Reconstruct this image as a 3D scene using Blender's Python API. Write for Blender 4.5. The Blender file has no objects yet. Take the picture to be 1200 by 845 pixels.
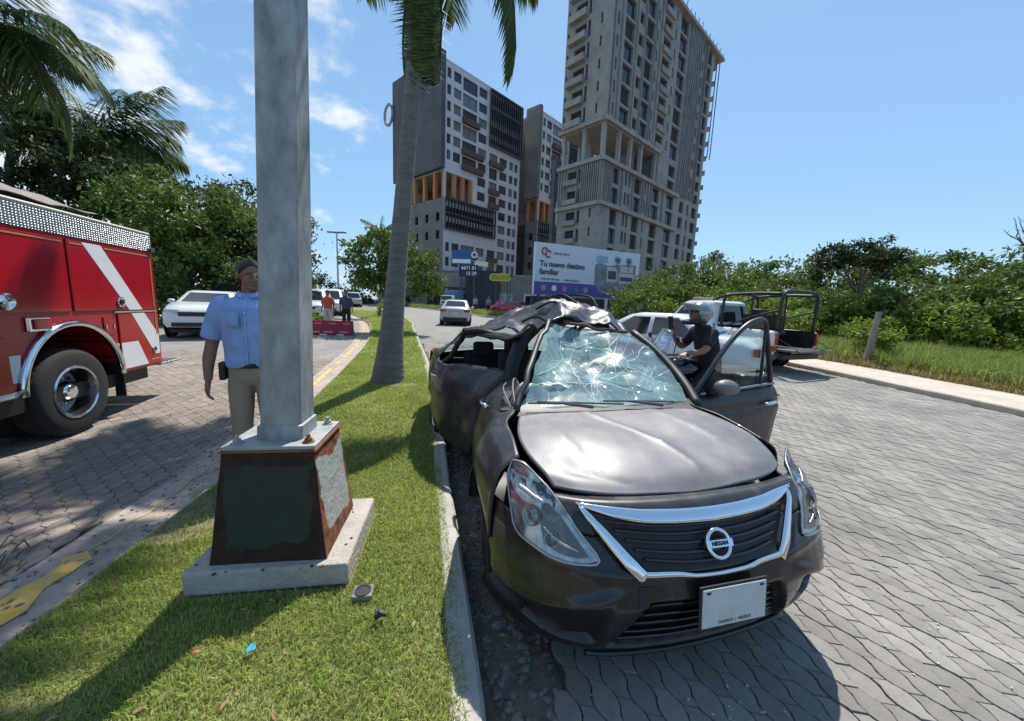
import bpy, bmesh, math, random
import numpy as np
from mathutils import Vector, Matrix, noise as mnoise
R = math.radians
SC = bpy.context.scene
COL = SC.collection
rng = random.Random(7)

# ---------------------------------------------------------------- camera, sky, sun, exposure
EYE = 1.6
cam = bpy.data.cameras.new('camera'); cam.lens = 12.99; cam.sensor_width = 36; cam.clip_start = .05; cam.clip_end = 3000
camo = bpy.data.objects.new('camera', cam); COL.objects.link(camo)
_f = Vector((0, math.cos(R(8.4)), -math.sin(R(8.4)))); _r0 = Vector((1, 0, 0)); _u0 = _r0.cross(_f)
_r = math.cos(R(2.3)) * _r0 + math.sin(R(2.3)) * _u0; _u = -math.sin(R(2.3)) * _r0 + math.cos(R(2.3)) * _u0
camo.matrix_world = Matrix(((_r.x, _u.x, -_f.x, 0), (_r.y, _u.y, -_f.y, 0), (_r.z, _u.z, -_f.z, EYE), (0, 0, 0, 1)))
SC.camera = camo
SUN_AZ, SUN_EL = R(17), R(60)
w = bpy.data.worlds.new('World'); SC.world = w; w.use_nodes = True
def build_world():
    nt = w.node_tree; nt.nodes.clear(); N = nt.nodes.new; L = nt.links.new
    out = N('ShaderNodeOutputWorld'); bg = N('ShaderNodeBackground'); bg.inputs['Strength'].default_value = .088
    sky = N('ShaderNodeTexSky'); sky.sky_type = 'NISHITA'; sky.sun_disc = False
    sky.sun_elevation = SUN_EL; sky.sun_rotation = SUN_AZ; sky.air_density = 1.2; sky.dust_density = .35; sky.ozone_density = 3.5
    tc = N('ShaderNodeTexCoord'); sep = N('ShaderNodeSeparateXYZ'); L(tc.outputs['Generated'], sep.inputs[0])
    # project the view direction on a cloud deck
    mx = N('ShaderNodeMath'); mx.operation = 'MAXIMUM'; mx.inputs[1].default_value = .0; L(sep.outputs['Z'], mx.inputs[0])
    ad = N('ShaderNodeMath'); ad.operation = 'ADD'; ad.inputs[1].default_value = .34; L(mx.outputs[0], ad.inputs[0])
    dx = N('ShaderNodeMath'); dx.operation = 'DIVIDE'; L(sep.outputs['X'], dx.inputs[0]); L(ad.outputs[0], dx.inputs[1])
    dy = N('ShaderNodeMath'); dy.operation = 'DIVIDE'; L(sep.outputs['Y'], dy.inputs[0]); L(ad.outputs[0], dy.inputs[1])
    cb = N('ShaderNodeCombineXYZ'); L(dx.outputs[0], cb.inputs[0]); L(dy.outputs[0], cb.inputs[1])
    nz = N('ShaderNodeTexNoise'); nz.inputs['Scale'].default_value = 3.1; nz.inputs['Detail'].default_value = 9; nz.inputs['Roughness'].default_value = .58
    L(cb.outputs[0], nz.inputs['Vector'])
    big = N('ShaderNodeTexNoise'); big.inputs['Scale'].default_value = .34; big.inputs['Detail'].default_value = 2
    mp = N('ShaderNodeMapping'); mp.inputs['Location'].default_value = (3.1, 1.7, 0); L(cb.outputs[0], mp.inputs[0]); L(mp.outputs[0], big.inputs['Vector'])
    # clouds gather on the west side of the sky
    we = N('ShaderNodeMapRange'); we.inputs['From Min'].default_value = -.12; we.inputs['From Max'].default_value = -.62
    we.inputs['To Min'].default_value = -.15; we.inputs['To Max'].default_value = .085; L(sep.outputs['X'], we.inputs['Value'])
    s1 = N('ShaderNodeMath'); s1.operation = 'MULTIPLY_ADD'; s1.inputs[1].default_value = .45; L(big.outputs['Fac'], s1.inputs[0]); L(nz.outputs['Fac'], s1.inputs[2])
    s2 = N('ShaderNodeMath'); s2.operation = 'ADD'; L(s1.outputs[0], s2.inputs[0]); L(we.outputs[0], s2.inputs[1])
    mr = N('ShaderNodeMapRange'); mr.interpolation_type = 'SMOOTHSTEP'
    mr.inputs['From Min'].default_value = .745; mr.inputs['From Max'].default_value = .90; mr.inputs['To Max'].default_value = .92
    L(s2.outputs[0], mr.inputs['Value'])
    hz = N('ShaderNodeMapRange'); hz.inputs['From Min'].default_value = .0; hz.inputs['From Max'].default_value = .5
    hz.inputs['To Min'].default_value = .5; hz.inputs['To Max'].default_value = .34; L(sep.outputs['Z'], hz.inputs['Value'])
    m0 = N('ShaderNodeMixRGB'); m0.inputs[2].default_value = (3.4, 6.9, 11.2, 1); L(hz.outputs[0], m0.inputs[0]); L(sky.outputs[0], m0.inputs[1])
    m1 = N('ShaderNodeMixRGB'); m1.inputs[2].default_value = (8.6, 8.9, 9.2, 1); L(mr.outputs[0], m1.inputs[0]); L(m0.outputs[0], m1.inputs[1])
    L(m1.outputs[0], bg.inputs['Color']); L(bg.outputs[0], out.inputs[0])
build_world()
sun = bpy.data.lights.new('sun', 'SUN'); sun.energy = 5.0; sun.angle = R(.53); sun.color = (1, .95, .87)
suno = bpy.data.objects.new('sun', sun); COL.objects.link(suno)
_sd = Vector((math.sin(SUN_AZ) * math.cos(SUN_EL), math.cos(SUN_AZ) * math.cos(SUN_EL), math.sin(SUN_EL)))
suno.rotation_euler = (-_sd).to_track_quat('-Z', 'Y').to_euler(); suno.location = (20, 60, 90)
SC.view_settings.view_transform = 'Standard'; SC.view_settings.look = 'None'; SC.view_settings.gamma = 1
SC.view_settings.use_curve_mapping = False; SC.view_settings.exposure = .38
SC.render.engine = 'CYCLES'; SC.cycles.max_bounces = 7; SC.cycles.transparent_max_bounces = 24; SC.cycles.caustics_reflective = False; SC.cycles.caustics_refractive = False
SC.cycles.sample_clamp_indirect = 6

# ---------------------------------------------------------------- helpers
def gz(y):
    if y < 3.4: return 0.
    if y < 4.6: t = (y - 3.4); return .022 * t * t / 2.4
    if y < 14: return .022 * (y - 4)
    if y < 66: return .22 + .015 * (y - 14)
    return 1.
def gza(y):
    return np.array([gz(v) for v in np.atleast_1d(y)])

MATS = {}
def mat(name, col=(.5, .5, .5), rough=.6, metal=0., var=.0, vscale=8., bump=0., bscale=40., col2=None, spec=.5, coat=0., emit=0., detail=5., island=0., transl=0., stretch=None, alpha=1., stain=0., wear=0.):
    if name in MATS: return MATS[name]
    m = bpy.data.materials.new(name); m.use_nodes = True; nt = m.node_tree; N = nt.nodes.new; L = nt.links.new
    b = nt.nodes['Principled BSDF']; b.inputs['Roughness'].default_value = rough; b.inputs['Metallic'].default_value = metal
    b.inputs['Specular IOR Level'].default_value = spec; b.inputs['Coat Weight'].default_value = coat; b.inputs['Coat Roughness'].default_value = .04
    b.inputs['Base Color'].default_value = (*col, 1)
    tc = N('ShaderNodeTexCoord'); vec = tc.outputs['Object']
    if stretch:
        mp = N('ShaderNodeMapping'); mp.inputs['Scale'].default_value = stretch; L(vec, mp.inputs[0]); vec = mp.outputs[0]
    src = None
    if var or col2:
        nz = N('ShaderNodeTexNoise'); nz.inputs['Scale'].default_value = vscale; nz.inputs['Detail'].default_value = detail; nz.inputs['Roughness'].default_value = .62
        L(vec, nz.inputs['Vector'])
        rp = N('ShaderNodeValToRGB'); c2 = col2 or tuple(min(1, c * (1 + var)) for c in col); c1 = col if col2 else tuple(c * (1 - var) for c in col)
        rp.color_ramp.elements[0].color = (*c1, 1); rp.color_ramp.elements[1].color = (*c2, 1)
        rp.color_ramp.elements[0].position = .32; rp.color_ramp.elements[1].position = .68
        L(nz.outputs['Fac'], rp.inputs[0]); src = rp.outputs[0]
    if island:
        ge = N('ShaderNodeNewGeometry'); oi = N('ShaderNodeObjectInfo')
        a = N('ShaderNodeMath'); a.operation = 'ADD'; L(ge.outputs['Random Per Island'], a.inputs[0]); L(oi.outputs['Random'], a.inputs[1])
        fr = N('ShaderNodeMath'); fr.operation = 'FRACT'; L(a.outputs[0], fr.inputs[0])
        mr = N('ShaderNodeMapRange'); mr.inputs['To Min'].default_value = 1 - island; mr.inputs['To Max'].default_value = 1 + island; L(fr.outputs[0], mr.inputs[0])
        mu = N('ShaderNodeMixRGB'); mu.blend_type = 'MULTIPLY'; mu.inputs[0].default_value = 1
        if src: L(src, mu.inputs[1])
        else: mu.inputs[1].default_value = (*col, 1)
        cbn = N('ShaderNodeCombineColor')
        for i in range(3): L(mr.outputs[0], cbn.inputs[i])
        L(cbn.outputs[0], mu.inputs[2]); src = mu.outputs[0]
    if stain:       # broad stains that run across neighbouring pieces
        ge2 = N('ShaderNodeNewGeometry'); n3 = N('ShaderNodeTexNoise'); n3.inputs['Scale'].default_value = .9; n3.inputs['Detail'].default_value = 7; n3.inputs['Roughness'].default_value = .68; L(ge2.outputs['Position'], n3.inputs['Vector'])
        r3 = N('ShaderNodeMapRange'); r3.inputs['From Min'].default_value = .3; r3.inputs['From Max'].default_value = .7; r3.inputs['To Min'].default_value = 1 - stain; r3.inputs['To Max'].default_value = 1 + stain * .6; L(n3.outputs['Fac'], r3.inputs['Value'])
        m3 = N('ShaderNodeVectorMath'); m3.operation = 'SCALE'; L(src, m3.inputs[0]); L(r3.outputs[0], m3.inputs['Scale']); src = m3.outputs[0]
    if wear:        # dust film and fine scratches
        n4 = N('ShaderNodeTexNoise'); n4.inputs['Scale'].default_value = 7; n4.inputs['Detail'].default_value = 11; n4.inputs['Roughness'].default_value = .72; L(vec, n4.inputs['Vector'])
        r4 = N('ShaderNodeMapRange'); r4.inputs['From Min'].default_value = .50; r4.inputs['From Max'].default_value = .78; r4.inputs['To Max'].default_value = wear; L(n4.outputs['Fac'], r4.inputs['Value'])
        mp4 = N('ShaderNodeMapping'); mp4.inputs['Scale'].default_value = (26, 2.2, 9); mp4.inputs['Rotation'].default_value = (.3, .5, .7); L(vec, mp4.inputs[0]); n5 = N('ShaderNodeTexVoronoi'); n5.feature = 'DISTANCE_TO_EDGE'; n5.inputs['Scale'].default_value = .6; L(mp4.outputs[0], n5.inputs['Vector'])
        r5 = N('ShaderNodeMapRange'); r5.inputs['From Min'].default_value = .012; r5.inputs['From Max'].default_value = .0; r5.inputs['To Max'].default_value = wear * .9; L(n5.outputs['Distance'], r5.inputs['Value'])
        mu5 = N('ShaderNodeMath'); mu5.operation = 'MULTIPLY'; L(r5.outputs[0], mu5.inputs[0]); L(n4.outputs['Fac'], mu5.inputs[1]); mx5 = N('ShaderNodeMath'); mx5.operation = 'MAXIMUM'; L(r4.outputs[0], mx5.inputs[0]); L(mu5.outputs[0], mx5.inputs[1])
        m4 = N('ShaderNodeMixRGB'); m4.inputs[2].default_value = (.30, .28, .26, 1); L(mx5.outputs[0], m4.inputs[0]); L(src, m4.inputs[1]); src = m4.outputs[0]
        rr4 = N('ShaderNodeMath'); rr4.operation = 'MULTIPLY_ADD'; rr4.inputs[1].default_value = .5; rr4.inputs[2].default_value = rough; L(mx5.outputs[0], rr4.inputs[0]); L(rr4.outputs[0], b.inputs['Roughness'])
    if src: L(src, b.inputs['Base Color'])
    if bump:
        nb = N('ShaderNodeTexNoise'); nb.inputs['Scale'].default_value = bscale; nb.inputs['Detail'].default_value = 6; L(vec, nb.inputs['Vector'])
        bp = N('ShaderNodeBump'); bp.inputs['Strength'].default_value = bump; bp.inputs['Distance'].default_value = .02; L(nb.outputs['Fac'], bp.inputs['Height']); L(bp.outputs[0], b.inputs['Normal'])
    if emit: b.inputs['Emission Color'].default_value = (*col, 1); b.inputs['Emission Strength'].default_value = emit
    if transl:
        tr = N('ShaderNodeBsdfTranslucent'); mx = N('ShaderNodeMixShader'); mx.inputs[0].default_value = transl
        if src: L(src, tr.inputs[0])
        else: tr.inputs[0].default_value = (*col, 1)
        o = nt.nodes['Material Output']; L(b.outputs[0], mx.inputs[1]); L(tr.outputs[0], mx.inputs[2]); L(mx.outputs[0], o.inputs[0])
    if alpha < 1:
        tp = N('ShaderNodeBsdfTransparent'); mx = N('ShaderNodeMixShader'); mx.inputs[0].default_value = alpha; tp.inputs[0].default_value = (.8, .9, .87, 1)
        o = nt.nodes['Material Output']; L(tp.outputs[0], mx.inputs[1]); L(b.outputs[0], mx.inputs[2]); L(mx.outputs[0], o.inputs[0])
    MATS[name] = m; return m

def link(name, me, parent=None, kind=None, label=None):
    o = bpy.data.objects.new(name, me); COL.objects.link(o)
    if parent: o.parent = parent
    if kind: o['kind'] = kind
    if label: o['label'] = label
    return o
def tag(o, label, cat, group=None):
    o['label'] = label; o['category'] = cat
    if group: o['group'] = group
    return o
def thing(name, label, cat, loc=(0, 0, 0), rz=0., group=None):
    o = bpy.data.objects.new(name, None); COL.objects.link(o); o.location = loc; o.rotation_euler = (0, 0, rz); o.empty_display_size = .2
    return tag(o, label, cat, group)
def copy_tree(o, parent=None, loc=None, rz=None, label=None, group=None):
    c = o.copy(); COL.objects.link(c)
    if parent: c.parent = parent
    if loc: c.location = loc
    if rz is not None: c.rotation_euler = (0, 0, rz)
    if label: c['label'] = label
    if group: c['group'] = group
    for ch in list(o.children): copy_tree(ch, c)
    return c
def npmesh(name, V, F, mats, mi=None, smooth=False):
    """V (n,3), F (m,k) of one polygon size"""
    me = bpy.data.meshes.new(name); V = np.asarray(V, np.float32); F = np.asarray(F, np.int32)
    n, k = F.shape; me.vertices.add(len(V)); me.vertices.foreach_set('co', V.ravel())
    me.loops.add(n * k); me.loops.foreach_set('vertex_index', F.ravel())
    me.polygons.add(n); me.polygons.foreach_set('loop_start', np.arange(0, n * k, k, dtype=np.int32)); me.polygons.foreach_set('loop_total', np.full(n, k, np.int32))
    for m in (mats if isinstance(mats, (list, tuple)) else [mats]): me.materials.append(m)
    if mi is not None: me.polygons.foreach_set('material_index', np.asarray(mi, np.int32))
    me.polygons.foreach_set('use_smooth', np.full(n, bool(smooth)))
    me.update(calc_edges=True); return me

def cr(p, n):
    """Catmull-Rom through the points p, n segments per span"""
    p = [Vector(q) for q in p]; out = []
    for i in range(len(p) - 1):
        a = p[i - 1] if i else p[0] * 2 - p[1]; b, c = p[i], p[i + 1]; d = p[i + 2] if i + 2 < len(p) else p[-1] * 2 - p[-2]
        for k in range(n):
            t = k / n; out.append(.5 * ((2 * b) + (c - a) * t + (2 * a - 5 * b + 4 * c - d) * t * t + (3 * b - a - 3 * c + d) * t ** 3))
    out.append(p[-1]); return out
class MB:
    def __init__(s): s.v = []; s.f = []; s.m = []
    def add(s, vs, fs, mi=0):
        o = len(s.v); s.v += [tuple(v) for v in vs]; s.f += [tuple(i + o for i in f) for f in fs]; s.m += [mi] * len(fs); return s
    def box(s, c, d, rz=0., mi=0, rx=0., ry=0., taper=1.):
        hx, hy, hz = d[0] / 2, d[1] / 2, d[2] / 2; vs = []
        M = Matrix.Rotation(rz, 3, 'Z') @ Matrix.Rotation(ry, 3, 'Y') @ Matrix.Rotation(rx, 3, 'X')
        for z in (-1, 1):
            k = taper if z > 0 else 1.
            for x, y in ((-1, -1), (1, -1), (1, 1), (-1, 1)): vs.append(Vector(c) + M @ Vector((x * hx * k, y * hy * k, z * hz)))
        return s.add(vs, [(3, 2, 1, 0), (4, 5, 6, 7), (0, 1, 5, 4), (1, 2, 6, 5), (2, 3, 7, 6), (3, 0, 4, 7)], mi)
    def quad(s, a, b, c, d, mi=0): return s.add([a, b, c, d], [(0, 1, 2, 3)], mi)
    def prism(s, poly, vec, mi=0):
        """poly: list of 3D points, extruded along vec"""
        n = len(poly); v = Vector(vec); vs = [Vector(p) for p in poly] + [Vector(p) + v for p in poly]
        return s.add(vs, [tuple(range(n))[::-1], tuple(range(n, 2 * n))] + [(i, (i + 1) % n, (i + 1) % n + n, i + n) for i in range(n)], mi)
    def tube(s, path, r, n=8, mi=0, cap=True, flat=1.):
        path = [Vector(p) for p in path]; rr = r if isinstance(r, (list, tuple)) else [r] * len(path); vs = []; fs = []
        up = None
        for i, p in enumerate(path):
            t = (path[min(i + 1, len(path) - 1)] - path[max(i - 1, 0)]).normalized()
            if up is None: up = Vector((0, 0, 1)) if abs(t.z) < .9 else Vector((0, 1, 0))
            a = t.cross(up); a = a.normalized() if a.length > 1e-4 else t.orthogonal().normalized(); b = a.cross(t).normalized(); up = b
            for k in range(n):
                an = 2 * math.pi * k / n; vs.append(p + (a * math.cos(an) + b * math.sin(an) * flat) * rr[i])
        for i in range(len(path) - 1):
            for k in range(n): fs.append((i * n + k, i * n + (k + 1) % n, (i + 1) * n + (k + 1) % n, (i + 1) * n + k))
        if cap: fs.append(tuple(range(n))[::-1]); fs.append(tuple(range((len(path) - 1) * n, len(path) * n)))
        return s.add(vs, fs, mi)
    def lathe(s, prof, c, axis=(0, 0, 1), n=24, mi=0, cap=True):
        """prof: list of (radius, height along axis)"""
        ax = Vector(axis).normalized(); a = ax.orthogonal().normalized(); b = ax.cross(a); vs = []; fs = []
        for (r, h) in prof:
            for k in range(n): an = 2 * math.pi * k / n; vs.append(Vector(c) + ax * h + (a * math.cos(an) + b * math.sin(an)) * r)
        for i in range(len(prof) - 1):
            for k in range(n): fs.append((i * n + k, i * n + (k + 1) % n, (i + 1) * n + (k + 1) % n, (i + 1) * n + k))
        if cap and prof[0][0] > 1e-5: fs.append(tuple(range(n))[::-1])
        if cap and prof[-1][0] > 1e-5: fs.append(tuple(range((len(prof) - 1) * n, len(prof) * n)))
        return s.add(vs, fs, mi)
    def ell(s, c, d, nu=16, nv=10, mi=0, M=None):
        vs = []; fs = []
        for j in range(nv + 1):
            ph = math.pi * j / nv
            for i in range(nu):
                th = 2 * math.pi * i / nu; q = Vector((d[0] * math.sin(ph) * math.cos(th), d[1] * math.sin(ph) * math.sin(th), d[2] * math.cos(ph)))
                if M: q = M @ q
                vs.append(Vector(c) + q)
        for j in range(nv):
            for i in range(nu): fs.append((j * nu + i, (j + 1) * nu + i, (j + 1) * nu + (i + 1) % nu, j * nu + (i + 1) % nu))
        return s.add(vs, fs, mi)
    def patch(s, net, nu=4, nv=4, mi=0, flip=False, fn=None):
        """smooth surface through a control net (rows of equal length)"""
        rows = [cr(r, nu) for r in net]; cols = [cr([r[i] for r in rows], nv) for i in range(len(rows[0]))]
        m = len(cols); n = len(cols[0]); vs = [cols[i][j] for j in range(n) for i in range(m)]
        if fn: vs = [fn(v) for v in vs]
        fs = []
        for j in range(n - 1):
            for i in range(m - 1):
                q = (j * m + i, j * m + i + 1, (j + 1) * m + i + 1, (j + 1) * m + i); fs.append(q[::-1] if flip else q)
        return s.add(vs, fs, mi)
    def loft(s, secs, mi=0, cap=True, closed=True):
        n = len(secs[0]); vs = [q for sec in secs for q in sec]; fs = []
        for i in range(len(secs) - 1):
            for k in range(n if closed else n - 1): fs.append((i * n + k, i * n + (k + 1) % n, (i + 1) * n + (k + 1) % n, (i + 1) * n + k))
        if cap and closed: fs.append(tuple(range(n))[::-1]); fs.append(tuple(range((len(secs) - 1) * n, len(secs) * n)))
        return s.add(vs, fs, mi)
    def build(s, name, mats, parent=None, smooth=0., bevel=0., solid=0., sub=0, kind=None, label=None, remesh=0., weld=False):
        me = bpy.data.meshes.new(name); me.from_pydata(s.v, [], s.f)
        for m in (mats if isinstance(mats, (list, tuple)) else [mats]): me.materials.append(m)
        if any(s.m): me.polygons.foreach_set('material_index', s.m)
        if weld:
            bm = bmesh.new(); bm.from_mesh(me); bmesh.ops.remove_doubles(bm, verts=bm.verts, dist=1e-4); bmesh.ops.recalc_face_normals(bm, faces=bm.faces); bm.to_mesh(me); bm.free()
        if smooth:
            me.polygons.foreach_set('use_smooth', [True] * len(me.polygons))
            if smooth < 3: me.set_sharp_from_angle(angle=smooth)
        me.update()
        o = link(name, me, parent, kind, label)
        if solid: q = o.modifiers.new('solid', 'SOLIDIFY'); q.thickness = solid; q.offset = -1
        if remesh: q = o.modifiers.new('remesh', 'REMESH'); q.mode = 'VOXEL'; q.voxel_size = remesh; q.use_smooth_shade = True; q2 = o.modifiers.new('soft', 'SMOOTH'); q2.iterations = 4; q2.factor = .5
        if bevel: q = o.modifiers.new('bevel', 'BEVEL'); q.width = bevel; q.segments = 2; q.limit_method = 'ANGLE'; q.angle_limit = R(35); q.harden_normals = False
        if sub: q = o.modifiers.new('sub', 'SUBSURF'); q.levels = sub; q.render_levels = sub
        return o
def text(name, body, size, m, parent, loc, rot, ext=.002, align='CENTER', bold=0., spacing=1., label=None, shear=0.):
    cu = bpy.data.curves.new(name, 'FONT'); cu.body = body; cu.size = size; cu.extrude = ext; cu.align_x = align; cu.align_y = 'CENTER'; cu.offset = bold; cu.space_character = spacing; cu.shear = shear
    cu.materials.append(m); t = bpy.data.objects.new(name, cu); COL.objects.link(t); bpy.context.view_layer.update()
    me = bpy.data.meshes.new_from_object(t.evaluated_get(bpy.context.evaluated_depsgraph_get())); bpy.data.objects.remove(t)
    o = link(name, me, parent); o.location = loc; o.rotation_euler = rot
    if label: o['label'] = label
    return o
# ---------------------------------------------------------------- ground, roads, median
def curve(pts):
    ys = np.array([p[0] for p in pts], float); xs = np.array([p[1] for p in pts], float)
    # smooth by Catmull-Rom resampling
    q = cr([(a, b, 0) for a, b in zip(ys, xs)], 6); yy = np.array([v[0] for v in q]); xx = np.array([v[1] for v in q])
    return lambda y: np.interp(y, yy, xx)
kR = curve([(-6, 1.1), (-3, .7), (0, .17), (1.12, -.04), (1.73, -.18), (2.97, -.49), (5.3, -1.05), (7.88, -1.75), (11.2, -2.75), (17.7, -4.75), (22.3, -6.2), (34, -11.2), (50, -20.5), (72, -37), (110, -70)])
kL = curve([(-6, -1.6), (-3, -1.8), (.8, -2.05), (1.39, -2.13), (1.95, -2.22), (2.86, -2.38), (4.3, -2.72), (7.5, -3.51), (11.9, -4.75), (17.4, -6.75), (21, -8.4), (28, -12.2), (49, -25.5), (72, -43), (110, -78)])
sR = curve([(-6, 9.4), (0, 9.15), (6.2, 8.8), (7.94, 8.6), (10.7, 8.25), (14, 7.3), (18, 5.8), (24, 3.0), (29, .3), (34.5, -3.0), (46, -10.2), (55, -16.8), (72, -31), (110, -64)])
def sheet(name, fa, fb, off, y0, y1, m, nx=4, parent=None, kind='structure', step=.5):
    ys = []; y = y0
    while y < y1: ys.append(y); y += step if y < 16 else step * 4
    ys.append(y1); V = []; F = []
    for y in ys:
        a, b = float(fa(y)), float(fb(y))
        for i in range(nx + 1): V.append((a + (b - a) * i / nx, y, gz(y) + off))
    for j in range(len(ys) - 1):
        for i in range(nx): q = j * (nx + 1) + i; F.append((q, q + 1, q + nx + 2, q + nx + 1))
    return link(name, npmesh(name, V, F, m, smooth=True), parent, kind)
def kerb(name, fa, wd, top, y0, y1, m, side=1, step=.4, depth=.35, jitter=.006):
    """kerb: face along fa(y), body extends wd to the side; slightly worn"""
    ys = list(np.arange(y0, min(y1, 16), step)) + list(np.arange(16, y1 + .1, 2.0)) if y1 > 16 else list(np.arange(y0, y1 + .01, step))
    mb = MB(); secs = []
    for y in ys:
        x = float(fa(y)) + rng.uniform(-jitter, jitter); z = gz(y); t = top + rng.uniform(-jitter, jitter) * .6
        p = [(0, -depth), (0, t - .02), (.018, t), (wd - .012, t), (wd, t - .012), (wd, -depth)]
        sec = [(x + side * a, y, z + b) for a, b in p]; secs.append(sec if side < 0 else sec[::-1])
    mb.loft(secs); return mb.build(name, m, smooth=.7, kind='structure')
m_earth = mat('earth', (.16, .12, .085), .95, var=.35, vscale=1.2, bump=.5, bscale=14)
m_road = mat('paved_road', (.222, .208, .19), .85, var=.13, vscale=2.2, bump=.35, bscale=30, stain=.2)
m_joint = mat('joint_sand', (.10, .09, .078), .95, var=.3, vscale=9, bump=.4, bscale=50)
m_paver = mat('concrete_paver', (.238, .220, .198), .88, var=.10, vscale=26, bump=.25, bscale=190, island=.17, stain=.32)
m_paver_w = mat('concrete_paver_worn', (.245, .205, .17), .9, var=.16, vscale=14, bump=.3, bscale=150, island=.15, stain=.3)
m_kerb = mat('kerb_concrete', (.44, .415, .375), .9, var=.18, vscale=5, bump=.4, bscale=60, col2=(.31, .285, .25))
m_walk = mat('walk_concrete', (.46, .40, .33), .92, var=.12, vscale=2.5, bump=.2, bscale=50)
m_soil = mat('lawn_soil', (.19, .175, .08), .95, var=.4, vscale=4, bump=.5, bscale=25)
m_yel = mat('yellow_paint', (.80, .50, .05), .85, col2=(.50, .37, .17), vscale=11, detail=8)
sheet('ground', lambda y: -700, lambda y: 700, -.14, -30, 1500, m_earth, nx=6)
link_mid = lambda f, d: (lambda y: float(f(y)) + d)
sheet('right_road', kR, sR, .0, -6, 110, m_joint)
right_road = bpy.data.objects['right_road']
sheet('left_road', lambda y: kL(y) - 10.5, link_mid(kL, -.22), .0, -6, 110, m_joint)
left_road = bpy.data.objects['left_road']
# the paving beyond the reach of single pieces
sheet('right_road_paving', link_mid(kR, .04), link_mid(sR, -.02), .022, 13.3, 110, m_road, parent=right_road)
sheet('left_road_paving', lambda y: kL(y) - 10.5, link_mid(kL, -.42), .022, 9.0, 110, m_road, parent=left_road)
sheet('left_gutter', link_mid(kL, -.46), link_mid(kL, -.0), .03, -6, 60, mat('gutter_concrete', (.36, .30, .25), .92, var=.25, vscale=6, bump=.5, bscale=50), nx=2)
sheet('median_soil', link_mid(kL, .05), link_mid(kR, -.08), .12, -6, 80, m_soil, nx=6)
kerb('right_median_kerb', kR, .13, .135, -6, 80, m_kerb, side=-1)
kerb('left_median_kerb', kL, .12, .10, -6, 80, m_kerb, side=1, jitter=.012)
# right pavement behind its kerb
sheet('pavement', link_mid(sR, .14), link_mid(sR, 1.75), .135, -6, 100, m_walk, nx=2)
kerb('pavement_kerb', sR, .16, .135, -6, 100, m_walk, side=1)
sheet('verge', link_mid(sR, 1.72), link_mid(sR, 60), .12, -6, 100, m_earth, nx=6)
sheet('left_pavement', lambda y: kL(y) - 14, lambda y: kL(y) - 10.4, .10, -6, 100, m_walk, nx=2)
sheet('left_verge', lambda y: kL(y) - 70, lambda y: kL(y) - 13.9, .13, -6, 100, m_soil, nx=4)

# pavers: wavy interlocking blocks; long sides follow one continuous wave
P_L, P_S, P_A = .175, .083, .0115
def paver_outline(n=8):
    pts = []; g = .0024
    def hw(v): c = math.cos(2 * math.pi * v / P_L); return P_S / 2 + P_A * max(-1, min(1, 1.5 * c)) - g
    vs = [-P_L / 2 + g + (P_L - 2 * g) * i / (n - 1) for i in range(n)]
    for v in vs: pts.append((hw(v), v))
    pts[-1] = (pts[-1][0], pts[-1][1] - .012); pts[0] = (pts[0][0], pts[0][1] - .012)
    L = [(-hw(v), v) for v in vs[::-1]]; L[0] = (L[0][0], L[0][1] + .012); L[-1] = (L[-1][0], L[-1][1] + .012)
    return pts + L
PO = paver_outline()
def paver_geo():
    n = len(PO); cx = sum(p[0] for p in PO) / n; V = [(x * .965, y * .985, .0225) for x, y in PO] + [(x, y, .019) for x, y in PO] + [(x, y, .0) for x, y in PO]
    F = [(i, n + i, n + (i + 1) % n, (i + 1) % n) for i in range(n)] + [(n + i, 2 * n + i, 2 * n + (i + 1) % n, n + (i + 1) % n) for i in range(n)]
    # top as quads across the block
    h = n // 2
    T = [(i, i + 1, n - 2 - i, n - 1 - i) for i in range(h - 1)]
    return np.array(V), np.array([q[::-1] for q in F] + T)
PV, PF = paver_geo()
_pme = npmesh('paver', PV, PF, m_paver); _pmw = npmesh('paver_worn', PV, PF, m_paver_w)
def proj(x, y, z):
    v = Vector((x, y, z - EYE)); d = v.dot(_f)
    return (600 + 433 * v.dot(_r) / d, 422.5 - 433 * v.dot(_u) / d) if d > .05 else (-9999, -9999)
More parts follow.
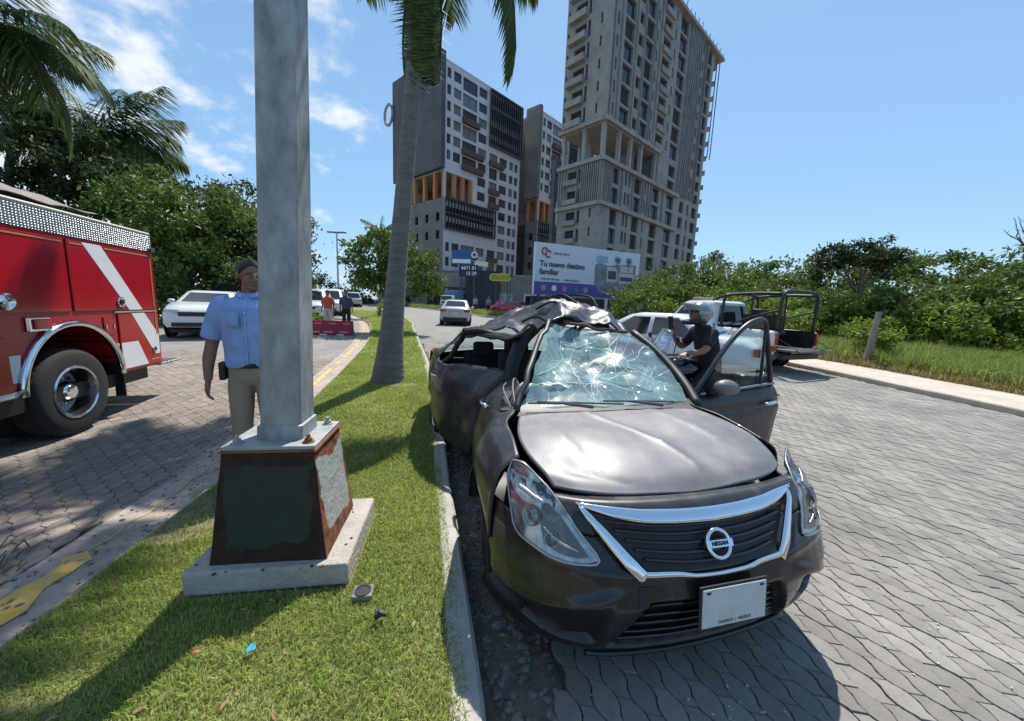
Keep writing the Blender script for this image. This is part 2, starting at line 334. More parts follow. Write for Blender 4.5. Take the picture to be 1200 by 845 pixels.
def lay_pavers(parent, me, m, x0f, x1f, y0, y1, az, limit, rseed, bad=None):
    r = np.random.RandomState(rseed); d = np.array([math.sin(az), math.cos(az)]); e = np.array([math.cos(az), -math.sin(az)]); cells = []
    for k in range(-210, 210):
        for j in range(-105, 150):
            c = e * (k * P_S) + d * ((j + .5 * (k % 2)) * P_L)
            if not (y0 < c[1] < y1 and x0f(c[1]) + .05 < c[0] < x1f(c[1]) - .05): continue
            if bad and bad(c[0], c[1]): continue
            p = proj(c[0], c[1], gz(c[1]))
            if not (-700 < p[0] < 1900 and -60 < p[1] < 1300): continue
            cells.append((c[0], c[1], 0 <= p[0] <= 1200 and 0 <= p[1] <= 845))
    cells.sort(key=lambda c: (not c[2], c[0] ** 2 + c[1] ** 2)); V = []; F = []; nv = len(PV)
    ca, sa = math.cos(az), math.sin(az)
    for i, (x, y, vis) in enumerate(cells):
        tz = r.uniform(-.003, .003); ra = r.uniform(-.012, .012); tx, ty = r.uniform(-.012, .012, 2); sl = math.atan((gz(y + .1) - gz(y - .1)) / .2)
        if i < limit:
            o = bpy.data.objects.new('paver', me); COL.objects.link(o); o.parent = parent; o.location = (x, y, gz(y) + tz); o.rotation_euler = (sl + tx, ty, -az + ra)
        else:
            a = -az + ra; c, s = math.cos(a), math.sin(a); W = np.empty_like(PV); W[:, 0] = x + PV[:, 0] * c - PV[:, 1] * s; W[:, 1] = y + PV[:, 0] * s + PV[:, 1] * c
            W[:, 2] = PV[:, 2] + tz + PV[:, 0] * ty + gza(W[:, 1]); F.append(PF + nv * len(V)); V.append(W)
    o = link('far_pavers', npmesh('far_pavers', np.concatenate(V), np.concatenate(F), m), parent, 'stuff')
lay_pavers(right_road, _pme, m_paver, lambda y: kR(y) + (.30 + .05 * math.sin(9 * y) if y < 9 else .04), sR, .55, 13.6, R(-14.5), 300, 3)
lay_pavers(left_road, _pmw, m_paver_w, lambda y: kL(y) - 9, lambda y: kL(y) - .42, .6, 9.4, R(-13), 300, 4)
# worn yellow edge line painted over the left pavers, following their tops
def yellow():
    V = []; F = []; r = np.random.RandomState(2); ys = np.arange(.4, 24, .06)
    for y in ys:
        x = float(kL(y)) - .27 + .012 * math.sin(y * 21) + r.uniform(-.006, .006); wd = .055 + .018 * math.sin(y * 13) + r.uniform(-.006, .006)
        if 1.98 < y < 6.0: wd *= .08
        elif y < 2: wd *= 1.3
        else: wd *= .6 * (1 if mnoise.noise(Vector((y * 1.3, 3, 0))) > -.1 else .1)
        V += [(x - wd, y, gz(y) + .036), (x + wd, y, gz(y) + .036)]
    for i in range(len(ys) - 1): F.append((2 * i, 2 * i + 1, 2 * i + 3, 2 * i + 2))
    link('yellow_edge_line', npmesh('yellow_edge_line', V, F, m_yel), left_road)
yellow()
# stones and crumbs along the kerb under the wreck
def stones(name, n, xr, y0, y1, smin, smax, m, seed, zoff=.0, parent=None):
    r = np.random.RandomState(seed); V = []; F = []; k = 0
    base = []
    b = bmesh.new(); bmesh.ops.create_icosphere(b, subdivisions=1, radius=1); bv = np.array([v.co[:] for v in b.verts]); bf = np.array([[v.index for v in f.verts] for f in b.faces]); b.free()
    for i in range(n):
        y = r.uniform(y0, y1); x = r.uniform(*xr(y)); s = r.uniform(smin, smax) * (1 if r.rand() < .85 else 1.5)
        sc = np.array([s * r.uniform(.7, 1.3), s * r.uniform(.7, 1.3), s * r.uniform(.35, .6)]); a = r.uniform(0, 6.28)
        q = bv * (1 + r.uniform(-.22, .22, (len(bv), 1))) * sc; c, sn = math.cos(a), math.sin(a)
        W = np.stack([x + q[:, 0] * c - q[:, 1] * sn, y + q[:, 0] * sn + q[:, 1] * c, gz(y) + zoff + q[:, 2] + s * .15], 1); V.append(W); F.append(bf + k); k += len(bv)
    o = link(name, npmesh(name, np.concatenate(V), np.concatenate(F), m), parent, 'stuff'); return o
m_stone = mat('gutter_stone', (.15, .135, .12), .9, var=.25, vscale=18, bump=.3, bscale=90, island=.35)
sheet('gutter_dirt', link_mid(kR, .0), link_mid(kR, .36), .008, -2, 11, mat('gutter_dirt', (.13, .105, .08), .95, var=.35, vscale=9, bump=.6, bscale=40), nx=2)
stones('gutter_stones', 900, lambda y: (kR(y) + .02, kR(y) + .37), .75, 4.5, .008, .022, m_stone, 5, .008)
stones('loose_gravel', 260, lambda y: (kL(y) - .46, kL(y) - .02), .7, 5, .005, .014, m_stone, 6, .03)
# lawn: single grass blades
def grass(name, n, fa, fb, y0, y1, h0, h1, wd, m, seed, zoff=.12, lean=.6, avoid=None, patch=True, dens=None):
    r = np.random.RandomState(seed); y = y0 + (y1 - y0) * r.rand(n) ** (dens or 1.); a = np.array([float(fa(v)) for v in y]); b = np.array([float(fb(v)) for v in y]); x = a + (b - a) * r.rand(n)
    keep = np.ones(n, bool)
    if avoid is not None: keep &= ~avoid(x, y)
    if patch:
        pn = np.array([mnoise.noise(Vector((u * 2.3, v * 2.3, 3.))) for u, v in zip(x, y)]); keep &= (pn > -.52) | (r.rand(n) < .45)
        hs = 1 + .55 * pn
    else: hs = np.ones(n)
    x, y, hs = x[keep], y[keep], hs[keep]; n = len(x)
    h = r.uniform(h0, h1, n) * hs; az = r.uniform(0, 2 * np.pi, n); ln = np.abs(r.normal(.25, lean * .6, n)).clip(0, 1.5); wv = wd * r.uniform(.6, 1.3, n)
    dx, dy = np.cos(az), np.sin(az); px_, py_ = -dy, dx; z0 = gza(y) + zoff - .005
    V = np.zeros((n, 5, 3)); mh = h * .55
    for i, s in ((0, -1), (1, 1)): V[:, i] = np.stack([x + px_ * wv * s * .5, y + py_ * wv * s * .5, z0], 1)
    mx, my = x + dx * ln * mh * .45, y + dy * ln * mh * .45; zm = z0 + mh
    for i, s in ((2, 1), (3, -1)): V[:, i] = np.stack([mx + px_ * wv * s * .36, my + py_ * wv * s * .36, zm], 1)
    V[:, 4] = np.stack([x + dx * ln * h * 1.25, y + dy * ln * h * 1.25, z0 + h * np.maximum(.45, 1 - .42 * ln)], 1)
    k = np.arange(n)[:, None] * 5; T = np.concatenate([k + np.array([[0, 1, 2]]), k + np.array([[0, 2, 3]]), k + np.array([[3, 2, 4]])], 0)
    return link(name, npmesh(name, V.reshape(-1, 3), T, m, smooth=True), None, 'stuff')
m_grass = mat('grass', (.46, .52, .15), .55, col2=(.28, .385, .08), vscale=1.9, island=.45, transl=.5, spec=.25)
m_grass2 = mat('dry_grass', (.30, .24, .10), .7, island=.35, transl=.35, spec=.2)
BX, BY, BA = -1.24, 1.97, R(9)          # lamp post centre and turn
def on_slab(x, y):
    c, s = math.cos(BA), math.sin(BA); u = (x - BX) * c + (y - BY) * s; v = -(x - BX) * s + (y - BY) * c
    return (np.abs(u) < .40) & (np.abs(v - .03) < .36)
bare = lambda x, y: on_slab(x, y) | ((np.hypot((x + 2.02) / .9, (y - 2.35) / 1.5) < .26) & (np.random.RandomState(1).rand(len(x)) < .93))
grass('grass', 110000, link_mid(kL, .08), link_mid(kR, -.07), .55, 3.2, .018, .046, .0050, m_grass, 11, avoid=bare)
grass('grass', 60000, link_mid(kL, .08), link_mid(kR, -.07), 3.2, 8.5, .025, .05, .009, m_grass, 12, avoid=bare)
grass('grass', 55000, link_mid(kL, .08), link_mid(kR, -.07), 8.5, 34, .03, .06, .02, m_grass, 13, dens=1.3)
grass('dry_grass', 15000, link_mid(kL, .06), link_mid(kR, -.05), .55, 6, .02, .05, .005, m_grass2, 14, lean=1.2, avoid=on_slab)
# ---------------------------------------------------------------- towers
m_white = mat('white_render', (.60, .60, .62), .85, var=.06, vscale=.6)
m_dark = mat('dark_cladding', (.085, .09, .105), .75, var=.25, vscale=.35, bump=.1, bscale=3)
m_dark2 = mat('grey_cladding', (.16, .155, .15), .8, var=.2, vscale=.5)
m_brown = mat('brown_balcony', (.12, .075, .065), .8)
m_orange = mat('orange_column', (.52, .20, .075), .8)
m_conc = mat('raw_concrete', (.335, .32, .295), .92, col2=(.22, .21, .195), vscale=.55, detail=9, bump=.25, bscale=4)
m_conc2 = mat('raw_concrete_light', (.37, .35, .315), .92, col2=(.26, .245, .22), vscale=.9, detail=9)
m_glass = mat('far_glass', (.03, .035, .045), .12, spec=.6)
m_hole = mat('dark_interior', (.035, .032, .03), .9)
m_frame = mat('window_frame', (.10, .10, .105), .6)
m_steel = mat('dark_steel', (.05, .05, .055), .5)
m_blind = mat('pale_glass', (.16, .18, .20), .15, spec=.6)

def place(face, t, z, d=0.):
    """face R: plane y=0 seen from -y; face L: plane x=0 seen from -x; d goes inwards"""
    return (t, d, z) if face == 'R' else (d, t, z)
def wall_grid(mb, face, t0, t1, z0, z1, holes, depth=.3, d0=0., mi=0, mir=0):
    ts = sorted({t0, t1, *[h[0] for h in holes], *[h[1] for h in holes]}); zs = sorted({z0, z1, *[h[2] for h in holes], *[h[3] for h in holes]})
    ts = [t for t in ts if t0 <= t <= t1]; zs = [z for z in zs if z0 <= z <= z1]; flip = face == 'L'
    def q(a, b, c, d, mi):
        mb.add([a, b, c, d][::-1] if flip else [a, b, c, d], [(0, 1, 2, 3)], mi)
    for i in range(len(ts) - 1):
        for j in range(len(zs) - 1):
            ct, cz = (ts[i] + ts[i + 1]) / 2, (zs[j] + zs[j + 1]) / 2
            if any(h[0] < ct < h[1] and h[2] < cz < h[3] for h in holes): continue
            q(place(face, ts[i], zs[j], d0), place(face, ts[i + 1], zs[j], d0), place(face, ts[i + 1], zs[j + 1], d0), place(face, ts[i], zs[j + 1], d0), mi)
    for a, b, c, e in holes:
        o, n = d0, d0 + depth
        q(place(face, a, c, o), place(face, a, c, n), place(face, b, c, n), place(face, b, c, o), mir)
        q(place(face, a, e, n), place(face, a, e, o), place(face, b, e, o), place(face, b, e, n), mir)
        q(place(face, a, c, n), place(face, a, c, o), place(face, a, e, o), place(face, a, e, n), mir)
        q(place(face, b, c, o), place(face, b, c, n), place(face, b, e, n), place(face, b, e, o), mir)
def fbox(mb, face, t0, t1, z0, z1, d0, d1, mi=0):
    a = place(face, (t0 + t1) / 2, (z0 + z1) / 2, (d0 + d1) / 2); s = (t1 - t0, d1 - d0, z1 - z0) if face == 'R' else (d1 - d0, t1 - t0, z1 - z0)
    mb.box(a, (abs(s[0]), abs(s[1]), abs(s[2])), mi=mi)
_win = {}
def window(parent, face, t0, t1, z0, z1, d, kind='glass', name='window'):
    w_, h_ = round(t1 - t0, 2), round(z1 - z0, 2); key = (face, w_, h_, kind)
    if key not in _win:
        mb = MB(); e = .06; a = [place(face, -w_ / 2, 0), place(face, w_ / 2, 0), place(face, w_ / 2, h_), place(face, -w_ / 2, h_)]
        mb.add(a if face == 'R' else a[::-1], [(0, 1, 2, 3)], 0)
        if kind != 'hole':
            for u0, u1, v0, v1 in ((-w_ / 2, w_ / 2, 0, e), (-w_ / 2, w_ / 2, h_ - e, h_), (-w_ / 2, -w_ / 2 + e, e, h_ - e), (w_ / 2 - e, w_ / 2, e, h_ - e), (-e / 2, e / 2, e, h_ - e)): fbox(mb, face, u0, u1, v0, v1, -.05, .02, 1)
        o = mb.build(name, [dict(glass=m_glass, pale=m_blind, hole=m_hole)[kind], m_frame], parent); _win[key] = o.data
    else: o = link(name, _win[key], parent)
    o.location = place(face, (t0 + t1) / 2, z0, d); return o

def white_tower(x, y, ldep, label, length=20.2, seed=1, full=True):
    r = random.Random(seed); b = thing('apartment_tower', label, 'tower', (x, y, 0), R(48)); TOP, PT = 42.9, 2.66
    cols = [(.55, 1.45, 'w'), (2.0, 3.75, 'w'), (4.1, 7.65, 'b'), (8.05, 10.2, 'w'), (11.1, 13.4, 'b'), (14.0, 16.2, 'w'), (16.9, 18.1, 'w'), (18.5, 19.6, 'w')]
    holes = []; wins = []
    for f in range(15):
        zt = TOP - PT * f - .85; zb = zt - 1.62
        if zb < 5.6: continue
        for c, (t0, t1, k) in enumerate(cols):
            if zb < 25.3 and zt > 20.2 and t1 < 7.7: continue
            if zb > 32.2 and t0 > 10.7: continue
            if 15.0 < zt - .2 and zb < 20.4 and t1 < 13.6: continue
            z0 = zb - (.55 if k == 'b' else 0); holes.append((t0, t1, z0, zt)); wins.append((t0, t1, z0, zt, k))
    for a in ((10.9, 20.0, 32.9, 42.4), (.4, 6.9, 20.8, 25.0), (.3, 12.8, 15.4, 20.3)): holes.append(a)
    mb = MB(); wall_grid(mb, 'R', 0, length, 5.2, TOP, holes, .45); o = mb.build('wall', m_white, b)
    fbox_ = MB(); fbox_.box((length / 2, 8.2, TOP / 2), (length - .6, 15.2, TOP - .8)); 
    # the body behind the facades
    core = MB(); core.add([(length, 0, 0), (length, 16, 0), (length, 16, TOP), (length, 0, TOP)], [(0, 1, 2, 3)]); core.add([(0, 16, 0), (length, 16, 0), (length, 16, TOP), (0, 16, TOP)], [(3, 2, 1, 0)])
    core.build('side_wall', m_white, b)
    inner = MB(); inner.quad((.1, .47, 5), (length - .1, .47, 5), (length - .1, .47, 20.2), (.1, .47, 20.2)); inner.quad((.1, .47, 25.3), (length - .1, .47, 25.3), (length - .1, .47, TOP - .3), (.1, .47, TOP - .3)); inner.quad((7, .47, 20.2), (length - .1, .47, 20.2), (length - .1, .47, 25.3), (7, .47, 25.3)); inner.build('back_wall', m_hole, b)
    rf = MB(); rf.box((length / 2 + .02, 8, TOP + .12), (length + .1, 16.1, .24)); rf.build('roof', m_white, b)
    for t0, t1, z0, z1, k in wins: window(b, 'R', t0, t1, z0, z1, .28, r.choice(['glass', 'glass', 'pale']), 'window')
    bal = {}
    for t0, t1, z0, z1, k in wins:
        if k == 'b' and r.random() < .8:
            e = 1.3 if r.random() < .5 else .1; L = round(t1 - t0 + .3 + e, 2)
            if L not in bal:
                m = MB(); fbox(m, 'R', 0, L, 0, .12, -.7, .0); fbox(m, 'R', 0, L, .12, .92, -.7, -.62); fbox(m, 'R', 0, .08, .12, .92, -.62, -.0); fbox(m, 'R', L - .08, L, .12, .92, -.62, -.0)
                o = m.build('balcony', m_brown, b); bal[L] = o.data
            else: o = link('balcony', bal[L], b)
            o.location = (t0 - .15, 0, z0 - .3)
    # steel screens with upright fins
    for (a, c, z0, z1, n, lv) in ((10.8, 20.1, 32.7, 42.6, 15, (36.2, 39.4)), (.2, 12.95, 15.2, 20.5, 17, (17.9,))):
        m = MB()
        for z in (z0, z1, *lv): fbox(m, 'R', a, c, z - .14, z + .14, -.55, -.1)
        m.build('screen_frame', m_steel, b)
        for i in range(n + 1):
            t = a + (c - a) * i / n; q = MB(); fbox(q, 'R', t - .07, t + .07, z0 + .16, z1 - .16, -.5, -.15); q.build('fin', m_steel, b)
        m = MB()
        for zf in np.arange(z0, z1 - .5, PT): fbox(m, 'R', a + .15, c - .15, zf + 1.3, zf + 2.2, .1, .2, 0)
        m.build('spandrel', m_white, b)
    # dark slab on the left face, void with orange columns, podium
    m = MB(); m.box((-.30, ldep / 2 + .1, (25.4 + 44.2) / 2), (.9, ldep + .4, 44.2 - 25.4)); m.build('dark_slab', m_dark if ldep > 8 else mat('dark_cladding_lit', (.17, .155, .15), .8, var=.2, vscale=.35), b)  # second tower's slab: same cladding with its brighter light put into the colour
    m = MB(); wall_grid(m, 'L', 0, ldep, 0, 20.4, [(t, t + 1.1, z, z + 1.5) for t in np.arange(1.2, ldep - 1.2, 3.4) for z in (7, 10.2, 13.4, 16.6)], .3); m.build('podium_wall', m_dark2, b)
    m = MB(); m.box((length / 2 - .2, 8, 20.45), (length - .8, 15.2, .3)); m.box((3.4, ldep / 2 + .3, 25.2), (6.8, ldep + .4, .3)); m.build('floor_slab', m_conc, b)
    m = MB(); m.box((7.2, 7, 22.8), (.3, 12, 4.6)); m.build('core_wall', m_dark2, b)
    cme = None
    for t, d in [(.35, .35), (2.6, .35), (4.6, .35), (6.6, .35)] + [(.35, v) for v in np.arange(3, ldep, 3.2)]:
        if cme is None:
            q = MB(); q.box((0, 0, 2.28), (.62, .62, 4.45)); o = q.build('column', m_orange, b); cme = o.data
        else: o = link('column', cme, b)
        o.location = (t, d, 20.55)
    m = MB(); m.box((length / 2, 7.8, 2.6), (length + .3, 16.2, 5.2)); m.build('base_storey', m_dark2, b)
    return b
def add_ring(b):
    m = MB(); m.tube([(-1.2, 16.3, 37.5 + 2 * math.sin(a)) if 0 else (-1.0, 17.0 + 1.5 * math.cos(a), 38.6 + 1.9 * math.sin(a)) for a in np.linspace(0, 2 * math.pi, 25)], .28, 6, cap=False); m.build('chute_ring', m_conc2, b)
t1 = white_tower(-13.5, 70, 15.6, 'white apartment tower with dark slab end, the one behind the palm trunk', seed=2); add_ring(t1)
t2 = white_tower(4.35, 86, 3.5, 'white apartment tower mostly hidden behind the raw concrete tower', seed=5)

def concrete_tower():
    AX, AY = 11.64, 56; b = thing('concrete_tower', 'tall raw concrete tower under construction with open void storey', 'tower', (AX, AY, 0), R(43)); r = random.Random(9)
    LR, LL, TOP, PT = 34.4, 7.9, 51.0, 2.86
    upcols = [(1.35, 1.75, 'slot'), (3.3, 5.8, 'wide'), (7.0, 8.3, 'slot'), (9.0, 11.4, 'wide'), (12.0, 12.6, 'slot'), (14.3, 16.8, 'balc'), (18.0, 18.5, 'slot'), (19.7, 22.6, 'wide'), (28.9, 29.7, 'slot'), (31.2, 33.4, 'wide')]
    holesR = []; holesL = []; winR = []; winL = []
    for f in range(8):
        z0 = 28.3 + PT * f
        for t0, t1, k in upcols:
            if k == 'wide': h = (t0, t1, z0 + .12, z0 + PT - .28)
            elif k == 'slot': h = (t0, t1, z0 + .75, z0 + 2.3)
            else: h = (t0, t1, z0 + .35, z0 + 2.45)
            holesR.append(h); winR.append((*h, k))
        for t0, t1, a, c in ((4.3, 6.3, .95, 2.2), (3.55, 4.0, .2, 2.3), (1.5, 1.85, .9, 2.2), (7.35, 7.7, .9, 2.1)):
            h = (t0, t1, z0 + a, z0 + c); holesL.append(h); winL.append(h)
    for z0 in (17.3, 20.1, 11.5, 14.2, 8.6):
        for t0, t1, k in ((2.8, 4.6, 'wide'), (6.3, 6.9, 'slot'), (7.3, 7.9, 'slot'), (9.1, 11.2, 'wide'), (12.4, 12.8, 'slot'), (15.0, 17.4, 'wide'), (20.2, 23.0, 'wide')):
            h = (t0, t1, z0 + (.1 if k == 'wide' else .5), z0 + 2.35); holesR.append(h); winR.append((*h, k))
        for h in ((4.4, 6.2, z0 + .75, z0 + 2.0), (3.5, 4.0, z0 + .2, z0 + 2.1), (1.4, 1.75, z0 + .8, z0 + 2.1)):
            if z0 > 17 and h[0] < 2: continue
            holesL.append(h); winL.append(h)
    m = MB(); wall_grid(m, 'R', 0, LR, 27.9, TOP, [h for h in holesR if h[2] > 27.9], .55); low = []
    for z0 in (8.6, 11.5, 14.2, 17.3, 20.1):
        for t0, t1 in ((25.6, 27.4), (28.9, 29.7), (31.2, 33.4)): h = (t0, t1, z0 + .3, z0 + 2.3); holesR.append(h); winR.append((*h, 'balc' if t0 < 26 else 'wide'))
    mid = [(20, 22.6, 23.2, 24.9), (20, 22.6, 25.5, 27.4), (28.9, 29.7, 23.2, 24.9), (31.2, 33.4, 23.2, 24.9), (31.2, 33.4, 25.6, 27.4), (28.9, 29.7, 25.6, 27.4)]
    for h in mid: winR.append((*h, 'wide'))
    wall_grid(m, 'R', 16.2, LR, 22.6, 27.9, mid, .5); wall_grid(m, 'R', 0, LR, 0, 22.6, [h for h in holesR if h[2] < 22], .55)
    m.build('wall', m_conc, b, label='long concrete wall with rows of empty window openings')
    m = MB(); wall_grid(m, 'L', 0, LL, 27.9, TOP, [h for h in holesL if h[2] > 27], .5); m.build('end_wall', m_conc, b); m = MB(); wall_grid(m, 'L', 0, LL, 0, 22.6, [h for h in holesL if h[2] < 22], .5); m.build('end_wall', m_conc, b)
    m = MB(); m.quad((LR, 0, 0), (LR, LL, 0), (LR, LL, TOP), (LR, 0, TOP)); m.quad((0, LL, 0), (LR, LL, 0), (LR, LL, 22.6), (0, LL, 22.6)); m.quad((0, LL, 27.9), (LR, LL, 27.9), (LR, LL, TOP), (0, LL, TOP)); m.build('back_wall', m_conc, b, weld=True)
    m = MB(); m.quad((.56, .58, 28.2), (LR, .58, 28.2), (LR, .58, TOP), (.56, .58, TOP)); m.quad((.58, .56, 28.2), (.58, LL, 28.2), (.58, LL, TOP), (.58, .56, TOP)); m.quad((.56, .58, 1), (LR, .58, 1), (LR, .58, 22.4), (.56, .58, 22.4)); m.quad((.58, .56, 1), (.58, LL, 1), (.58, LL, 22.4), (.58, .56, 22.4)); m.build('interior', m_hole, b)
    for (t0, t1, z0, z1, k) in winR: window(b, 'R', t0, t1, z0, z1, .42, 'hole' if k == 'balc' or r.random() < .35 else 'glass', 'window')
    for h in winL: window(b, 'L', *h, .4, 'hole', 'window_opening')
    # floor ledges and slabs
    for z, a, c in ((22.85, -.35, 24.2), (16.85, -.35, 24.2), (28.05, -.3, 16.0)):
        m = MB(); fbox(m, 'R', a, c, z - .28, z + .28, -.5, .02); fbox(m, 'L', .02, LL + .2, z - .28, z + .28, -.5, .02); m.build('ledge', m_conc2, b)
    m = MB(); m.box((8.1, 3.9, 22.75), (16.2, 7.8, .3)); m.box((8.1, 3.9, 27.75), (16.2, 7.8, .3)); m.build('floor_slab', m_conc2, b)
    m = MB(); m.box((16.1, 3.9, 25.2), (.3, 7.7, 4.6)); m.box((11, 4.2, 25.2), (.3, 5, 4.6)); m.box((13.4, 7.5, 25.2), (5.2, .3, 4.6)); m.build('core_wall', m_conc, b)
    q = None
    for t, d in ((.35, .3), (4.2, .3), (7.4, .3), (10.6, .3), (15.3, .3), (.35, 3.6), (.35, 7.4), (7.4, 7.4), (4.2, 5.5), (4.2, 7.4)):
        if q is None: mm = MB(); mm.box((0, 0, 2.35), (.55, .55, 4.7)); o = mm.build('column', m_conc2, b); q = o.data
        else: o = link('column', q, b)
        o.location = (t, d, 22.92)
    # upright ribs at the corner, on the fins of the podium and near the far end
    def ribs(face, ts, z0, z1, d=-.22, wd=.16):
        for t in ts: m = MB(); fbox(m, face, t - wd / 2, t + wd / 2, z0, z1, d, .01); m.build('rib', m_conc, b)
    ribs('R', (.05, .7, 2.4, 6.3, 8.65, 11.75, 13.3), 28.4, TOP - .2); ribs('R', (23.6, 24.4, 25.2, 26.0, 26.9, 27.8, 30.4), 23.2, TOP - .2, -.5, .2)
    ribs('L', np.arange(.15, 3.4, .36), 17.2, 22.5, -.3, .14); ribs('L', (4.2, 6.6, 7.2, 7.7), 17.2, 22.5, -.25); ribs('R', (.15, .55, .95, 1.35, 1.9, 2.4, 5.3, 8.5, 11.7, 13.4, 14.3, 18.6), 17.2, 22.5, -.3, .14)
    # balconies of the end wall and the long wall
    for f in range(8):
        z = 28.3 + PT * f; m = MB(); fbox(m, 'L', 4.0, 7.1, z - .02, z + .14, -.8, 0); fbox(m, 'L', 4.0, 7.1, z + .14, z + .85, -.8, -.7); fbox(m, 'L', 4.0, 4.1, z + .14, z + .85, -.7, 0); fbox(m, 'L', 7.0, 7.1, z + .14, z + .85, -.7, 0); m.build('balcony', m_conc2, b)
        m = MB(); fbox(m, 'R', 14.1, 17.1, z + .1, z + .95, -.35, -.0); m.build('parapet', m_conc, b)
    for z in (8.6, 11.5, 14.2, 17.3, 20.1): m = MB(); fbox(m, 'L', 4.0, 6.7, z - .02, z + .72, -.55, 0); m.build('parapet', m_conc, b)
    for f in range(15):      # balconies at the far end, seen against the sky
        z = 10.2 + 2.78 * f; m = MB(); m.box((LR + .75, 1.6, z), (1.6, 3.0, .22)); m.box((LR + 1.45, 1.6, z + .45), (.12, 3.0, .7)); m.build('end_balcony', m_conc, b)
    m = MB()
    for x in (LR + 1.7, LR + 3.1): m.tube([(x, .1, TOP), (x, .1, 33)], .09, 6)
    m.build('hoist_rope', m_steel, b)
    m = MB(); m.box((LR / 2 + 1.1, 3.7, TOP + .25), (LR + 4.2, 8.9, .5)); m.build('roof_slab', m_conc2, b)
    for i in range(22): m = MB(); t = 1 + i * 1.7; m.tube([(t, -.6, TOP + .4), (t + .25 * r.uniform(-1, 1), -.7, TOP + 1.0 + r.uniform(0, .6))], .06, 5); m.build('rebar', m_steel, b)
    m = MB(); m.box((-.3, LL + .7, 12.5), (.6, .7, 24)); m.build('debris_chute', m_dark, b)
concrete_tower()

# ---------------------------------------------------------------- street front below the towers
def low_buildings():
    b = thing('commercial_building', 'low dark commercial building with concrete fascia behind the roadside signs', 'building', (-16.0, 60, .9), R(3))
    m = MB(); holes = [(2.0, 5.4, .1, 3.0), (6.4, 11.8, .1, 3.0)]; wall_grid(m, 'R', 0, 12.6, 0, 5.6, holes, .6); m.add([(12.6, 0, 0), (12.6, 5, 0), (12.6, 5, 5.6), (12.6, 0, 5.6)], [(0, 1, 2, 3)]); m.build('wall', m_dark2, b)
    m = MB(); fbox(m, 'R', -.3, 12.4, 3.3, 5.5, -.5, -.01); m.build('fascia', m_conc, b)
    m = MB(); m.quad((0, 1.2, 0), (12.6, 1.2, 0), (12.6, 1.2, 5.6), (0, 1.2, 5.6)); m.build('interior', m_hole, b)
    m = MB(); m.box((6.3, 2.6, 5.75), (12.9, 5.3, .3)); m.build('roof', m_dark2, b)
    for h in holes: window(b, 'R', *h, .5, 'glass', 'shopfront')
    b = thing('dark_hall', 'tall blue-black hall front between the phone number sign and the grey wall', 'building', (-7.4, 57, .9), R(2))
    m = MB(); m.box((2.5, 2.0, 2.9), (5.2, 4, 5.8)); m.build('wall', mat('navy_cladding', (.012, .017, .03), .5), b)
    for i in range(6): m = MB(); m.box((.35 + i * .86, -.03, 2.8), (.8, .06, 5.3)); m.build('panel', mat('navy_panel', (.016, .022, .038), .4), b)
    b = thing('grey_wall_building', 'low grey building with a white framed entrance beside the billboard', 'building', (-2.2, 58, .9), R(4))
    m = MB(); wall_grid(m, 'R', 0, 8.4, 0, 5.2, [(3.9, 6.6, 0, 2.3), (.2, 1.4, .3, 2.3)], .5); m.build('wall', mat('grey_block', (.22, .205, .20), .9, var=.2, vscale=1), b)
    m = MB(); m.quad((0, .7, 0), (8.4, .7, 0), (8.4, .7, 5.2), (0, .7, 5.2)); m.build('interior', m_hole, b)
    m = MB(); fbox(m, 'R', 3.6, 3.9, 0, 2.6, -.2, -.01); fbox(m, 'R', 6.6, 6.9, 0, 2.6, -.2, -.01); fbox(m, 'R', 3.9, 6.6, 2.3, 2.6, -.2, -.01); m.build('entrance_frame', mat('cream_paint', (.55, .53, .45), .8), b)
    m = MB(); fbox(m, 'R', -.1, 1.9, .2, 2.5, -.12, -.01); m.build('notice_panel', mat('pale_panel', (.36, .42, .46), .6, var=.5, vscale=2.2), b)
    m = MB(); m.box((4.2, 2.2, 5.3), (8.7, 4.6, .25)); m.build('roof', m_conc, b)
low_buildings()
m_navy = mat('sign_navy', (.012, .018, .06), .5); m_blue = mat('sign_blue', (.035, .10, .28), .5); m_signw = mat('sign_white', (.75, .76, .78), .5); m_signy = mat('sign_yellow', (.55, .47, .05), .5); m_post = mat('sign_post', (.06, .06, .065), .6)
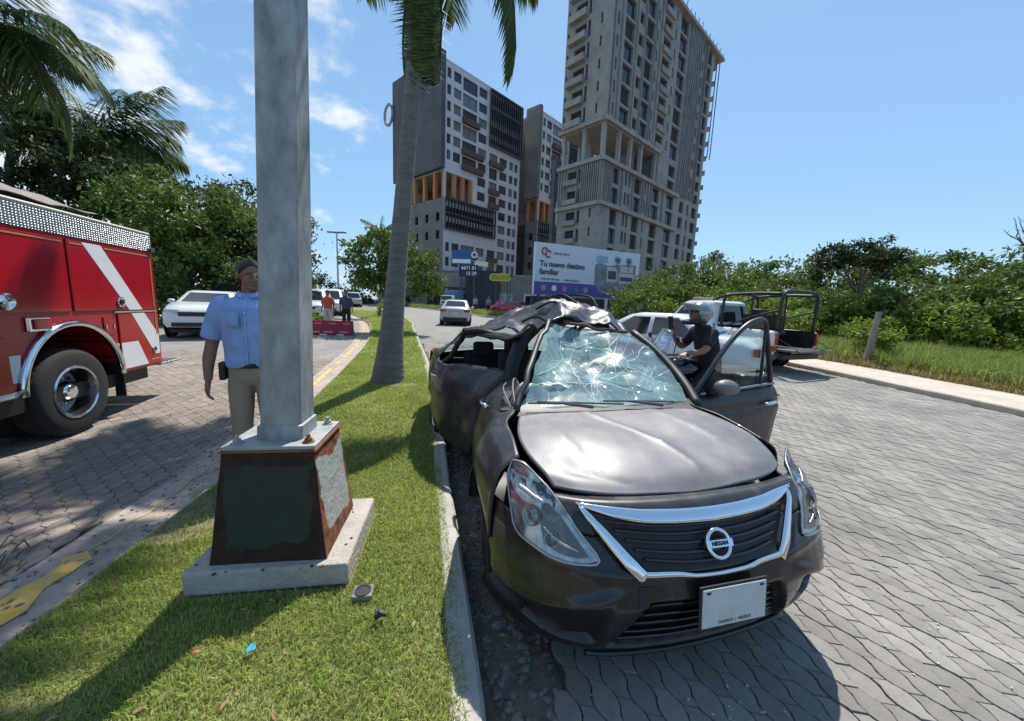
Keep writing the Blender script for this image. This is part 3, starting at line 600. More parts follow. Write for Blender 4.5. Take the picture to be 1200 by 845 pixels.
def signs():
    s = thing('roadside_sign', 'stacked navy roadside sign with white phone digits and a round emblem', 'sign', (-6.4, 50, .9), R(-3))
    m = MB(); m.box((.2, 0, 5.05), (2.5, .25, 1.5)); m.build('panel', m_navy, s); m = MB(); m.box((-.7, -.02, 6.75), (2.7, .24, 1.85)); m.build('upper_panel', m_blue, s)
    m = MB(); m.box((-.75, -.15, 6.25), (2.4, .05, .5)); m.build('banner', m_signw, s); m = MB(); m.lathe([(.02, 0), (.42, 0), (.42, .06), (0, .06)], (.95, -.15, 7.1), (0, -1, 0), 20); m.build('emblem', m_signw, s)
    m = MB(); m.lathe([(.0, 0), (.24, 0), (.24, .04), (0, .04)], (.95, -.22, 7.1), (0, -1, 0), 16); m.build('emblem_centre', m_blue, s)
    text('digits', '6671 81', .62, m_signw, s, (.25, -.14, 5.4), (R(90), 0, 0), bold=.012); text('digits', '15 29', .62, m_signw, s, (.55, -.14, 4.7), (R(90), 0, 0), bold=.012)
    m = MB(); m.box((1.9, 0, 6.0), (1.7, .12, .62), ry=R(4)); m.build('side_panel', mat('cream_panel', (.68, .64, .52), .6), s)
    for x in (-.8, .9): m = MB(); m.box((x, .2, 2.2), (.18, .18, 4.4)); m.build('post', m_post, s)
    s = thing('yellow_sign', 'rounded yellow shop sign on tall dark posts', 'sign', (-1.95, 49, .9), R(-4)); pts = []
    for a in range(24):
        an = 2 * math.pi * a / 24; pts.append((.95 * (1 if math.cos(an) > 0 else -1) + .48 * math.cos(an), 0, 4.3 + .48 * math.sin(an)))
    m = MB(); m.prism(pts, (0, .2, 0)); m.build('panel', m_signy, s, weld=True)
    m = MB(); rr = random.Random(4)
    for i in range(8):
        x = -1.05 + i * .3; m.box((x, -.02, 4.3), (.06, .03, .46)); m.box((x + .09, -.02, 4.3 + rr.choice([-.2, 0, .2])), (.16, .03, .08)); m.box((x + .09, -.02, 4.3 + rr.choice([-.2, .2])), (.16, .03, .08))
    m.build('lettering', mat('sign_ink', (.09, .08, .02), .6), s)
    for x in (-.6, 1.0, 1.3): m = MB(); m.box((x, .25, 2.1), (.12, .12, 4.2)); m.build('post', m_post, s)
    m = MB(); m.lathe([(.0, 0), (.2, 0), (.2, .12), (0, .12)], (1.45, 0, 4.5), (0, -1, 0), 14); m.build('lamp', m_steel, s)
signs()
def billboard():
    dx, dy = 11.0, 5.0; L = math.hypot(dx, dy); s = thing('billboard', 'large billboard reading Tu nuevo destino familiar above the wrecked car', 'billboard', (1.7, 34, 0), math.atan2(dy, dx)); z0, z1 = 2.75, 7.35
    m_face = mat('billboard_face', (.58, .64, .70), .5); m_purple = mat('billboard_purple', (.10, .075, .33), .5); m_ink = mat('billboard_ink', (.03, .03, .05), .6)
    m = MB(); m.box((L / 2, .18, (z0 + z1) / 2), (L, .3, z1 - z0)); m.build('panel', m_face, s)
    def flat(nm, poly, mm, d=.012, off=.0): q = MB(); q.prism([(x, -d - off, z) for x, z in poly], (0, d, 0)); return q.build(nm, mm, s)
    flat('lower_band', [(.02, z0 + .02), (L - .02, z0 + .02), (L - .02, z0 + .6), (6.2, z0 + 1.2), (.02, z0 + 1.15)], m_purple)
    H = (R(90), 0, 0)
    text('headline', 'Tu nuevo destino', .70, m_ink, s, (.5, -.02, z1 - 1.85), H, align='LEFT', bold=.016, spacing=.98); text('headline', 'familiar', .70, m_ink, s, (.5, -.02, z1 - 2.55), H, align='LEFT', bold=.016)
    # logo rings, small print, sky patch, house render on the right, yellow corner
    m_red = mat('logo_red', (.42, .04, .12), .5); m_teal = mat('print_teal', (.03, .20, .22), .5)
    for cx, cz, mm in ((.95, z1 - .75, m_red), (1.35, z1 - .95, m_red)):
        q = MB(); q.tube([(cx + .26 * math.cos(a), -.02, cz + .30 * math.sin(a)) for a in np.linspace(.3, 5.4, 18)], .07, 5); q.build('logo', mm, s)
    for x, z, wd in ((1.9, z1 - .85, 1.9), (.7, z0 + 1.42, 2.1), (3.2, z0 + 1.42, 1.9)):
        q = MB()
        for i in range(int(wd / .16)): q.box((x + i * .16, -.012, z), (.1, .02, .09 + .05 * ((i * 7) % 3)))
        q.build('small_print', mat('print_grey', (.15, .17, .26), .6), s)
    for x, mm in ((.95, mat('icon_green', (.25, .35, .2), .6)), (2.1, m_signw), (3.2, mat('icon_pink', (.6, .18, .3), .6)), (4.5, m_teal), (5.6, mat('icon_rose', (.5, .25, .42), .6))):
        q = MB(); q.lathe([(.0, 0), (.27, 0), (.27, .03), (0, .03)], (x, -.012, z0 + .62), (0, -1, 0), 14); q.build('icon', mm, s)
    flat('picture', [(6.6, z0 + 1.22), (6.6, z1 - 1.5), (7.0, z1 - 1.25), (8.2, z1 - 1.5), (9.2, z1 - 1.3), (L - .5, z1 - 1.2), (L - .5, z0 + .9), (9.6, z0 + .3), (7.4, z0 + .4)], mat('picture_grey', (.20, .21, .23), .6, var=.5, vscale=1.3), .014)
    for x, w_, a, c in ((8.0, 1.3, 1.6, 3.0), (9.5, 1.9, 1.5, 2.5), (9.6, 1.7, 2.6, 3.2)):
        flat('picture_house', [(x, z0 + a), (x + w_, z0 + a), (x + w_, z0 + c), (x, z0 + c)], mat('picture_white', (.5, .48, .46), .6), .02); flat('picture_window', [(x + .15, z0 + a + .25), (x + w_ - .15, z0 + a + .25), (x + w_ - .15, z0 + c - .35), (x + .15, z0 + c - .35)], mat('picture_dark', (.06, .06, .07), .5), .026)
    flat('picture_sky', [(6.7, z1 - 1.2), (8.0, z1 - 1.2), (8.0, z1 - .6), (6.7, z1 - .6)], mat('picture_blue', (.28, .42, .55), .6), .012)
    for x in (9.2, 10.6):
        q = MB(); q.tube([(x, -.03, z1 - 1.9), (x + .05, -.03, z1 - .9)], .05, 4)
        for a in range(7): q.tube([(x + .05, -.03, z1 - .9), (x + .05 + .4 * math.cos(a * .9), -.03, z1 - .85 + .35 * math.sin(a * .9))], .06, 4)
        q.build('picture_palm', m_teal, s)
    flat('corner_emblem', [(9.4, z0 - .1)] + [(9.4 + 1.4 * (1 - math.cos(a)), z0 - .1 + 1.15 * math.sin(a)) for a in np.linspace(0, math.pi / 1.6, 9)] + [(L + .1, z0 + 1.0), (L + .1, z0 - .1)], mat('emblem_ochre', (.30, .22, .04), .6), .03)
    for x in (.6, 3.0, 8.3, 11.3): q = MB(); q.box((x, .2, z0 / 2 + .2), (.22, .22, z0 + .35 - .1)); q.build('post', m_signw if x > 2 else m_post, s)
    q = MB(); q.box((L / 2, .5, 1.6), (L, .1, 2.0)); q.build('back_fence', m_post, s)
billboard()
def street_lamp():
    s = thing('street_lamp', 'tall thin street lamp with double flat head beyond the red barrier', 'street lamp', (-20.0, 42.5, gz(42)))
    m = MB(); m.tube([(0, 0, 0), (0, 0, 8.2)], [.11, .07], 10); m.build('pole', mat('lamp_grey', (.32, .34, .36), .5), s)
    for sx in (-1, 1): m = MB(); m.box((sx * .55, 0, 8.25), (.95, .35, .12)); m.build('lamp_head', mat('lamp_head', (.12, .13, .14), .5), s)
    m = MB(); m.box((0, 0, 8.2), (.5, .12, .14)); m.build('bracket', mat('lamp_grey'), s)
street_lamp()
# ---------------------------------------------------------------- trees, bushes, palms
rv = random.Random(77)
def leafmat(name, a, b, transl=.35): return mat(name, a, .5, col2=b, vscale=.9, island=.38, transl=transl, spec=.3)
lm_bright = leafmat('leaf_bright', (.25, .31, .05), (.14, .21, .03)); lm_mid = leafmat('leaf_mid', (.15, .21, .045), (.085, .135, .028)); lm_dark = leafmat('leaf_dark', (.055, .085, .028), (.034, .058, .019), .28)
lm_olive = leafmat('leaf_olive', (.11, .12, .045), (.06, .075, .025), .3); lm_palm = leafmat('frond_green', (.085, .125, .04), (.05, .085, .026), .3); lm_dry = leafmat('frond_dry', (.20, .17, .07), (.11, .10, .04), .25)
m_bark = mat('bark', (.13, .10, .08), .95, var=.35, vscale=6, bump=.6, bscale=22)
def leaves(pts, size, r, droop=.2, aspect=.5):
    n = len(pts); d = r.normal(size=(n, 3)); d[:, 2] -= droop; d /= np.linalg.norm(d, axis=1)[:, None]; q = r.normal(size=(n, 3)); q[:, 2] *= .6
    e = np.cross(d, q); e /= np.linalg.norm(e, axis=1)[:, None] + 1e-9; s = size * r.uniform(.6, 1.35, n)[:, None]; up = np.cross(e, d)
    V = np.empty((n, 4, 3)); V[:, 0] = pts; V[:, 1] = pts + d * s * .5 + e * s * aspect * .5 + up * s * .08; V[:, 2] = pts + d * s; V[:, 3] = pts + d * s * .5 - e * s * aspect * .5 + up * s * .08
    return V.reshape(-1, 3), np.arange(n * 4).reshape(n, 4)
def crown_pts(r, blobs, n, clumps, cs, shell=.55):
    """blobs: (x,y,z,rx,ry,rz); leaves gather in clumps near the blob surfaces, gaps between"""
    vol = np.array([b[3] * b[4] * b[5] for b in blobs]) ** .7; vol /= vol.sum(); out = []
    for b, f in zip(blobs, vol):
        k = max(3, int(clumps * f)); d = r.normal(size=(k, 3)); d /= np.linalg.norm(d, axis=1)[:, None]; rad = shell + (1.08 - shell) * r.rand(k) ** .6
        c = np.array(b[:3]) + d * np.array(b[3:]) * rad[:, None]; w_ = r.uniform(.4, 1.6, k); w_ /= w_.sum(); idx = r.choice(k, int(n * f), p=w_)
        off = r.normal(size=(len(idx), 3)) * cs * np.array([1, 1, .62]); out.append(c[idx] + off)
    return np.concatenate(out)
def tree(name, label, cat, loc, blobs, n, m, trunk_h=None, trunk_r=.15, leaf=.16, clumps=90, cs=.28, seed=1, group=None, limbs=6, lean=(0, 0), droop=.2, trunk_m=None, twigs=0):
    r = np.random.RandomState(seed); rr = random.Random(seed); t = thing(name, label, cat, loc, 0, group)
    V, F = leaves(crown_pts(r, blobs, n, clumps, cs), leaf, r, droop); link('crown', npmesh('crown', V, F, m), t)
    mb = MB(); th = trunk_h or min(b[2] for b in blobs); top = Vector((lean[0], lean[1], th))
    mb.tube(cr([(0, 0, -.15), (lean[0] * .2 + rr.uniform(-.05, .05), lean[1] * .2, th * .35), (lean[0] * .6, lean[1] * .6 + rr.uniform(-.08, .08), th * .7), top], 4), [trunk_r * 1.25] + [trunk_r * (1.05 - .35 * i / 12) for i in range(12)], 8)
    mb.build('trunk', trunk_m or m_bark, t, smooth=3.2)
    for i in range(limbs):
        b = blobs[i % len(blobs)]; e = Vector((b[0] + rr.uniform(-.6, .6) * b[3], b[1] + rr.uniform(-.6, .6) * b[4], b[2] + rr.uniform(-.1, .6) * b[5])); s = Vector((0, 0, th * rr.uniform(.55, .9))); s.x = lean[0] * s.z / th; s.y = lean[1] * s.z / th
        mid = s.lerp(e, .5) + Vector((rr.uniform(-.2, .2), rr.uniform(-.2, .2), rr.uniform(0, .3))); q = MB(); q.tube(cr([s, mid, e], 4), [trunk_r * .5 * (1 - .09 * j) for j in range(9)], 6); q.build('limb', trunk_m or m_bark, t, smooth=3.2)
    return t
def frond(L, droop, n, lw, ll, r, twist=0., hang=.6):
    """one pinnate leaf along +x: rachis tube and leaflets on both sides, hanging a little"""
    path = [Vector((L * (math.sin(min(1.45, droop * t)) / max(.3, min(1.45, droop))) if 0 else L * t * (1 - .22 * droop * t * t), 0, L * (.34 * t - droop * .62 * t * t))) for t in np.linspace(0, 1, 13)]
    mb = MB(); mb.tube(path, [.028 * (1 - .8 * i / 12) for i in range(13)], 5)
    for i in range(n):
        t = .1 + .9 * i / (n - 1); k = min(11, int(t * 12)); p = path[k].lerp(path[k + 1], t * 12 - k); tg = (path[k + 1] - path[k]).normalized(); l = ll * (math.sin(math.pi * min(1, t * .82 + .14)) ** .6) * r.uniform(.85, 1.1)
        for s in (-1, 1):
            d = (tg * .55 + Vector((0, s, 0)) * .8 + Vector((0, 0, -hang * r.uniform(.5, 1.3)))).normalized(); e = d.cross(Vector((0, 0, 1))).normalized() * lw
            m1 = p + d * l * .5; q = p + d * l + Vector((0, 0, -.22 * l)); mb.add([p - e * .5, p + e * .5, m1 + e * .9, m1 - e * .9, q], [(0, 1, 2, 3), (3, 2, 4)])
    return mb
def palm(label, loc, height, lean, r0, r1, nf, L, seed, m=None, group='palms', hang=.7, ll=.5, crown_up=0., trunk_rings=True, dirs=None):
    rr = random.Random(seed); t = thing('palm_tree', label, 'palm', loc, 0, group); top = Vector((lean[0], lean[1], height))
    pts = cr([(0, 0, -.2), (lean[0] * .27, lean[1] * .27, height * .25), (lean[0] * .62, lean[1] * .62, height * .6), top], 10); rad = []
    for i, p in enumerate(pts):
        f = i / (len(pts) - 1); rad.append(r1 + (r0 - r1) * (math.exp(-f * 7) * .75 + .25 * (1 - f)))
    q = MB(); q.tube(pts, rad, 20); q.build('trunk', mat('palm_bark', (.20, .19, .175), .95, col2=(.115, .108, .10), vscale=3.5, bump=.5, bscale=9, stretch=(1, 1, 6), detail=8), t, smooth=3.2)
    if trunk_rings:
        q = MB()
        for i in range(int(height / .13)):
            f = (i + rr.uniform(-.2, .2)) * .13 / height
            if not 0 < f < .97: continue
            k = f * (len(pts) - 1); j = int(k); p = pts[j].lerp(pts[j + 1], k - j); ra = rad[j] + (rad[j + 1] - rad[j]) * (k - j); q.tube([p - Vector((0, 0, .009)), p, p + Vector((0, 0, .009))], [ra * .99, ra * 1.022, ra * .99], 20, cap=False)
        q.build('leaf_scars', mat('palm_scar', (.14, .13, .12), .95, var=.3, vscale=7), t, smooth=3.2, kind='stuff')
    q = MB(); q.tube([top - Vector((0, 0, .1)), top + Vector((0, 0, .5)), top + Vector((0, 0, .9 + crown_up))], [r1 * 1.02, r1 * 1.05, r1 * .5], 14); q.build('crownshaft', mat('crownshaft', (.16, .20, .06), .5, var=.2, vscale=3), t, smooth=3.2)
    for i in range(nf):
        up = dirs[i] if dirs else (2.39996 * i, rr.uniform(.25, 1.0) if i > nf * .3 else rr.uniform(1.0, 1.75)); az, dr = up[0], up[1]; dry = dr > 1.6
        o = frond(L * rr.uniform(.85, 1.1), dr, 46, .024 * L / 2.4, ll * L / 2.4, rr, hang=hang).build('frond', lm_dry if dry and rr.random() < .4 else (m or lm_palm), t)
        o.location = top + Vector((0, 0, .55 + crown_up)); o.rotation_euler = (rr.uniform(-.25, .25), up[2] if len(up) > 2 else -.55 + .45 * dr, az)
    return t
palm('tall grey-trunked palm standing on the grass median behind the lamp post', (-2.25, 6.55, gz(6.5) + .1), 6.75, (.60, .1), .34, .115, 15, 2.75, 3, hang=.9, ll=.62, group=None,
     dirs=[(-.2, 1.3, .42), (.5, .9), (-.15, .5, 1.50), (3.2, .4, 1.56), (.9, .4, 1.52), (2.4, .6), (3.6, .5), (1.5, .8), (2.3, .7), (2.9, .5), (1.9, .7), (4.4, .35), (5.2, .35), (2.0, .4), (5.5, .3)])
palm('palm with a full crown rising over the dense trees behind the fire truck', (-22.6, 20.5, .3), 8.6, (.3, 0), .24, .17, 34, 4.5, 8, lm_palm, group='palms behind the fire truck', ll=.95)
palm('nearer palm cut off by the upper left corner above the fire truck', (-17.4, 12.4, .3), 8.5, (.2, 0), .24, .17, 28, 3.7, 12, lm_palm, group='palms behind the fire truck', ll=.95)
palm('small palm with a tattered crown far behind the rounded median tree', (-9.4, 26.0, .5), 5.2, (.2, 0), .14, .10, 14, 1.7, 15, lm_palm, group=None, trunk_rings=False, hang=1.0)
# trees behind the fire truck
G1 = 'dense trees behind the fire truck'
tree('broadleaf_tree', 'dark dense tree under the two palms behind the fire truck', 'tree', (-20.5, 17.5, .2), [(0, 0, 5.4, 2.8, 2.4, 3.0), (2.4, .5, 4.9, 2.6, 2, 2.6), (-2.6, 0, 4.6, 2.6, 2.2, 2.8), (0, 0, 2.0, 4, 1.6, 1.6)], 17000, lm_dark, 2.5, .22, .26, 170, .32, 21, G1)
tree('broadleaf_tree', 'broad green tree filling the gap between the fire truck and the standing man', 'tree', (-15.2, 17.5, .25), [(-.4, 0, 4.3, 2.5, 2.2, 2.4), (2.0, .4, 3.5, 2.3, 2, 2.2), (-2.4, .2, 4.0, 2.2, 2, 2.6), (.5, -.8, 2.2, 3.0, 1.6, 1.7)], 22000, lm_mid, 2.2, .2, .22, 200, .3, 22, G1)
tree('broadleaf_tree', 'loose feathery tree top right above the standing man', 'tree', (-14.2, 20, .3), [(0, 0, 4.6, 2.0, 2, 2.2), (1.4, .5, 4.0, 1.7, 1.6, 1.9), (.6, 0, 2.4, 2.4, 1.8, 2)], 15000, lm_olive, 2.4, .18, .20, 160, .27, 23, G1)
def thicket(name, blobs, n, m, leaf, cs, clumps, seed):
    r = np.random.RandomState(seed); V, F = leaves(crown_pts(r, blobs, n, clumps, cs, .5), leaf, r, .1); return link(name, npmesh(name, V, F, m), None, 'stuff')
thicket('far_trees', [(-24, 62, 1.8, 4, 3, 1.9), (-30, 60, 2.2, 4, 3, 2.2), (-36, 62, 3.2, 5, 3, 3.2), (-44, 60, 3.4, 5, 3, 3.4), (-52, 62, 3.4, 6, 3, 3.4), (-19, 62, 1.6, 3, 2, 1.5), (-34, 46, 2.2, 4, 3, 2.2), (-37, 36, 3, 4, 3, 3), (-60, 62, 3.4, 6, 3, 3.4)], 26000, lm_dark, .42, .5, 260, 31)
thicket('low_hedge', [(-13.6, 15.2, .5, 2.0, .7, .7), (-17, 14.2, .5, 2.2, .8, .8), (-20, 13, .6, 2, .8, .9), (-10.6, 18, .5, 1.5, .7, .6)], 5200, lm_bright, .2, .2, 90, 32)
# rounded tree on the median
tree('round_tree', 'rounded leafy tree on the median, half hidden by the palm trunk', 'tree', (-5.0, 15.6, gz(15.6) + .12), [(-.7, 0, 3.0, 1.15, 1.1, 1.0), (.75, 0, 2.55, 1.1, 1.1, 1.05), (-.1, .2, 3.3, .95, 1.1, .8), (-.9, -.2, 2.25, .8, .9, .7), (1.2, .1, 2.0, .6, .8, .75)], 8500, lm_mid, 1.6, .17, .17, 110, .17, 41, lean=(-.25, 0), group=None)
thicket('median_shrub', [(-8.6, 25.5, 1.0, .7, .6, .55), (-9.6, 27, .9, .5, .5, .4)], 900, lm_bright, .14, .12, 16, 42)
# right hand vegetation
GR = 'bushes along the right verge'
vb = []
rv = random.Random(77)
for i in range(34):
    f = i / 33 * .76; x = 24.5 - 19.5 * f; y = 12.5 + 18 * f ** 1.1; vb.append((x + rv.uniform(-.8, .8), y + rv.uniform(-.8, 1.5), .3 + rv.uniform(1.1, 1.7) + .3 * f, rv.uniform(1.6, 2.3), 1.3, rv.uniform(1.4, 1.9)))
for i in range(22):
    f = i / 21 * .84; x = 29 - 20 * f; y = 17.5 + 17 * f ** 1.1; vb.append((x, y + rv.uniform(-.5, 1.5), 2.6 + .5 * (1 - f) + rv.uniform(-.2, .8), rv.uniform(2.0, 2.8), 1.5, rv.uniform(1.9, 2.5)))
thicket('thicket', vb, 100000, lm_mid, .24, .30, 1100, 51)
thicket('thicket', [(b[0] - .3, b[1] - .7, b[2] - .5, b[3] * .8, b[4] * .8, b[5] * .8) for b in vb[6:34]], 42000, lm_bright, .19, .24, 620, 52)
tree('green_bush', 'bright round bush right beside the leaning wooden post', 'bush', (11.4, 11.9, .35), [(0, 0, .95, .62, .6, .55), (.35, .2, .6, .5, .5, .4)], 2600, lm_bright, .5, .04, .11, 40, .1, 61, GR)
tree('green_bush', 'bright bush at the right edge of the photo above the verge grass', 'bush', (17.2, 11.6, .3), [(0, 0, .9, 1.0, .8, .75), (1.0, .2, .75, .8, .7, .6)], 3600, lm_bright, .5, .05, .13, 50, .13, 62, GR)
tree('green_bush', 'yellow-green bush showing under the roll bar of the pickup', 'bush', (10.2, 14.6, .3), [(0, 0, 1.2, 1.2, .9, .95), (-1.3, .4, 1.1, 1.0, .8, .9)], 4200, lm_bright, .6, .05, .14, 60, .14, 63, GR)
tree('green_bush', 'bright bush at the right end of the billboard', 'bush', (12.2, 30.5, .6), [(0, 0, 1.9, 1.8, 1.3, 1.5), (2.2, .2, 1.7, 1.5, 1.2, 1.3)], 5200, lm_bright, .9, .08, .2, 70, .2, 64, GR)
tree('slender_tree', 'thin olive tree against the foot of the raw concrete tower', 'tree', (16.6, 33.5, .6), [(0, 0, 4.4, 1.5, 1.2, 1.5), (.9, 0, 5.3, .9, .8, .9), (-.9, 0, 3.4, 1.1, 1, 1.1)], 4200, lm_olive, 3.0, .1, .2, 60, .22, 65)
tree('slender_tree', 'small bright treetop between the concrete tower and the pickup roof', 'tree', (18.2, 30, .6), [(0, 0, 3.6, .8, .7, 1.0), (-.2, 0, 4.6, .45, .4, .5)], 1700, lm_bright, 2.6, .07, .17, 26, .16, 66)
tree('dark_acacia', 'dark wind-combed acacia crown on the skyline above the leaning post', 'tree', (17.0, 18.6, .4), [(0, 0, 4.5, 1.5, 1.0, .6), (-1.6, .3, 4.2, 1.1, .8, .5), (1.4, .3, 4.2, 1.3, .8, .5)], 5200, lm_dark, 3.4, .12, .17, 60, .16, 67, droop=-.25)
def bare_tree():
    t = tree('bare_tree', 'half bare tree with twisted grey branches on the right skyline', 'tree', (22.5, 15.4, .4), [(0, 0, 3.5, 2.2, 1.2, .5), (2.6, .3, 3.9, 1.8, 1.2, .45)], 1900, lm_dark, 2.6, .16, .15, 50, .13, 68, droop=-.2, limbs=0)
    r = random.Random(5); mb_bark = mat('grey_branch', (.17, .15, .13), .9, var=.3, vscale=8)
    def branch(p, d, L, ra, depth):
        pts = [p]
        for i in range(4): d = (d + Vector((r.uniform(-.4, .4), r.uniform(-.3, .3), r.uniform(-.18, .3)))).normalized(); p = p + d * L / 4; pts.append(p)
        if depth: q = MB(); q.tube(cr(pts, 2), [ra * (1 - .07 * i) for i in range(9)], 5); q.build('branch', mb_bark, t, smooth=3.2)
        else: tw.tube(pts, [ra, ra * .9, ra * .7, ra * .5, ra * .3], 4)
        if depth:
            for k in range(4): branch(pts[2 + k % 3], (d + Vector((r.uniform(-.9, .9), r.uniform(-.5, .5), r.uniform(-.1, .8)))).normalized(), L * .62, ra * .55, depth - 1)
        elif r.random() < .8:
            for k in range(2): tw.tube([pts[3 - k], pts[3 - k] + Vector((r.uniform(-.3, .3), r.uniform(-.2, .2), r.uniform(.05, .35)))], [ra * .5, ra * .2], 4)
    tw = MB()
    for sx in (-1.1, -.35, .3, .8, 1.3): branch(Vector((0, 0, 2.3)), Vector((sx, .1, .8)).normalized(), 2.1, .075, 2)
    tw.build('twigs', mb_bark, t, kind='stuff')
bare_tree()
m_verge = mat('verge_grass', (.28, .33, .085), .6, col2=(.17, .23, .05), vscale=.8, island=.4, transl=.4, spec=.2)
grass('verge_grass', 52000, link_mid(sR, 2.2), link_mid(sR, 9.5), 4.0, 17, .22, .62, .022, m_verge, 15, lean=.8, dens=.8)
grass('verge_grass', 9000, link_mid(sR, 1.7), link_mid(sR, 2.7), 4.0, 17, .05, .3, .016, m_grass2, 16, lean=1.2)
grass('roadside_plants', 9000, link_mid(sR, -3.2 + 3.4), link_mid(sR, 2.5), 27, 60, .25, .6, .06, m_verge, 17, lean=.8)
grass('left_verge_grass', 14000, lambda y: kL(y) - 18, lambda y: kL(y) - 14, 6, 24, .1, .4, .03, m_verge, 18)
p = thing('wooden_post', 'weathered wooden post leaning on the right verge', 'post', (10.5, 10.9, .30), 0)
q = MB(); q.tube([(-.02, 0, -.2), (.05, 0, .7), (.14, .02, 1.55)], [.085, .078, .07], 9); q.build('stem', mat('old_wood', (.30, .26, .22), .95, col2=(.17, .14, .12), vscale=5, stretch=(4, 4, .6), bump=.5, bscale=20), p, smooth=.9)

# leaf litter on the lawn and the left road
def litter(name, n, xr, y0, y1, z, m, seed):
    r = np.random.RandomState(seed); V = []; F = []
    for i in range(n):
        y = r.uniform(y0, y1); x = r.uniform(*xr(y)); a = r.uniform(0, 6.28); l = r.uniform(.008, .022); c, s = math.cos(a) * l, math.sin(a) * l; zz = gz(y) + z + r.uniform(0, .012); k = len(V)
        V += [(x, y, zz), (x + c - s * .35, y + s + c * .35, zz + r.uniform(.002, .012)), (x + 2 * c, y + 2 * s, zz + .003), (x + c + s * .35, y + s - c * .35, zz + r.uniform(.002, .012))]; F.append((k, k + 1, k + 2, k + 3))
    link(name, npmesh(name, V, F, m), None, 'stuff')
m_litter = mat('leaf_litter', (.24, .16, .075), .8, island=.5)
litter('leaf_litter', 260, lambda y: (kL(y) + .1, kR(y) - .1), .6, 7, .135, m_litter, 71)
litter('leaf_litter', 320, lambda y: (kL(y) - 3.2, kL(y) - .05), .9, 7, .03, m_litter, 72)
litter('leaf_litter', 90, lambda y: (kR(y) + .05, kR(y) + .5), .7, 6, .03, m_litter, 73)
# ---------------------------------------------------------------- the wrecked sedan
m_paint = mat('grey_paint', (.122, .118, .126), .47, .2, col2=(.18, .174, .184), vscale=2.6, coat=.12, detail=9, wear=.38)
m_paintd = mat('grey_paint_shaded', (.024, .024, .028), .38, .2, col2=(.042, .041, .044), vscale=4, coat=.3, detail=8, spec=.35, wear=.22)  # body paint darkened, shade of the nose and sides put into the colour
m_bump = mat('bumper_paint_shaded', (.013, .013, .0145), .24, 0., col2=(.02, .0195, .0195), vscale=5, coat=.35, detail=9, spec=.35, wear=.14)  # bumper colour carries the shade on the car's front
m_blk = mat('black_plastic', (.012, .012, .013), .5); m_blkg = mat('gloss_black', (.006, .006, .007), .15, coat=.6)
m_chrome = mat('chrome', (.78, .79, .82), .10, 1.); m_rub = mat('tyre_rubber', (.018, .018, .019), .85, var=.25, vscale=8); m_alloy = mat('wheel_alloy', (.45, .46, .48), .35, .9)
m_cloth = mat('black_cloth', (.015, .015, .018), .85, var=.3, vscale=6); m_inner = mat('dark_trim', (.03, .03, .033), .8)
m_wht = mat('airbag_fabric', (.62, .60, .55), .9, bump=.3, bscale=20); m_tail = mat('tail_red', (.30, .012, .015), .15, coat=.5)
m_plate = mat('plate_white', (.60, .62, .62), .4, col2=(.42, .50, .51), vscale=9)
m_lens = None; m_refl = mat('lamp_reflector', (.66, .66, .66), .22, .75, col2=(.20, .205, .21), vscale=13); m_lrim = mat('lamp_rim', (.42, .42, .43), .3, .8)
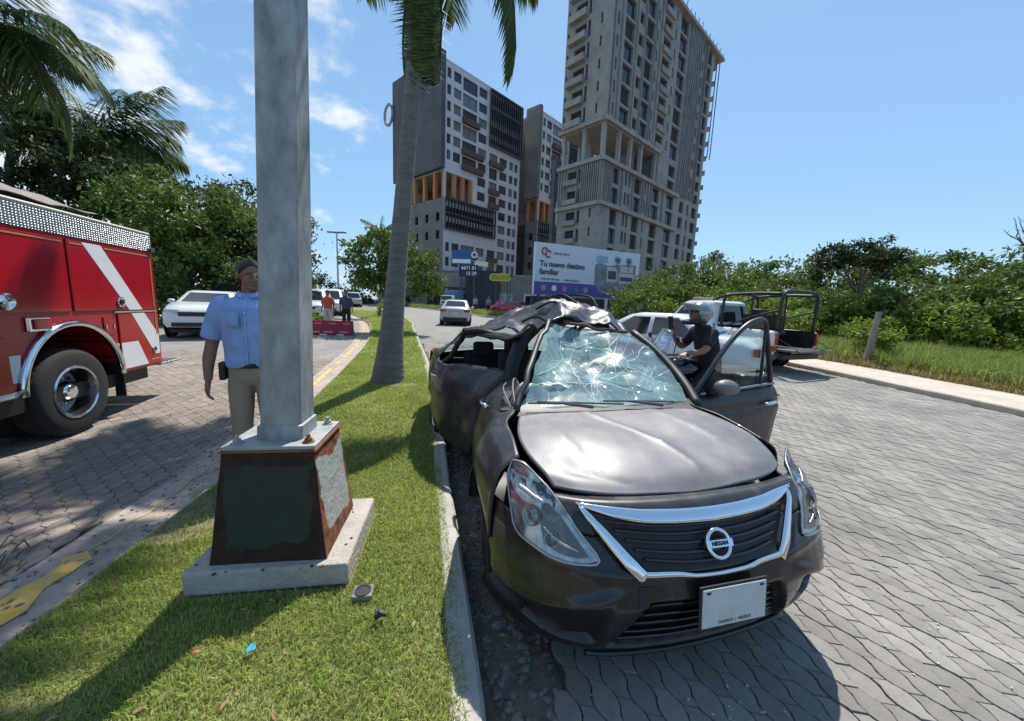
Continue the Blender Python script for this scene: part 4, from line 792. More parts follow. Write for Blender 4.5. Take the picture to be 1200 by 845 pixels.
def glassmat():
    m = bpy.data.materials.new('shattered_glass'); m.use_nodes = True; nt = m.node_tree; N = nt.nodes.new; L = nt.links.new; o = nt.nodes['Material Output']; b = nt.nodes['Principled BSDF']
    tc = N('ShaderNodeTexCoord'); wv = N('ShaderNodeTexNoise'); wv.inputs['Scale'].default_value = 3.5; L(tc.outputs['Object'], wv.inputs['Vector'])
    add = N('ShaderNodeVectorMath'); add.operation = 'MULTIPLY_ADD'; add.inputs[1].default_value = (.07, .07, .07); L(wv.outputs['Color'], add.inputs[0]); L(tc.outputs['Object'], add.inputs[2])
    def crack(scale, w_):
        v = N('ShaderNodeTexVoronoi'); v.feature = 'DISTANCE_TO_EDGE'; v.inputs['Scale'].default_value = scale; L(add.outputs[0], v.inputs['Vector'])
        r = N('ShaderNodeMapRange'); r.inputs['From Min'].default_value = w_; r.inputs['From Max'].default_value = 0; L(v.outputs['Distance'], r.inputs['Value']); return r.outputs[0]
    sp = N('ShaderNodeSeparateXYZ'); L(add.outputs[0], sp.inputs[0])
    def M_(op, a, b_=None, k=None):
        q = N('ShaderNodeMath'); q.operation = op; L(a, q.inputs[0])
        if b_ is not None: L(b_, q.inputs[1])
        elif k is not None: q.inputs[1].default_value = k
        return q.outputs[0]
    def burst(cx, cz, n_, w_, ringk):
        dx = M_('SUBTRACT', sp.outputs[0], k=cx + .035); dz = M_('MULTIPLY', M_('SUBTRACT', sp.outputs[2], k=cz + .035), k=1.5); r_ = M_('SQRT', M_('ADD', M_('MULTIPLY', dx, dx), M_('MULTIPLY', dz, dz)))
        an = M_('MULTIPLY', M_('ARCTAN2', dz, dx), k=n_ / 6.2832); ln = M_('MULTIPLY', M_('ABSOLUTE', M_('SUBTRACT', M_('FRACT', an), k=.5)), r_); q = N('ShaderNodeMapRange'); q.inputs['From Min'].default_value = w_; q.inputs['From Max'].default_value = 0; L(M_('MULTIPLY', ln, k=6.2832 / n_), q.inputs['Value'])
        rg = M_('ABSOLUTE', M_('SUBTRACT', M_('FRACT', M_('MULTIPLY', r_, k=ringk)), k=.5)); q2 = N('ShaderNodeMapRange'); q2.inputs['From Min'].default_value = w_ * ringk; q2.inputs['From Max'].default_value = 0; L(rg, q2.inputs['Value'])
        fo = N('ShaderNodeMapRange'); fo.inputs['From Min'].default_value = .55; fo.inputs['From Max'].default_value = .05; L(r_, fo.inputs['Value']); f2 = N('ShaderNodeMapRange'); f2.inputs['From Min'].default_value = .28; f2.inputs['From Max'].default_value = .04; L(r_, f2.inputs['Value'])
        return M_('MAXIMUM', M_('MULTIPLY', q.outputs[0], fo.outputs[0]), M_('MULTIPLY', M_('MULTIPLY', q2.outputs[0], f2.outputs[0]), k=.6))
    c1 = M_('MAXIMUM', M_('MAXIMUM', burst(-.12, 1.33, 23, .0022, 26), burst(.30, 1.22, 17, .002, 22)), M_('MAXIMUM', burst(.02, 1.08, 13, .002, 18), crack(2.6, .008))); c2 = crack(19, .07); c3 = crack(60, .2)
    msk = N('ShaderNodeTexNoise'); msk.inputs['Scale'].default_value = 2.2; msk.inputs['Detail'].default_value = 3; L(tc.outputs['Object'], msk.inputs['Vector'])
    mr = N('ShaderNodeMapRange'); mr.inputs['From Min'].default_value = .38; mr.inputs['From Max'].default_value = .60; L(msk.outputs['Fac'], mr.inputs['Value'])
    def mul(a, b_, k=None):
        q = N('ShaderNodeMath'); q.operation = 'MULTIPLY'; L(a, q.inputs[0])
        if k is None: L(b_, q.inputs[1])
        else: q.inputs[1].default_value = k
        return q.outputs[0]
    def mx(a, b_): q = N('ShaderNodeMath'); q.operation = 'MAXIMUM'; L(a, q.inputs[0]); L(b_, q.inputs[1]); return q.outputs[0]
    f = mx(mul(c1, None, .85), mx(mul(mul(c2, mr.outputs[0]), None, .6), mul(mul(c3, mr.outputs[0]), None, .42)))
    fz = N('ShaderNodeMath'); fz.operation = 'MULTIPLY_ADD'; fz.inputs[1].default_value = .17; fz.inputs[2].default_value = .12; L(mr.outputs[0], fz.inputs[0])
    fac = mx(f, fz.outputs[0])
    b.inputs['Base Color'].default_value = (.50, .72, .70, 1); b.inputs['Roughness'].default_value = .35
    tp = N('ShaderNodeBsdfTransparent'); tp.inputs[0].default_value = (.62, .80, .77, 1); gl = N('ShaderNodeBsdfGlossy'); gl.inputs['Roughness'].default_value = .03; gl.inputs[0].default_value = (.85, .95, .95, 1)
    fr0 = N('ShaderNodeLayerWeight'); fr1 = N('ShaderNodeMath'); fr1.operation = 'POWER'; fr1.inputs[1].default_value = 3; L(fr0.outputs['Facing'], fr1.inputs[0]); fr = N('ShaderNodeMath'); fr.operation = 'MULTIPLY_ADD'; fr.inputs[1].default_value = .8; fr.inputs[2].default_value = .09; L(fr1.outputs[0], fr.inputs[0])
    bp = N('ShaderNodeBump'); bp.inputs['Strength'].default_value = .5; bp.inputs['Distance'].default_value = .012; L(f, bp.inputs['Height']); L(bp.outputs[0], gl.inputs['Normal']); L(bp.outputs[0], fr0.inputs['Normal'])
    m1 = N('ShaderNodeMixShader'); L(fr.outputs[0], m1.inputs[0]); L(tp.outputs[0], m1.inputs[1]); L(gl.outputs[0], m1.inputs[2])
    m2 = N('ShaderNodeMixShader'); L(fac, m2.inputs[0]); L(m1.outputs[0], m2.inputs[1]); L(b.outputs[0], m2.inputs[2]); L(m2.outputs[0], o.inputs[0]); return m
m_shat = glassmat()
def clear_glass(name, tint, amt=.12):
    m = bpy.data.materials.new(name); m.use_nodes = True; nt = m.node_tree; N = nt.nodes.new; L = nt.links.new; o = nt.nodes['Material Output']
    tp = N('ShaderNodeBsdfTransparent'); tp.inputs[0].default_value = (*tint, 1); gl = N('ShaderNodeBsdfGlossy'); gl.inputs['Roughness'].default_value = .02; lw = N('ShaderNodeLayerWeight'); pw_ = N('ShaderNodeMath'); pw_.operation = 'POWER'; pw_.inputs[1].default_value = 4; L(lw.outputs['Facing'], pw_.inputs[0])
    ad = N('ShaderNodeMath'); ad.operation = 'MULTIPLY_ADD'; ad.use_clamp = True; ad.inputs[1].default_value = .85; ad.inputs[2].default_value = .04 + amt; L(pw_.outputs[0], ad.inputs[0]); mx = N('ShaderNodeMixShader'); L(ad.outputs[0], mx.inputs[0]); L(tp.outputs[0], mx.inputs[1]); L(gl.outputs[0], mx.inputs[2]); L(mx.outputs[0], o.inputs[0]); return m
m_cglass = clear_glass('clear_car_glass', (.70, .86, .88), .03); m_lens = clear_glass('clear_lens', (.90, .93, .93), .04)

FXa = [0, .15, .3, .42, .52, .6, .68, .74, .79, .825, .84]
FLa = [0, .004, .018, .04, .072, .115, .18, .255, .35, .46, .56]; FRa = [0, .004, .016, .034, .056, .08, .115, .155, .215, .31, .44]
CZa = [.16, .22, .28, .40, .47, .55, .62, .70, .76, .80, .82, .90]; CYa = [.10, .03, .0, -.035, -.045, -.02, .005, .05, .085, .13, .19, .22]
def sst(a, b, v): t = max(0., min(1., (v - a) / (b - a))); return t * t * (3 - 2 * t)
def sculpt(a, z):
    d = .05 * sst(.44, .415, a + .56 * max(0, z - .27)) * sst(.205, .225, z) * sst(.492, .475, z)                       # lower intake
    zt = .375 + .36 * (.73 - a); d += .045 * sst(.472, .50, a) * sst(.745, .715, a) * sst(.258 + .3 * max(0, a - .62), .28 + .3 * max(0, a - .62), z) * sst(zt + .008, zt - .012, z)      # side pockets
    d -= .014 * math.exp(-((z - zt - .03) / .022) ** 2) * sst(.40, .48, a)                                   # ridge over the pockets
    d -= .010 * math.exp(-((z - (.575 + .10 * sst(.3, .7, a) * .2)) / .02) ** 2) * sst(.33, .40, a) * sst(.74, .66, a)  # shoulder under the lamps
    d += .020 * sst(.50, .48, a) * sst(.595, .61, z) * sst(.75, .735, z) * sst(.0, .02, .50 - a - .9 * max(0, .70 - z))       # grille recess
    return d
def SF(x, z, off=0., sc=1.):
    y = float(np.interp(z, CZa, CYa) + np.interp(abs(x), FXa, FLa if x < 0 else FRa)) + sc * sculpt(abs(x), z); p = Vector((x, y, z))
    if off:
        e = .004; dx = (np.interp(abs(x) + e, FXa, FLa if x < 0 else FRa) - np.interp(max(0, abs(x) - e), FXa, FLa if x < 0 else FRa)) / (2 * e) * (1 if x > 0 else -1); dz = (np.interp(z + e, CZa, CYa) - np.interp(z - e, CZa, CYa)) / (2 * e)
        n = Vector((dx, -1, dz)).normalized(); p = p + n * off
    return p
def on_face(poly, off=.005, thick=.012, sub=4):
    """panel that follows the front skin: outline (x,z) subdivided, filled by strips between left and right chains through a triangulated fan"""
    bm = bmesh.new(); vs = [bm.verts.new((x, 0, z)) for x, z in poly]; f = bm.faces.new(vs); bmesh.ops.triangulate(bm, faces=[f])
    for i in range(sub): bmesh.ops.subdivide_edges(bm, edges=[e for e in bm.edges if e.calc_length() > .05], cuts=1); bmesh.ops.triangulate(bm, faces=bm.faces)
    for v in bm.verts: p = SF(v.co.x, v.co.z, off); v.co = p
    bm.normal_update()
    if sum((f.normal.y for f in bm.faces)) > 0: bmesh.ops.reverse_faces(bm, faces=bm.faces)
    m = MB(); m.add([v.co[:] for v in bm.verts], [[v.index for v in f.verts] for f in bm.faces]) if False else None
    bm.verts.index_update(); m.add([v.co[:] for v in bm.verts], [[v.index for v in f.verts] for f in bm.faces]); bm.free(); return m
def bar_on_face(path, wds, off, depth, n=6):
    """bar of varying width along (x,z) points on the front skin, rounded front"""
    q = cr([(x, 0, z) for x, z in path], n); w_ = np.interp(np.linspace(0, 1, len(q)), np.linspace(0, 1, len(wds)), wds); secs = []
    for i, p in enumerate(q):
        t = (q[min(i + 1, len(q) - 1)] - q[max(i - 1, 0)]).normalized(); nrm = Vector((-t.z, 0, t.x)); h = w_[i] / 2
        sec = []
        for k, o in ((-1, 0), (-.92, depth * .75), (-.5, depth), (.5, depth), (.92, depth * .75), (1, 0)): u = p + nrm * h * k; sec.append(SF(u.x, u.z, off + o, 0.))
        secs.append(sec)
    m = MB(); m.loft(secs, closed=True); return m
TH = R(14.9)
car = thing('wrecked_sedan', 'dark grey sedan with crushed roof and shattered windscreen standing at the kerb', 'car', (.861, 1.347, .02), TH)
def dent(seed, amp, sc):
    def fn(v): n = mnoise.noise_vector(Vector(v) * sc + Vector((seed, seed * 2, 0))); return Vector(v) + n * amp
    return fn
def build_wreck():
    # front skin (bumper, nose) in one smooth sheet
    xs = [-.84, -.825, -.79, -.74, -.68, -.6, -.52, -.42, -.3, -.15, 0, .15, .3, .42, .52, .6, .68, .74, .79, .825, .84]; zs = [.17, .22, .28, .34, .40, .47, .55, .62, .70]
    def sheet_f(zs, xs, name, m, fn=None):
        mb = MB(); xx = np.interp(np.linspace(0, 1, 111), np.linspace(0, 1, len(xs)), xs); zz = np.linspace(zs[0], zs[-1], max(4, int((zs[-1] - zs[0]) / .010))); mb.patch([[SF(x, z) for x in xx] for z in zz], 1, 1, fn=fn); return mb.build(name, m, car, smooth=3.2, solid=.012)
    sheet_f(zs, xs, 'bumper', m_bump)
    sheet_f([.704, .74, .76, .78, .80, .812], [x for x in xs if abs(x) < .7], 'nose_panel', m_paintd)
    # lower lip and under tray
    mb = MB(); mb.patch([[SF(x, .17) + Vector((0, .0 + .5 * k, -.02 * k)) for x in xs if abs(x) < .8] for k in (0, .5, 1)], 1, 2); mb.build('under_tray', m_blk, car, smooth=3.2)
    # intake, slats, pockets, tow hole
    on_face([(-.43, .275), (-.31, .483), (.31, .483), (.43, .275), (.37, .215), (-.37, .215)], .004).build('lower_intake', m_blk, car, smooth=3.2)
    for z in (.26, .31, .36, .41, .455): xw = .40 - .55 * max(0, z - .27); bar_on_face([(-xw, z), (0, z), (xw, z)], [.010, .012, .010], -.04, .016).build('intake_slat', m_blkg, car, smooth=3.2)
    bar_on_face([(-.50, .20), (-.3, .183), (0, .18), (.3, .183), (.50, .20)], [.02, .03, .03, .03, .02], .004, .02).build('lower_lip', m_bump, car, smooth=3.2)
    for s in (-1, 1): on_face([(s * .725, .372), (s * .60, .415), (s * .495, .452), (s * .485, .41), (s * .515, .285), (s * .63, .268), (s * .715, .31)][::s], .004).build('fog_pocket', m_blk, car, smooth=3.2)
    on_face([(-.36, .475), (-.30, .475), (-.30, .545), (-.36, .545)], .003, sub=1).build('tow_hole', m_blk, car)
    # grille
    on_face([(-.49, .762), (-.3, .748), (0, .738), (.3, .748), (.46, .762), (.40, .69), (.30, .592), (-.31, .592), (-.42, .69)], .006).build('grille', m_blk, car, smooth=3.2)
    for k, z in enumerate((.615, .645, .675, .705, .732)):
        w_ = .30 + (z - .60) * 1.12; bar_on_face([(-w_, z + .02), (-w_ * .5, z + .004), (0, z), (w_ * .47, z + .004), (w_ * .92, z + .02)], [.010, .012, .012, .012, .010], -.012, .014).build('grille_slat', m_blkg, car, smooth=3.2)
    bar_on_face([(-.545, .792), (-.42, .777), (-.25, .763), (0, .757), (.25, .763), (.41, .777), (.525, .790)], [.008, .030, .040, .042, .040, .030, .008], .008, .012).build('chrome_top_bar', m_chrome, car, smooth=3.2)
    for s, kx in ((-1, 1), (1, .93)): bar_on_face([(s * kx * .535, .785), (s * kx * .47, .72), (s * kx * .39, .63), (s * kx * .335, .578)], [.016, .036, .046, .048], .008, .012).build('chrome_side_bar', m_chrome, car, smooth=3.2)
    bar_on_face([(-.345, .590), (-.2, .585), (-.1, .572), (.1, .572), (.2, .585), (.32, .590)], [.022, .019, .017, .017, .019, .022], .008, .011).build('chrome_lower_bar', m_chrome, car, smooth=3.2)
    c = SF(0, .665, .016, 0.); nrm = (SF(0, .665, .03, 0.) - SF(0, .665, 0., 0.)).normalized()
    em = MB(); up = Vector((0, 0, 1)); up = (up - nrm * up.dot(nrm)).normalized(); si = up.cross(nrm)
    em.tube([c + (si * math.cos(a) + up * math.sin(a)) * .052 for a in np.linspace(0, 2 * math.pi, 33)], .0085, 8, cap=False); em.build('emblem_ring', m_chrome, car, smooth=3.2)
    rotm = Matrix((si, up, nrm)).transposed() if si.x > 0 else Matrix((-si, up, nrm)).transposed()
    bq = MB(); bq.prism([c + rotm @ Vector((x, y, -.004)) for x, y in ((-.062, -.0135), (.062, -.0135), (.062, .0135), (-.062, .0135))], nrm * .012); eb = bq.build('emblem_bar', m_chrome, car)
    text('emblem_letters', 'NISSAN', .022, m_blk, car, c + nrm * .009, rotm.to_euler(), .001, bold=.0008, spacing=1.05)
    # number plate
    pc = Vector((.02, -.072, .475)); pl = MB(); pl.box((0, 0, 0), (.30, .006, .15)); po = pl.build('number_plate', m_plate, car, bevel=.004); po.location = pc; po.rotation_euler = (R(-6), 0, R(0))
    text('plate_text', 'OAXACA  |  MEXICO', .0165, m_blk, po, (.0, -.0042, -.058), (R(90), 0, 0), .0004)
    for x in (-.125, .0, .125): q = MB(); q.box((x, -.0045, .062 if x else -.0), (.018, .002, .008)); q.build('plate_slot', m_blk, po) if x else None
    pf = MB(); pf.box((0, .006, 0), (.32, .008, .17)); pf.build('plate_frame', m_blk, po, bevel=.003)
    # headlights: dark housing, reflector bowls, clear lens
    def hl(s, pts, label):
        pts = pts if s < 0 else [(-x, z) for x, z in pts][::-1]
        gp = [(sum(p[0] for p in pts) / len(pts) * -.035 + p[0] * 1.035, sum(p[1] for p in pts) / len(pts) * -.05 + p[1] * 1.05) for p in pts]; on_face(gp, .0015).build('headlight_gap', m_blk, car, smooth=3.2)
        h = on_face(pts, .003).build('headlight', m_refl, car, smooth=3.2, label=label); cx = sum(p[0] for p in pts) / len(pts); cz = sum(p[1] for p in pts) / len(pts)
        n_ = len(pts); q = MB(); loop = [SF(x, z, .007) for x, z in pts]; q.tube(cr(loop + [loop[0]], 3), .0055, 6, cap=False); q.build('headlight_rim', m_lrim, h, smooth=3.2)
        for (bx, bz, br) in ((s * .70, .725, .042), (s * .645, .665, .028)):
            c = SF(bx, bz, .006); nn = (SF(bx, bz, .03) - SF(bx, bz)).normalized(); q = MB(); q.lathe([(br, .0), (br * 1.04, .012), (br * .9, .012), (br * .6, .0), (br * .35, .008), (0, .012)], c, nn, 18); q.build('headlamp_bowl', mat('bowl_grey', (.22, .23, .24), .15, .8), h, smooth=.9)
        bar = bar_on_face([(s * .56, .648), (s * .62, .665), (s * .67, .70)], [.006, .012, .008], .010, .006); bar.build('headlight_divider', m_lrim, h, smooth=3.2)
        bar = bar_on_face([(s * .735, .80), (s * .70, .79), (s * .655, .775)], [.01, .016, .01], .008, .006); bar.build('headlight_divider', m_lrim, h, smooth=3.2)
        am = on_face([(p[0] * .55 + .45 * s * .57, p[1] * .55 + .45 * .645) for p in pts], .0065, sub=2).build('indicator', mat('lamp_smoke', (.10, .095, .085), .2, .3), h, smooth=3.2)
        lens = on_face(pts, .013).build('headlight_lens', m_lens, h, smooth=3.2)
    P = [(-.739, .884), (-.764, .81), (-.767, .72), (-.758, .645), (-.71, .622), (-.643, .608), (-.56, .610), (-.494, .628), (-.555, .715), (-.619, .806), (-.66, .85), (-.70, .885)]
    hl(-1, P, None); hl(1, P, None)
    # bonnet with creases and shallow dents
    def hood_fn(v):
        n = mnoise.noise(Vector((v.x * 3.2, v.y * 3.2, 2.))) * .006 + mnoise.noise(Vector((v.x * 9, v.y * 9, 5.))) * .0018
        for cx, cy, r_, d in ((-.42, .40, .13, .016), (.1, .62, .22, .012), (.35, .42, .12, .008), (-.1, .8, .16, .010)):
            q = ((v.x - cx) ** 2 + (v.y - cy) ** 2) / r_ ** 2; n -= d * math.exp(-q * 1.6)
        for cx0, cy0, cx1, cy1, hh, ww in ((-.16, .93, .06, .50, .011, .016), (.06, .50, .12, .30, .009, .02), (.30, .92, .42, .5, .008, .02), (-.50, .86, -.40, .35, .007, .02), (-.52, .34, -.28, .24, -.008, .03)):
            dx, dy = cx1 - cx0, cy1 - cy0; t_ = max(0, min(1, ((v.x - cx0) * dx + (v.y - cy0) * dy) / (dx * dx + dy * dy))); dd = math.hypot(v.x - cx0 - t_ * dx, v.y - cy0 - t_ * dy); n += hh * math.exp(-dd / ww)
        return Vector((v.x, v.y, v.z + n))
    rows = []
    for t in (0, .12, .35, .6, .85, 1.):
        row = []
        for u in (-1, -.8, -.5, -.2, 0, .2, .5, .8, 1):
            a = abs(u); xf = .61 * u; yf = .185 + .012 * a + .075 * a ** 3 + (.02 if a == 1 else 0); zf = .817 + .018 * a + .012 * a * a; xr = (.575 if u < 0 else .67) * u; yr = .93 + .02 * a; zr = .955 - .008 * a * a
            sx = math.sin(math.pi * t) * .075 * u; z = zf + (zr - zf) * (t ** .75) + .028 * math.sin(math.pi * t) * (1 - a ** 4 * .75)
            row.append((xf + (xr - xf) * t + sx, yf + (yr - yf) * t, z - (.012 if t == 0 else 0)))
        rows.append(row)
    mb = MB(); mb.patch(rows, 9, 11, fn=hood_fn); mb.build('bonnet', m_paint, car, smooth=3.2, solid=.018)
    # wings with wheel arches
    def wing(s, k=1.):
        X = lambda p: (s * p[0], p[1], p[2]); d = .0 if s > 0 else 1.
        net = [[(.71, .475, .888), (.70, .62, .918), (.685, .80, .945), (.65 - .05 * d, .96, .955), (.66 - .10 * d, 1.12, .975)],
               [(.79, .465, .83), (.775, .62, .875), (.765, .80, .90), (.75 - .03 * d, .98, .91), (.76 - .11 * d, 1.13, .91)],
               [(.825, .47, .70), (.838, .60, .77), (.84, .82, .79), (.82 - .03 * d, 1.02, .77), (.80 - .09 * d, 1.15, .74)],
               [(.836, .475, .50), (.846, .62, .615), (.848, .86, .665), (.835 - .02 * d, 1.08, .60), (.815 - .09 * d, 1.17, .42)]]
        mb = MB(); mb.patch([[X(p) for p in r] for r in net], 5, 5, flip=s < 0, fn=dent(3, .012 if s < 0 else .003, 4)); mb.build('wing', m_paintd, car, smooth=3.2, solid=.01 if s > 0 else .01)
        mb = MB(); mb.patch([[(s * (.845 - .012 * j - .02 * d * (i > 5)), .86 + (.365 + .0 * j) * math.cos(math.pi * (1 - i / 10)), .30 + .365 * math.sin(math.pi * (i / 10))) if j < 2 else (s * .58, .86 + .35 * math.cos(math.pi * (1 - i / 10)), .30 + .35 * math.sin(math.pi * (i / 10))) for i in range(11)] for j in range(3)], 2, 2); mb.build('arch_liner', m_blk, car, smooth=3.2)
    wing(-1); wing(1)
    # wheels
    def wheel(x, y, s, tilt=0., steer=0., flat=0.):
        w_ = thing_part = bpy.data.objects.new('wheel', None); COL.objects.link(w_); w_.parent = car; w_.location = (x, y, .305); w_.rotation_euler = (0, tilt, steer)
        q = MB(); q.lathe([(.19, -.085), (.27, -.095), (.30, -.08), (.308, -.03), (.308, .03), (.30, .08), (.27, .095), (.19, .085)], (0, 0, 0), (1, 0, 0), 36, cap=False); q.build('tyre', m_rub, w_, smooth=.7)
        q = MB(); q.lathe([(.2, -.07), (.2, .07), (.185, .08), (.17, .06), (.165, -.06)], (0, 0, 0), (s, 0, 0), 30, cap=False); q.build('rim', m_alloy, w_, smooth=.7)
        q = MB()
        for k in range(7):
            a = 2 * math.pi * k / 7; q.prism([(s * .055, math.cos(a + b_) * r_, math.sin(a + b_) * r_) for r_, b_ in ((.03, -.5), (.175, -.14), (.175, .14), (.03, .5))], (s * .014, 0, 0))
        q.lathe([(.045, .05), (.045, .075), (0, .08)], (0, 0, 0), (s, 0, 0), 14); q.build('hubcap', m_alloy, w_, smooth=.7)
    wheel(-.68, .88, -1, 0, R(-4)); wheel(.72, .86, 1, 0, R(-4)); wheel(-.87, 3.28, -1, R(5), R(6)); wheel(.74, 3.46, 1)
    # scuttle, wipers, dash
    mb = MB(); mb.patch([[(-.60, .925, .945), (-.3, .905, .948), (0, .90, .948), (.35, .905, .948), (.68, .925, .945)], [(-.57, .985, .957), (-.3, .97, .952), (0, .965, .948), (.35, .97, .952), (.69, .985, .957)], [(-.55, 1.06, .985), (-.3, 1.05, .982), (0, 1.05, .98), (.35, 1.05, .982), (.70, 1.06, .985)]], 3, 3); mb.build('scuttle', m_blk, car, smooth=3.2)
    mb = MB(); mb.tube([(-.10, .96, .975), (-.30, .975, 1.0), (-.52, .985, 1.005)], [.012, .008, .006], 6); mb.tube([(-.46, .985, 1.012), (.12, .97, .985)], .006, 5); mb.build('wiper', mat('wiper_grey', (.10, .10, .105), .5), car)
    mb = MB(); mb.tube([(.40, .95, .975), (.15, .99, 1.0)], [.012, .007], 6); mb.tube([(-.02, .985, 1.005), (.5, .975, .99)], .006, 5); mb.build('wiper', mat('wiper_grey'), car)
    mb = MB(); mb.patch([[(-.62, 1.04, .96), (-.3, 1.04, .965), (.1, 1.04, .965), (.62, 1.04, .96)], [(-.6, 1.3, .965), (-.3, 1.3, 1.0), (.1, 1.3, 1.0), (.64, 1.3, .985)], [(-.55, 1.5, .93), (-.3, 1.5, .96), (.1, 1.5, .97), (.66, 1.5, .96)], [(-.55, 1.52, .6), (-.3, 1.52, .6), (.1, 1.52, .6), (.66, 1.52, .6)]], 4, 4); mb.build('dashboard', m_inner, car, smooth=3.2)
    mb = MB(); cc = Vector((.36, 1.58, .98)); mb.tube([cc + Vector((.18 * math.cos(a), .06 * math.sin(a), .17 * math.sin(a))) for a in np.linspace(0, 2 * math.pi, 25)], .016, 7, cap=False); mb.tube([cc, cc + Vector((0, -.2, -.06))], .03, 8); mb.tube([cc + Vector((-.17, 0, 0)), cc + Vector((.17, 0, 0))], .02, 6); mb.build('steering_wheel', m_blk, car, smooth=3.2)
    mb = MB(); mb.ell((-.32, 1.22, 1.015), (.20, .10, .060), 44, 24); mb.v = [tuple(dent(9, .022, 30)(dent(1, .035, 14)(dent(4, .04, 6)(Vector(v))))) for v in mb.v]; mb.build('airbag', m_wht, car, smooth=3.2)
    mb = MB(); mb.ell((.24, 1.36, 1.05), (.24, .13, .06), 24, 14); mb.v = [tuple(dent(5, .03, 7)(Vector(v))) for v in mb.v]; mb.build('airbag', mat('airbag_grey', (.30, .33, .33), .9), car, smooth=3.2)
    for x in (-.33, .36):
        q = bpy.data.objects.new('seat', None); COL.objects.link(q); q.parent = car; q.location = (x + (.12 if x < 0 else 0), 2.0, .0)
        b_ = MB(); b_.box((0, 0, .50), (.46, .5, .18)); b_.build('seat_cushion', m_cloth, q, bevel=.05); b_ = MB(); b_.box((0, .30, .86), (.44, .14, .62), rx=R(-14), taper=.85); b_.build('backrest', m_cloth, q, bevel=.05); b_ = MB(); b_.box((0, .42, 1.20), (.24, .10, .15), rx=R(-8)); b_.build('headrest', m_cloth, q, bevel=.035)
    b_ = MB(); b_.box((.0, 2.95, .80), (1.3, .14, .55), rx=R(-16)); b_.build('rear_seat', m_cloth, car, bevel=.04)
    for hx, hz_ in ((-.45, 1.10), (.4, 1.16)): b_ = MB(); b_.box((hx, 2.9, hz_), (.22, .1, .16)); b_.build('rear_headrest', m_cloth, car, bevel=.03)
    mb = MB(); mb.box((0, 2.3, .21), (1.34, 3.4, .06)); mb.build('floor_pan', m_blk, car); mb = MB(); mb.box((0, 1.03, .6), (1.35, .05, .72)); mb.build('bulkhead', m_blk, car); mb = MB(); mb.box((-.02, 3.2, .6), (1.5, .05, .72)); mb.build('rear_bulkhead', m_blk, car)
    # shattered windscreen pushed in on the kerb side
    def ws_fn(v): return Vector(v) + mnoise.noise_vector(Vector(v) * 5.5) * .024 + mnoise.noise_vector(Vector(v) * 16) * .006
    net = [[(-.54, 1.02, .975), (-.3, 1.01, .975), (0, 1.0, .97), (.35, 1.01, .97), (.675, 1.03, .97)],
           [(-.445, 1.16, 1.10), (-.26, 1.20, 1.08), (0, 1.19, 1.075), (.35, 1.18, 1.08), (.70, 1.17, 1.055)],
           [(-.33, 1.38, 1.26), (-.17, 1.44, 1.19), (.05, 1.42, 1.17), (.35, 1.38, 1.19), (.715, 1.34, 1.15)],
           [(-.19, 1.56, 1.39), (-.04, 1.60, 1.31), (.17, 1.58, 1.28), (.42, 1.54, 1.29), (.685, 1.54, 1.265)],
           [(-.11, 1.66, 1.455), (.04, 1.71, 1.415), (.22, 1.73, 1.39), (.42, 1.72, 1.385), (.62, 1.74, 1.385)]]
    mb = MB(); mb.patch(net, 9, 9, fn=ws_fn); mb.build('windscreen', m_shat, car, smooth=3.2)
    # long cracks standing proud as ridges of crushed glass
    q = MB(); r_ = random.Random(3)
    def net_pt(u, v):
        rows_ = [cr(r, 9) for r in net]; j = min(3, int(v * 4)); f = v * 4 - j; i = min(35, int(u * 36)); return ws_fn(rows_[j][i].lerp(rows_[j + 1][i], f)) + Vector((0, -.004, .003))
    for path in ([(.12, .98), (.2, .75), (.3, .5), (.42, .3), (.46, .08)], [(.5, .04), (.56, .3), (.62, .5), (.74, .7)], [(.56, .3), (.7, .22), (.86, .12)], [(.3, .5), (.2, .36), (.06, .3)], [(.8, .85), (.9, .5), (.88, .25), (.8, .1)], [(.2, .75), (.4, .72), (.6, .9)]):
        q.tube([net_pt(a, b) for k in range(len(path) - 1) for a, b in [(path[k][0] + (path[k + 1][0] - path[k][0]) * t + r_.uniform(-.012, .012), path[k][1] + (path[k + 1][1] - path[k][1]) * t + r_.uniform(-.012, .012)) for t in (0, .2, .4, .6, .8)]], .0022, 4)
    q.build('crack', mat('crushed_glass', (.62, .74, .72), .4), car, kind='stuff')
    # pillars, crushed roof
    mb = MB(); mb.tube([dent(5, .03, 8)(v) for v in cr([(-.585, .99, .955), (-.50, 1.12, 1.09), (-.37, 1.36, 1.27), (-.22, 1.56, 1.41), (-.13, 1.70, 1.475)], 3)], [.020] * 13, 6, flat=.6); mb.build('pillar', m_blk, car, smooth=3.2)
    mb = MB(); mb.tube(cr([(.71, .98, .955), (.745, 1.16, 1.06), (.755, 1.36, 1.17), (.72, 1.56, 1.29), (.65, 1.76, 1.40)], 4), [.032] * 17, 8, flat=.7); mb.build('pillar', m_blk, car, smooth=3.2)
    mb = MB(); mb.tube(cr([(-.585, 1.03, .975), (-.56, 1.2, 1.06), (-.50, 1.36, 1.08), (-.47, 1.25, .99)], 4), .006, 6); mb.tube(cr([(-.60, 1.05, .95), (-.61, 1.25, 1.03), (-.55, 1.42, 1.04)], 4), .005, 6); mb.build('torn_trim', mat('trim_grey', (.10, .10, .105), .6), car, kind='stuff')
    def roof_fn(v):
        v = Vector(v); n = abs(mnoise.noise(v * 3.1 + Vector((2, 5, 1)))) * .13 + abs(mnoise.noise(v * 7.3 + Vector((4, 1, 0)))) * .055       # sharp folds
        return v + mnoise.noise_vector(v * 3.4 + Vector((7, 1, 0))) * .03 + Vector((0, 0, .045 - n))
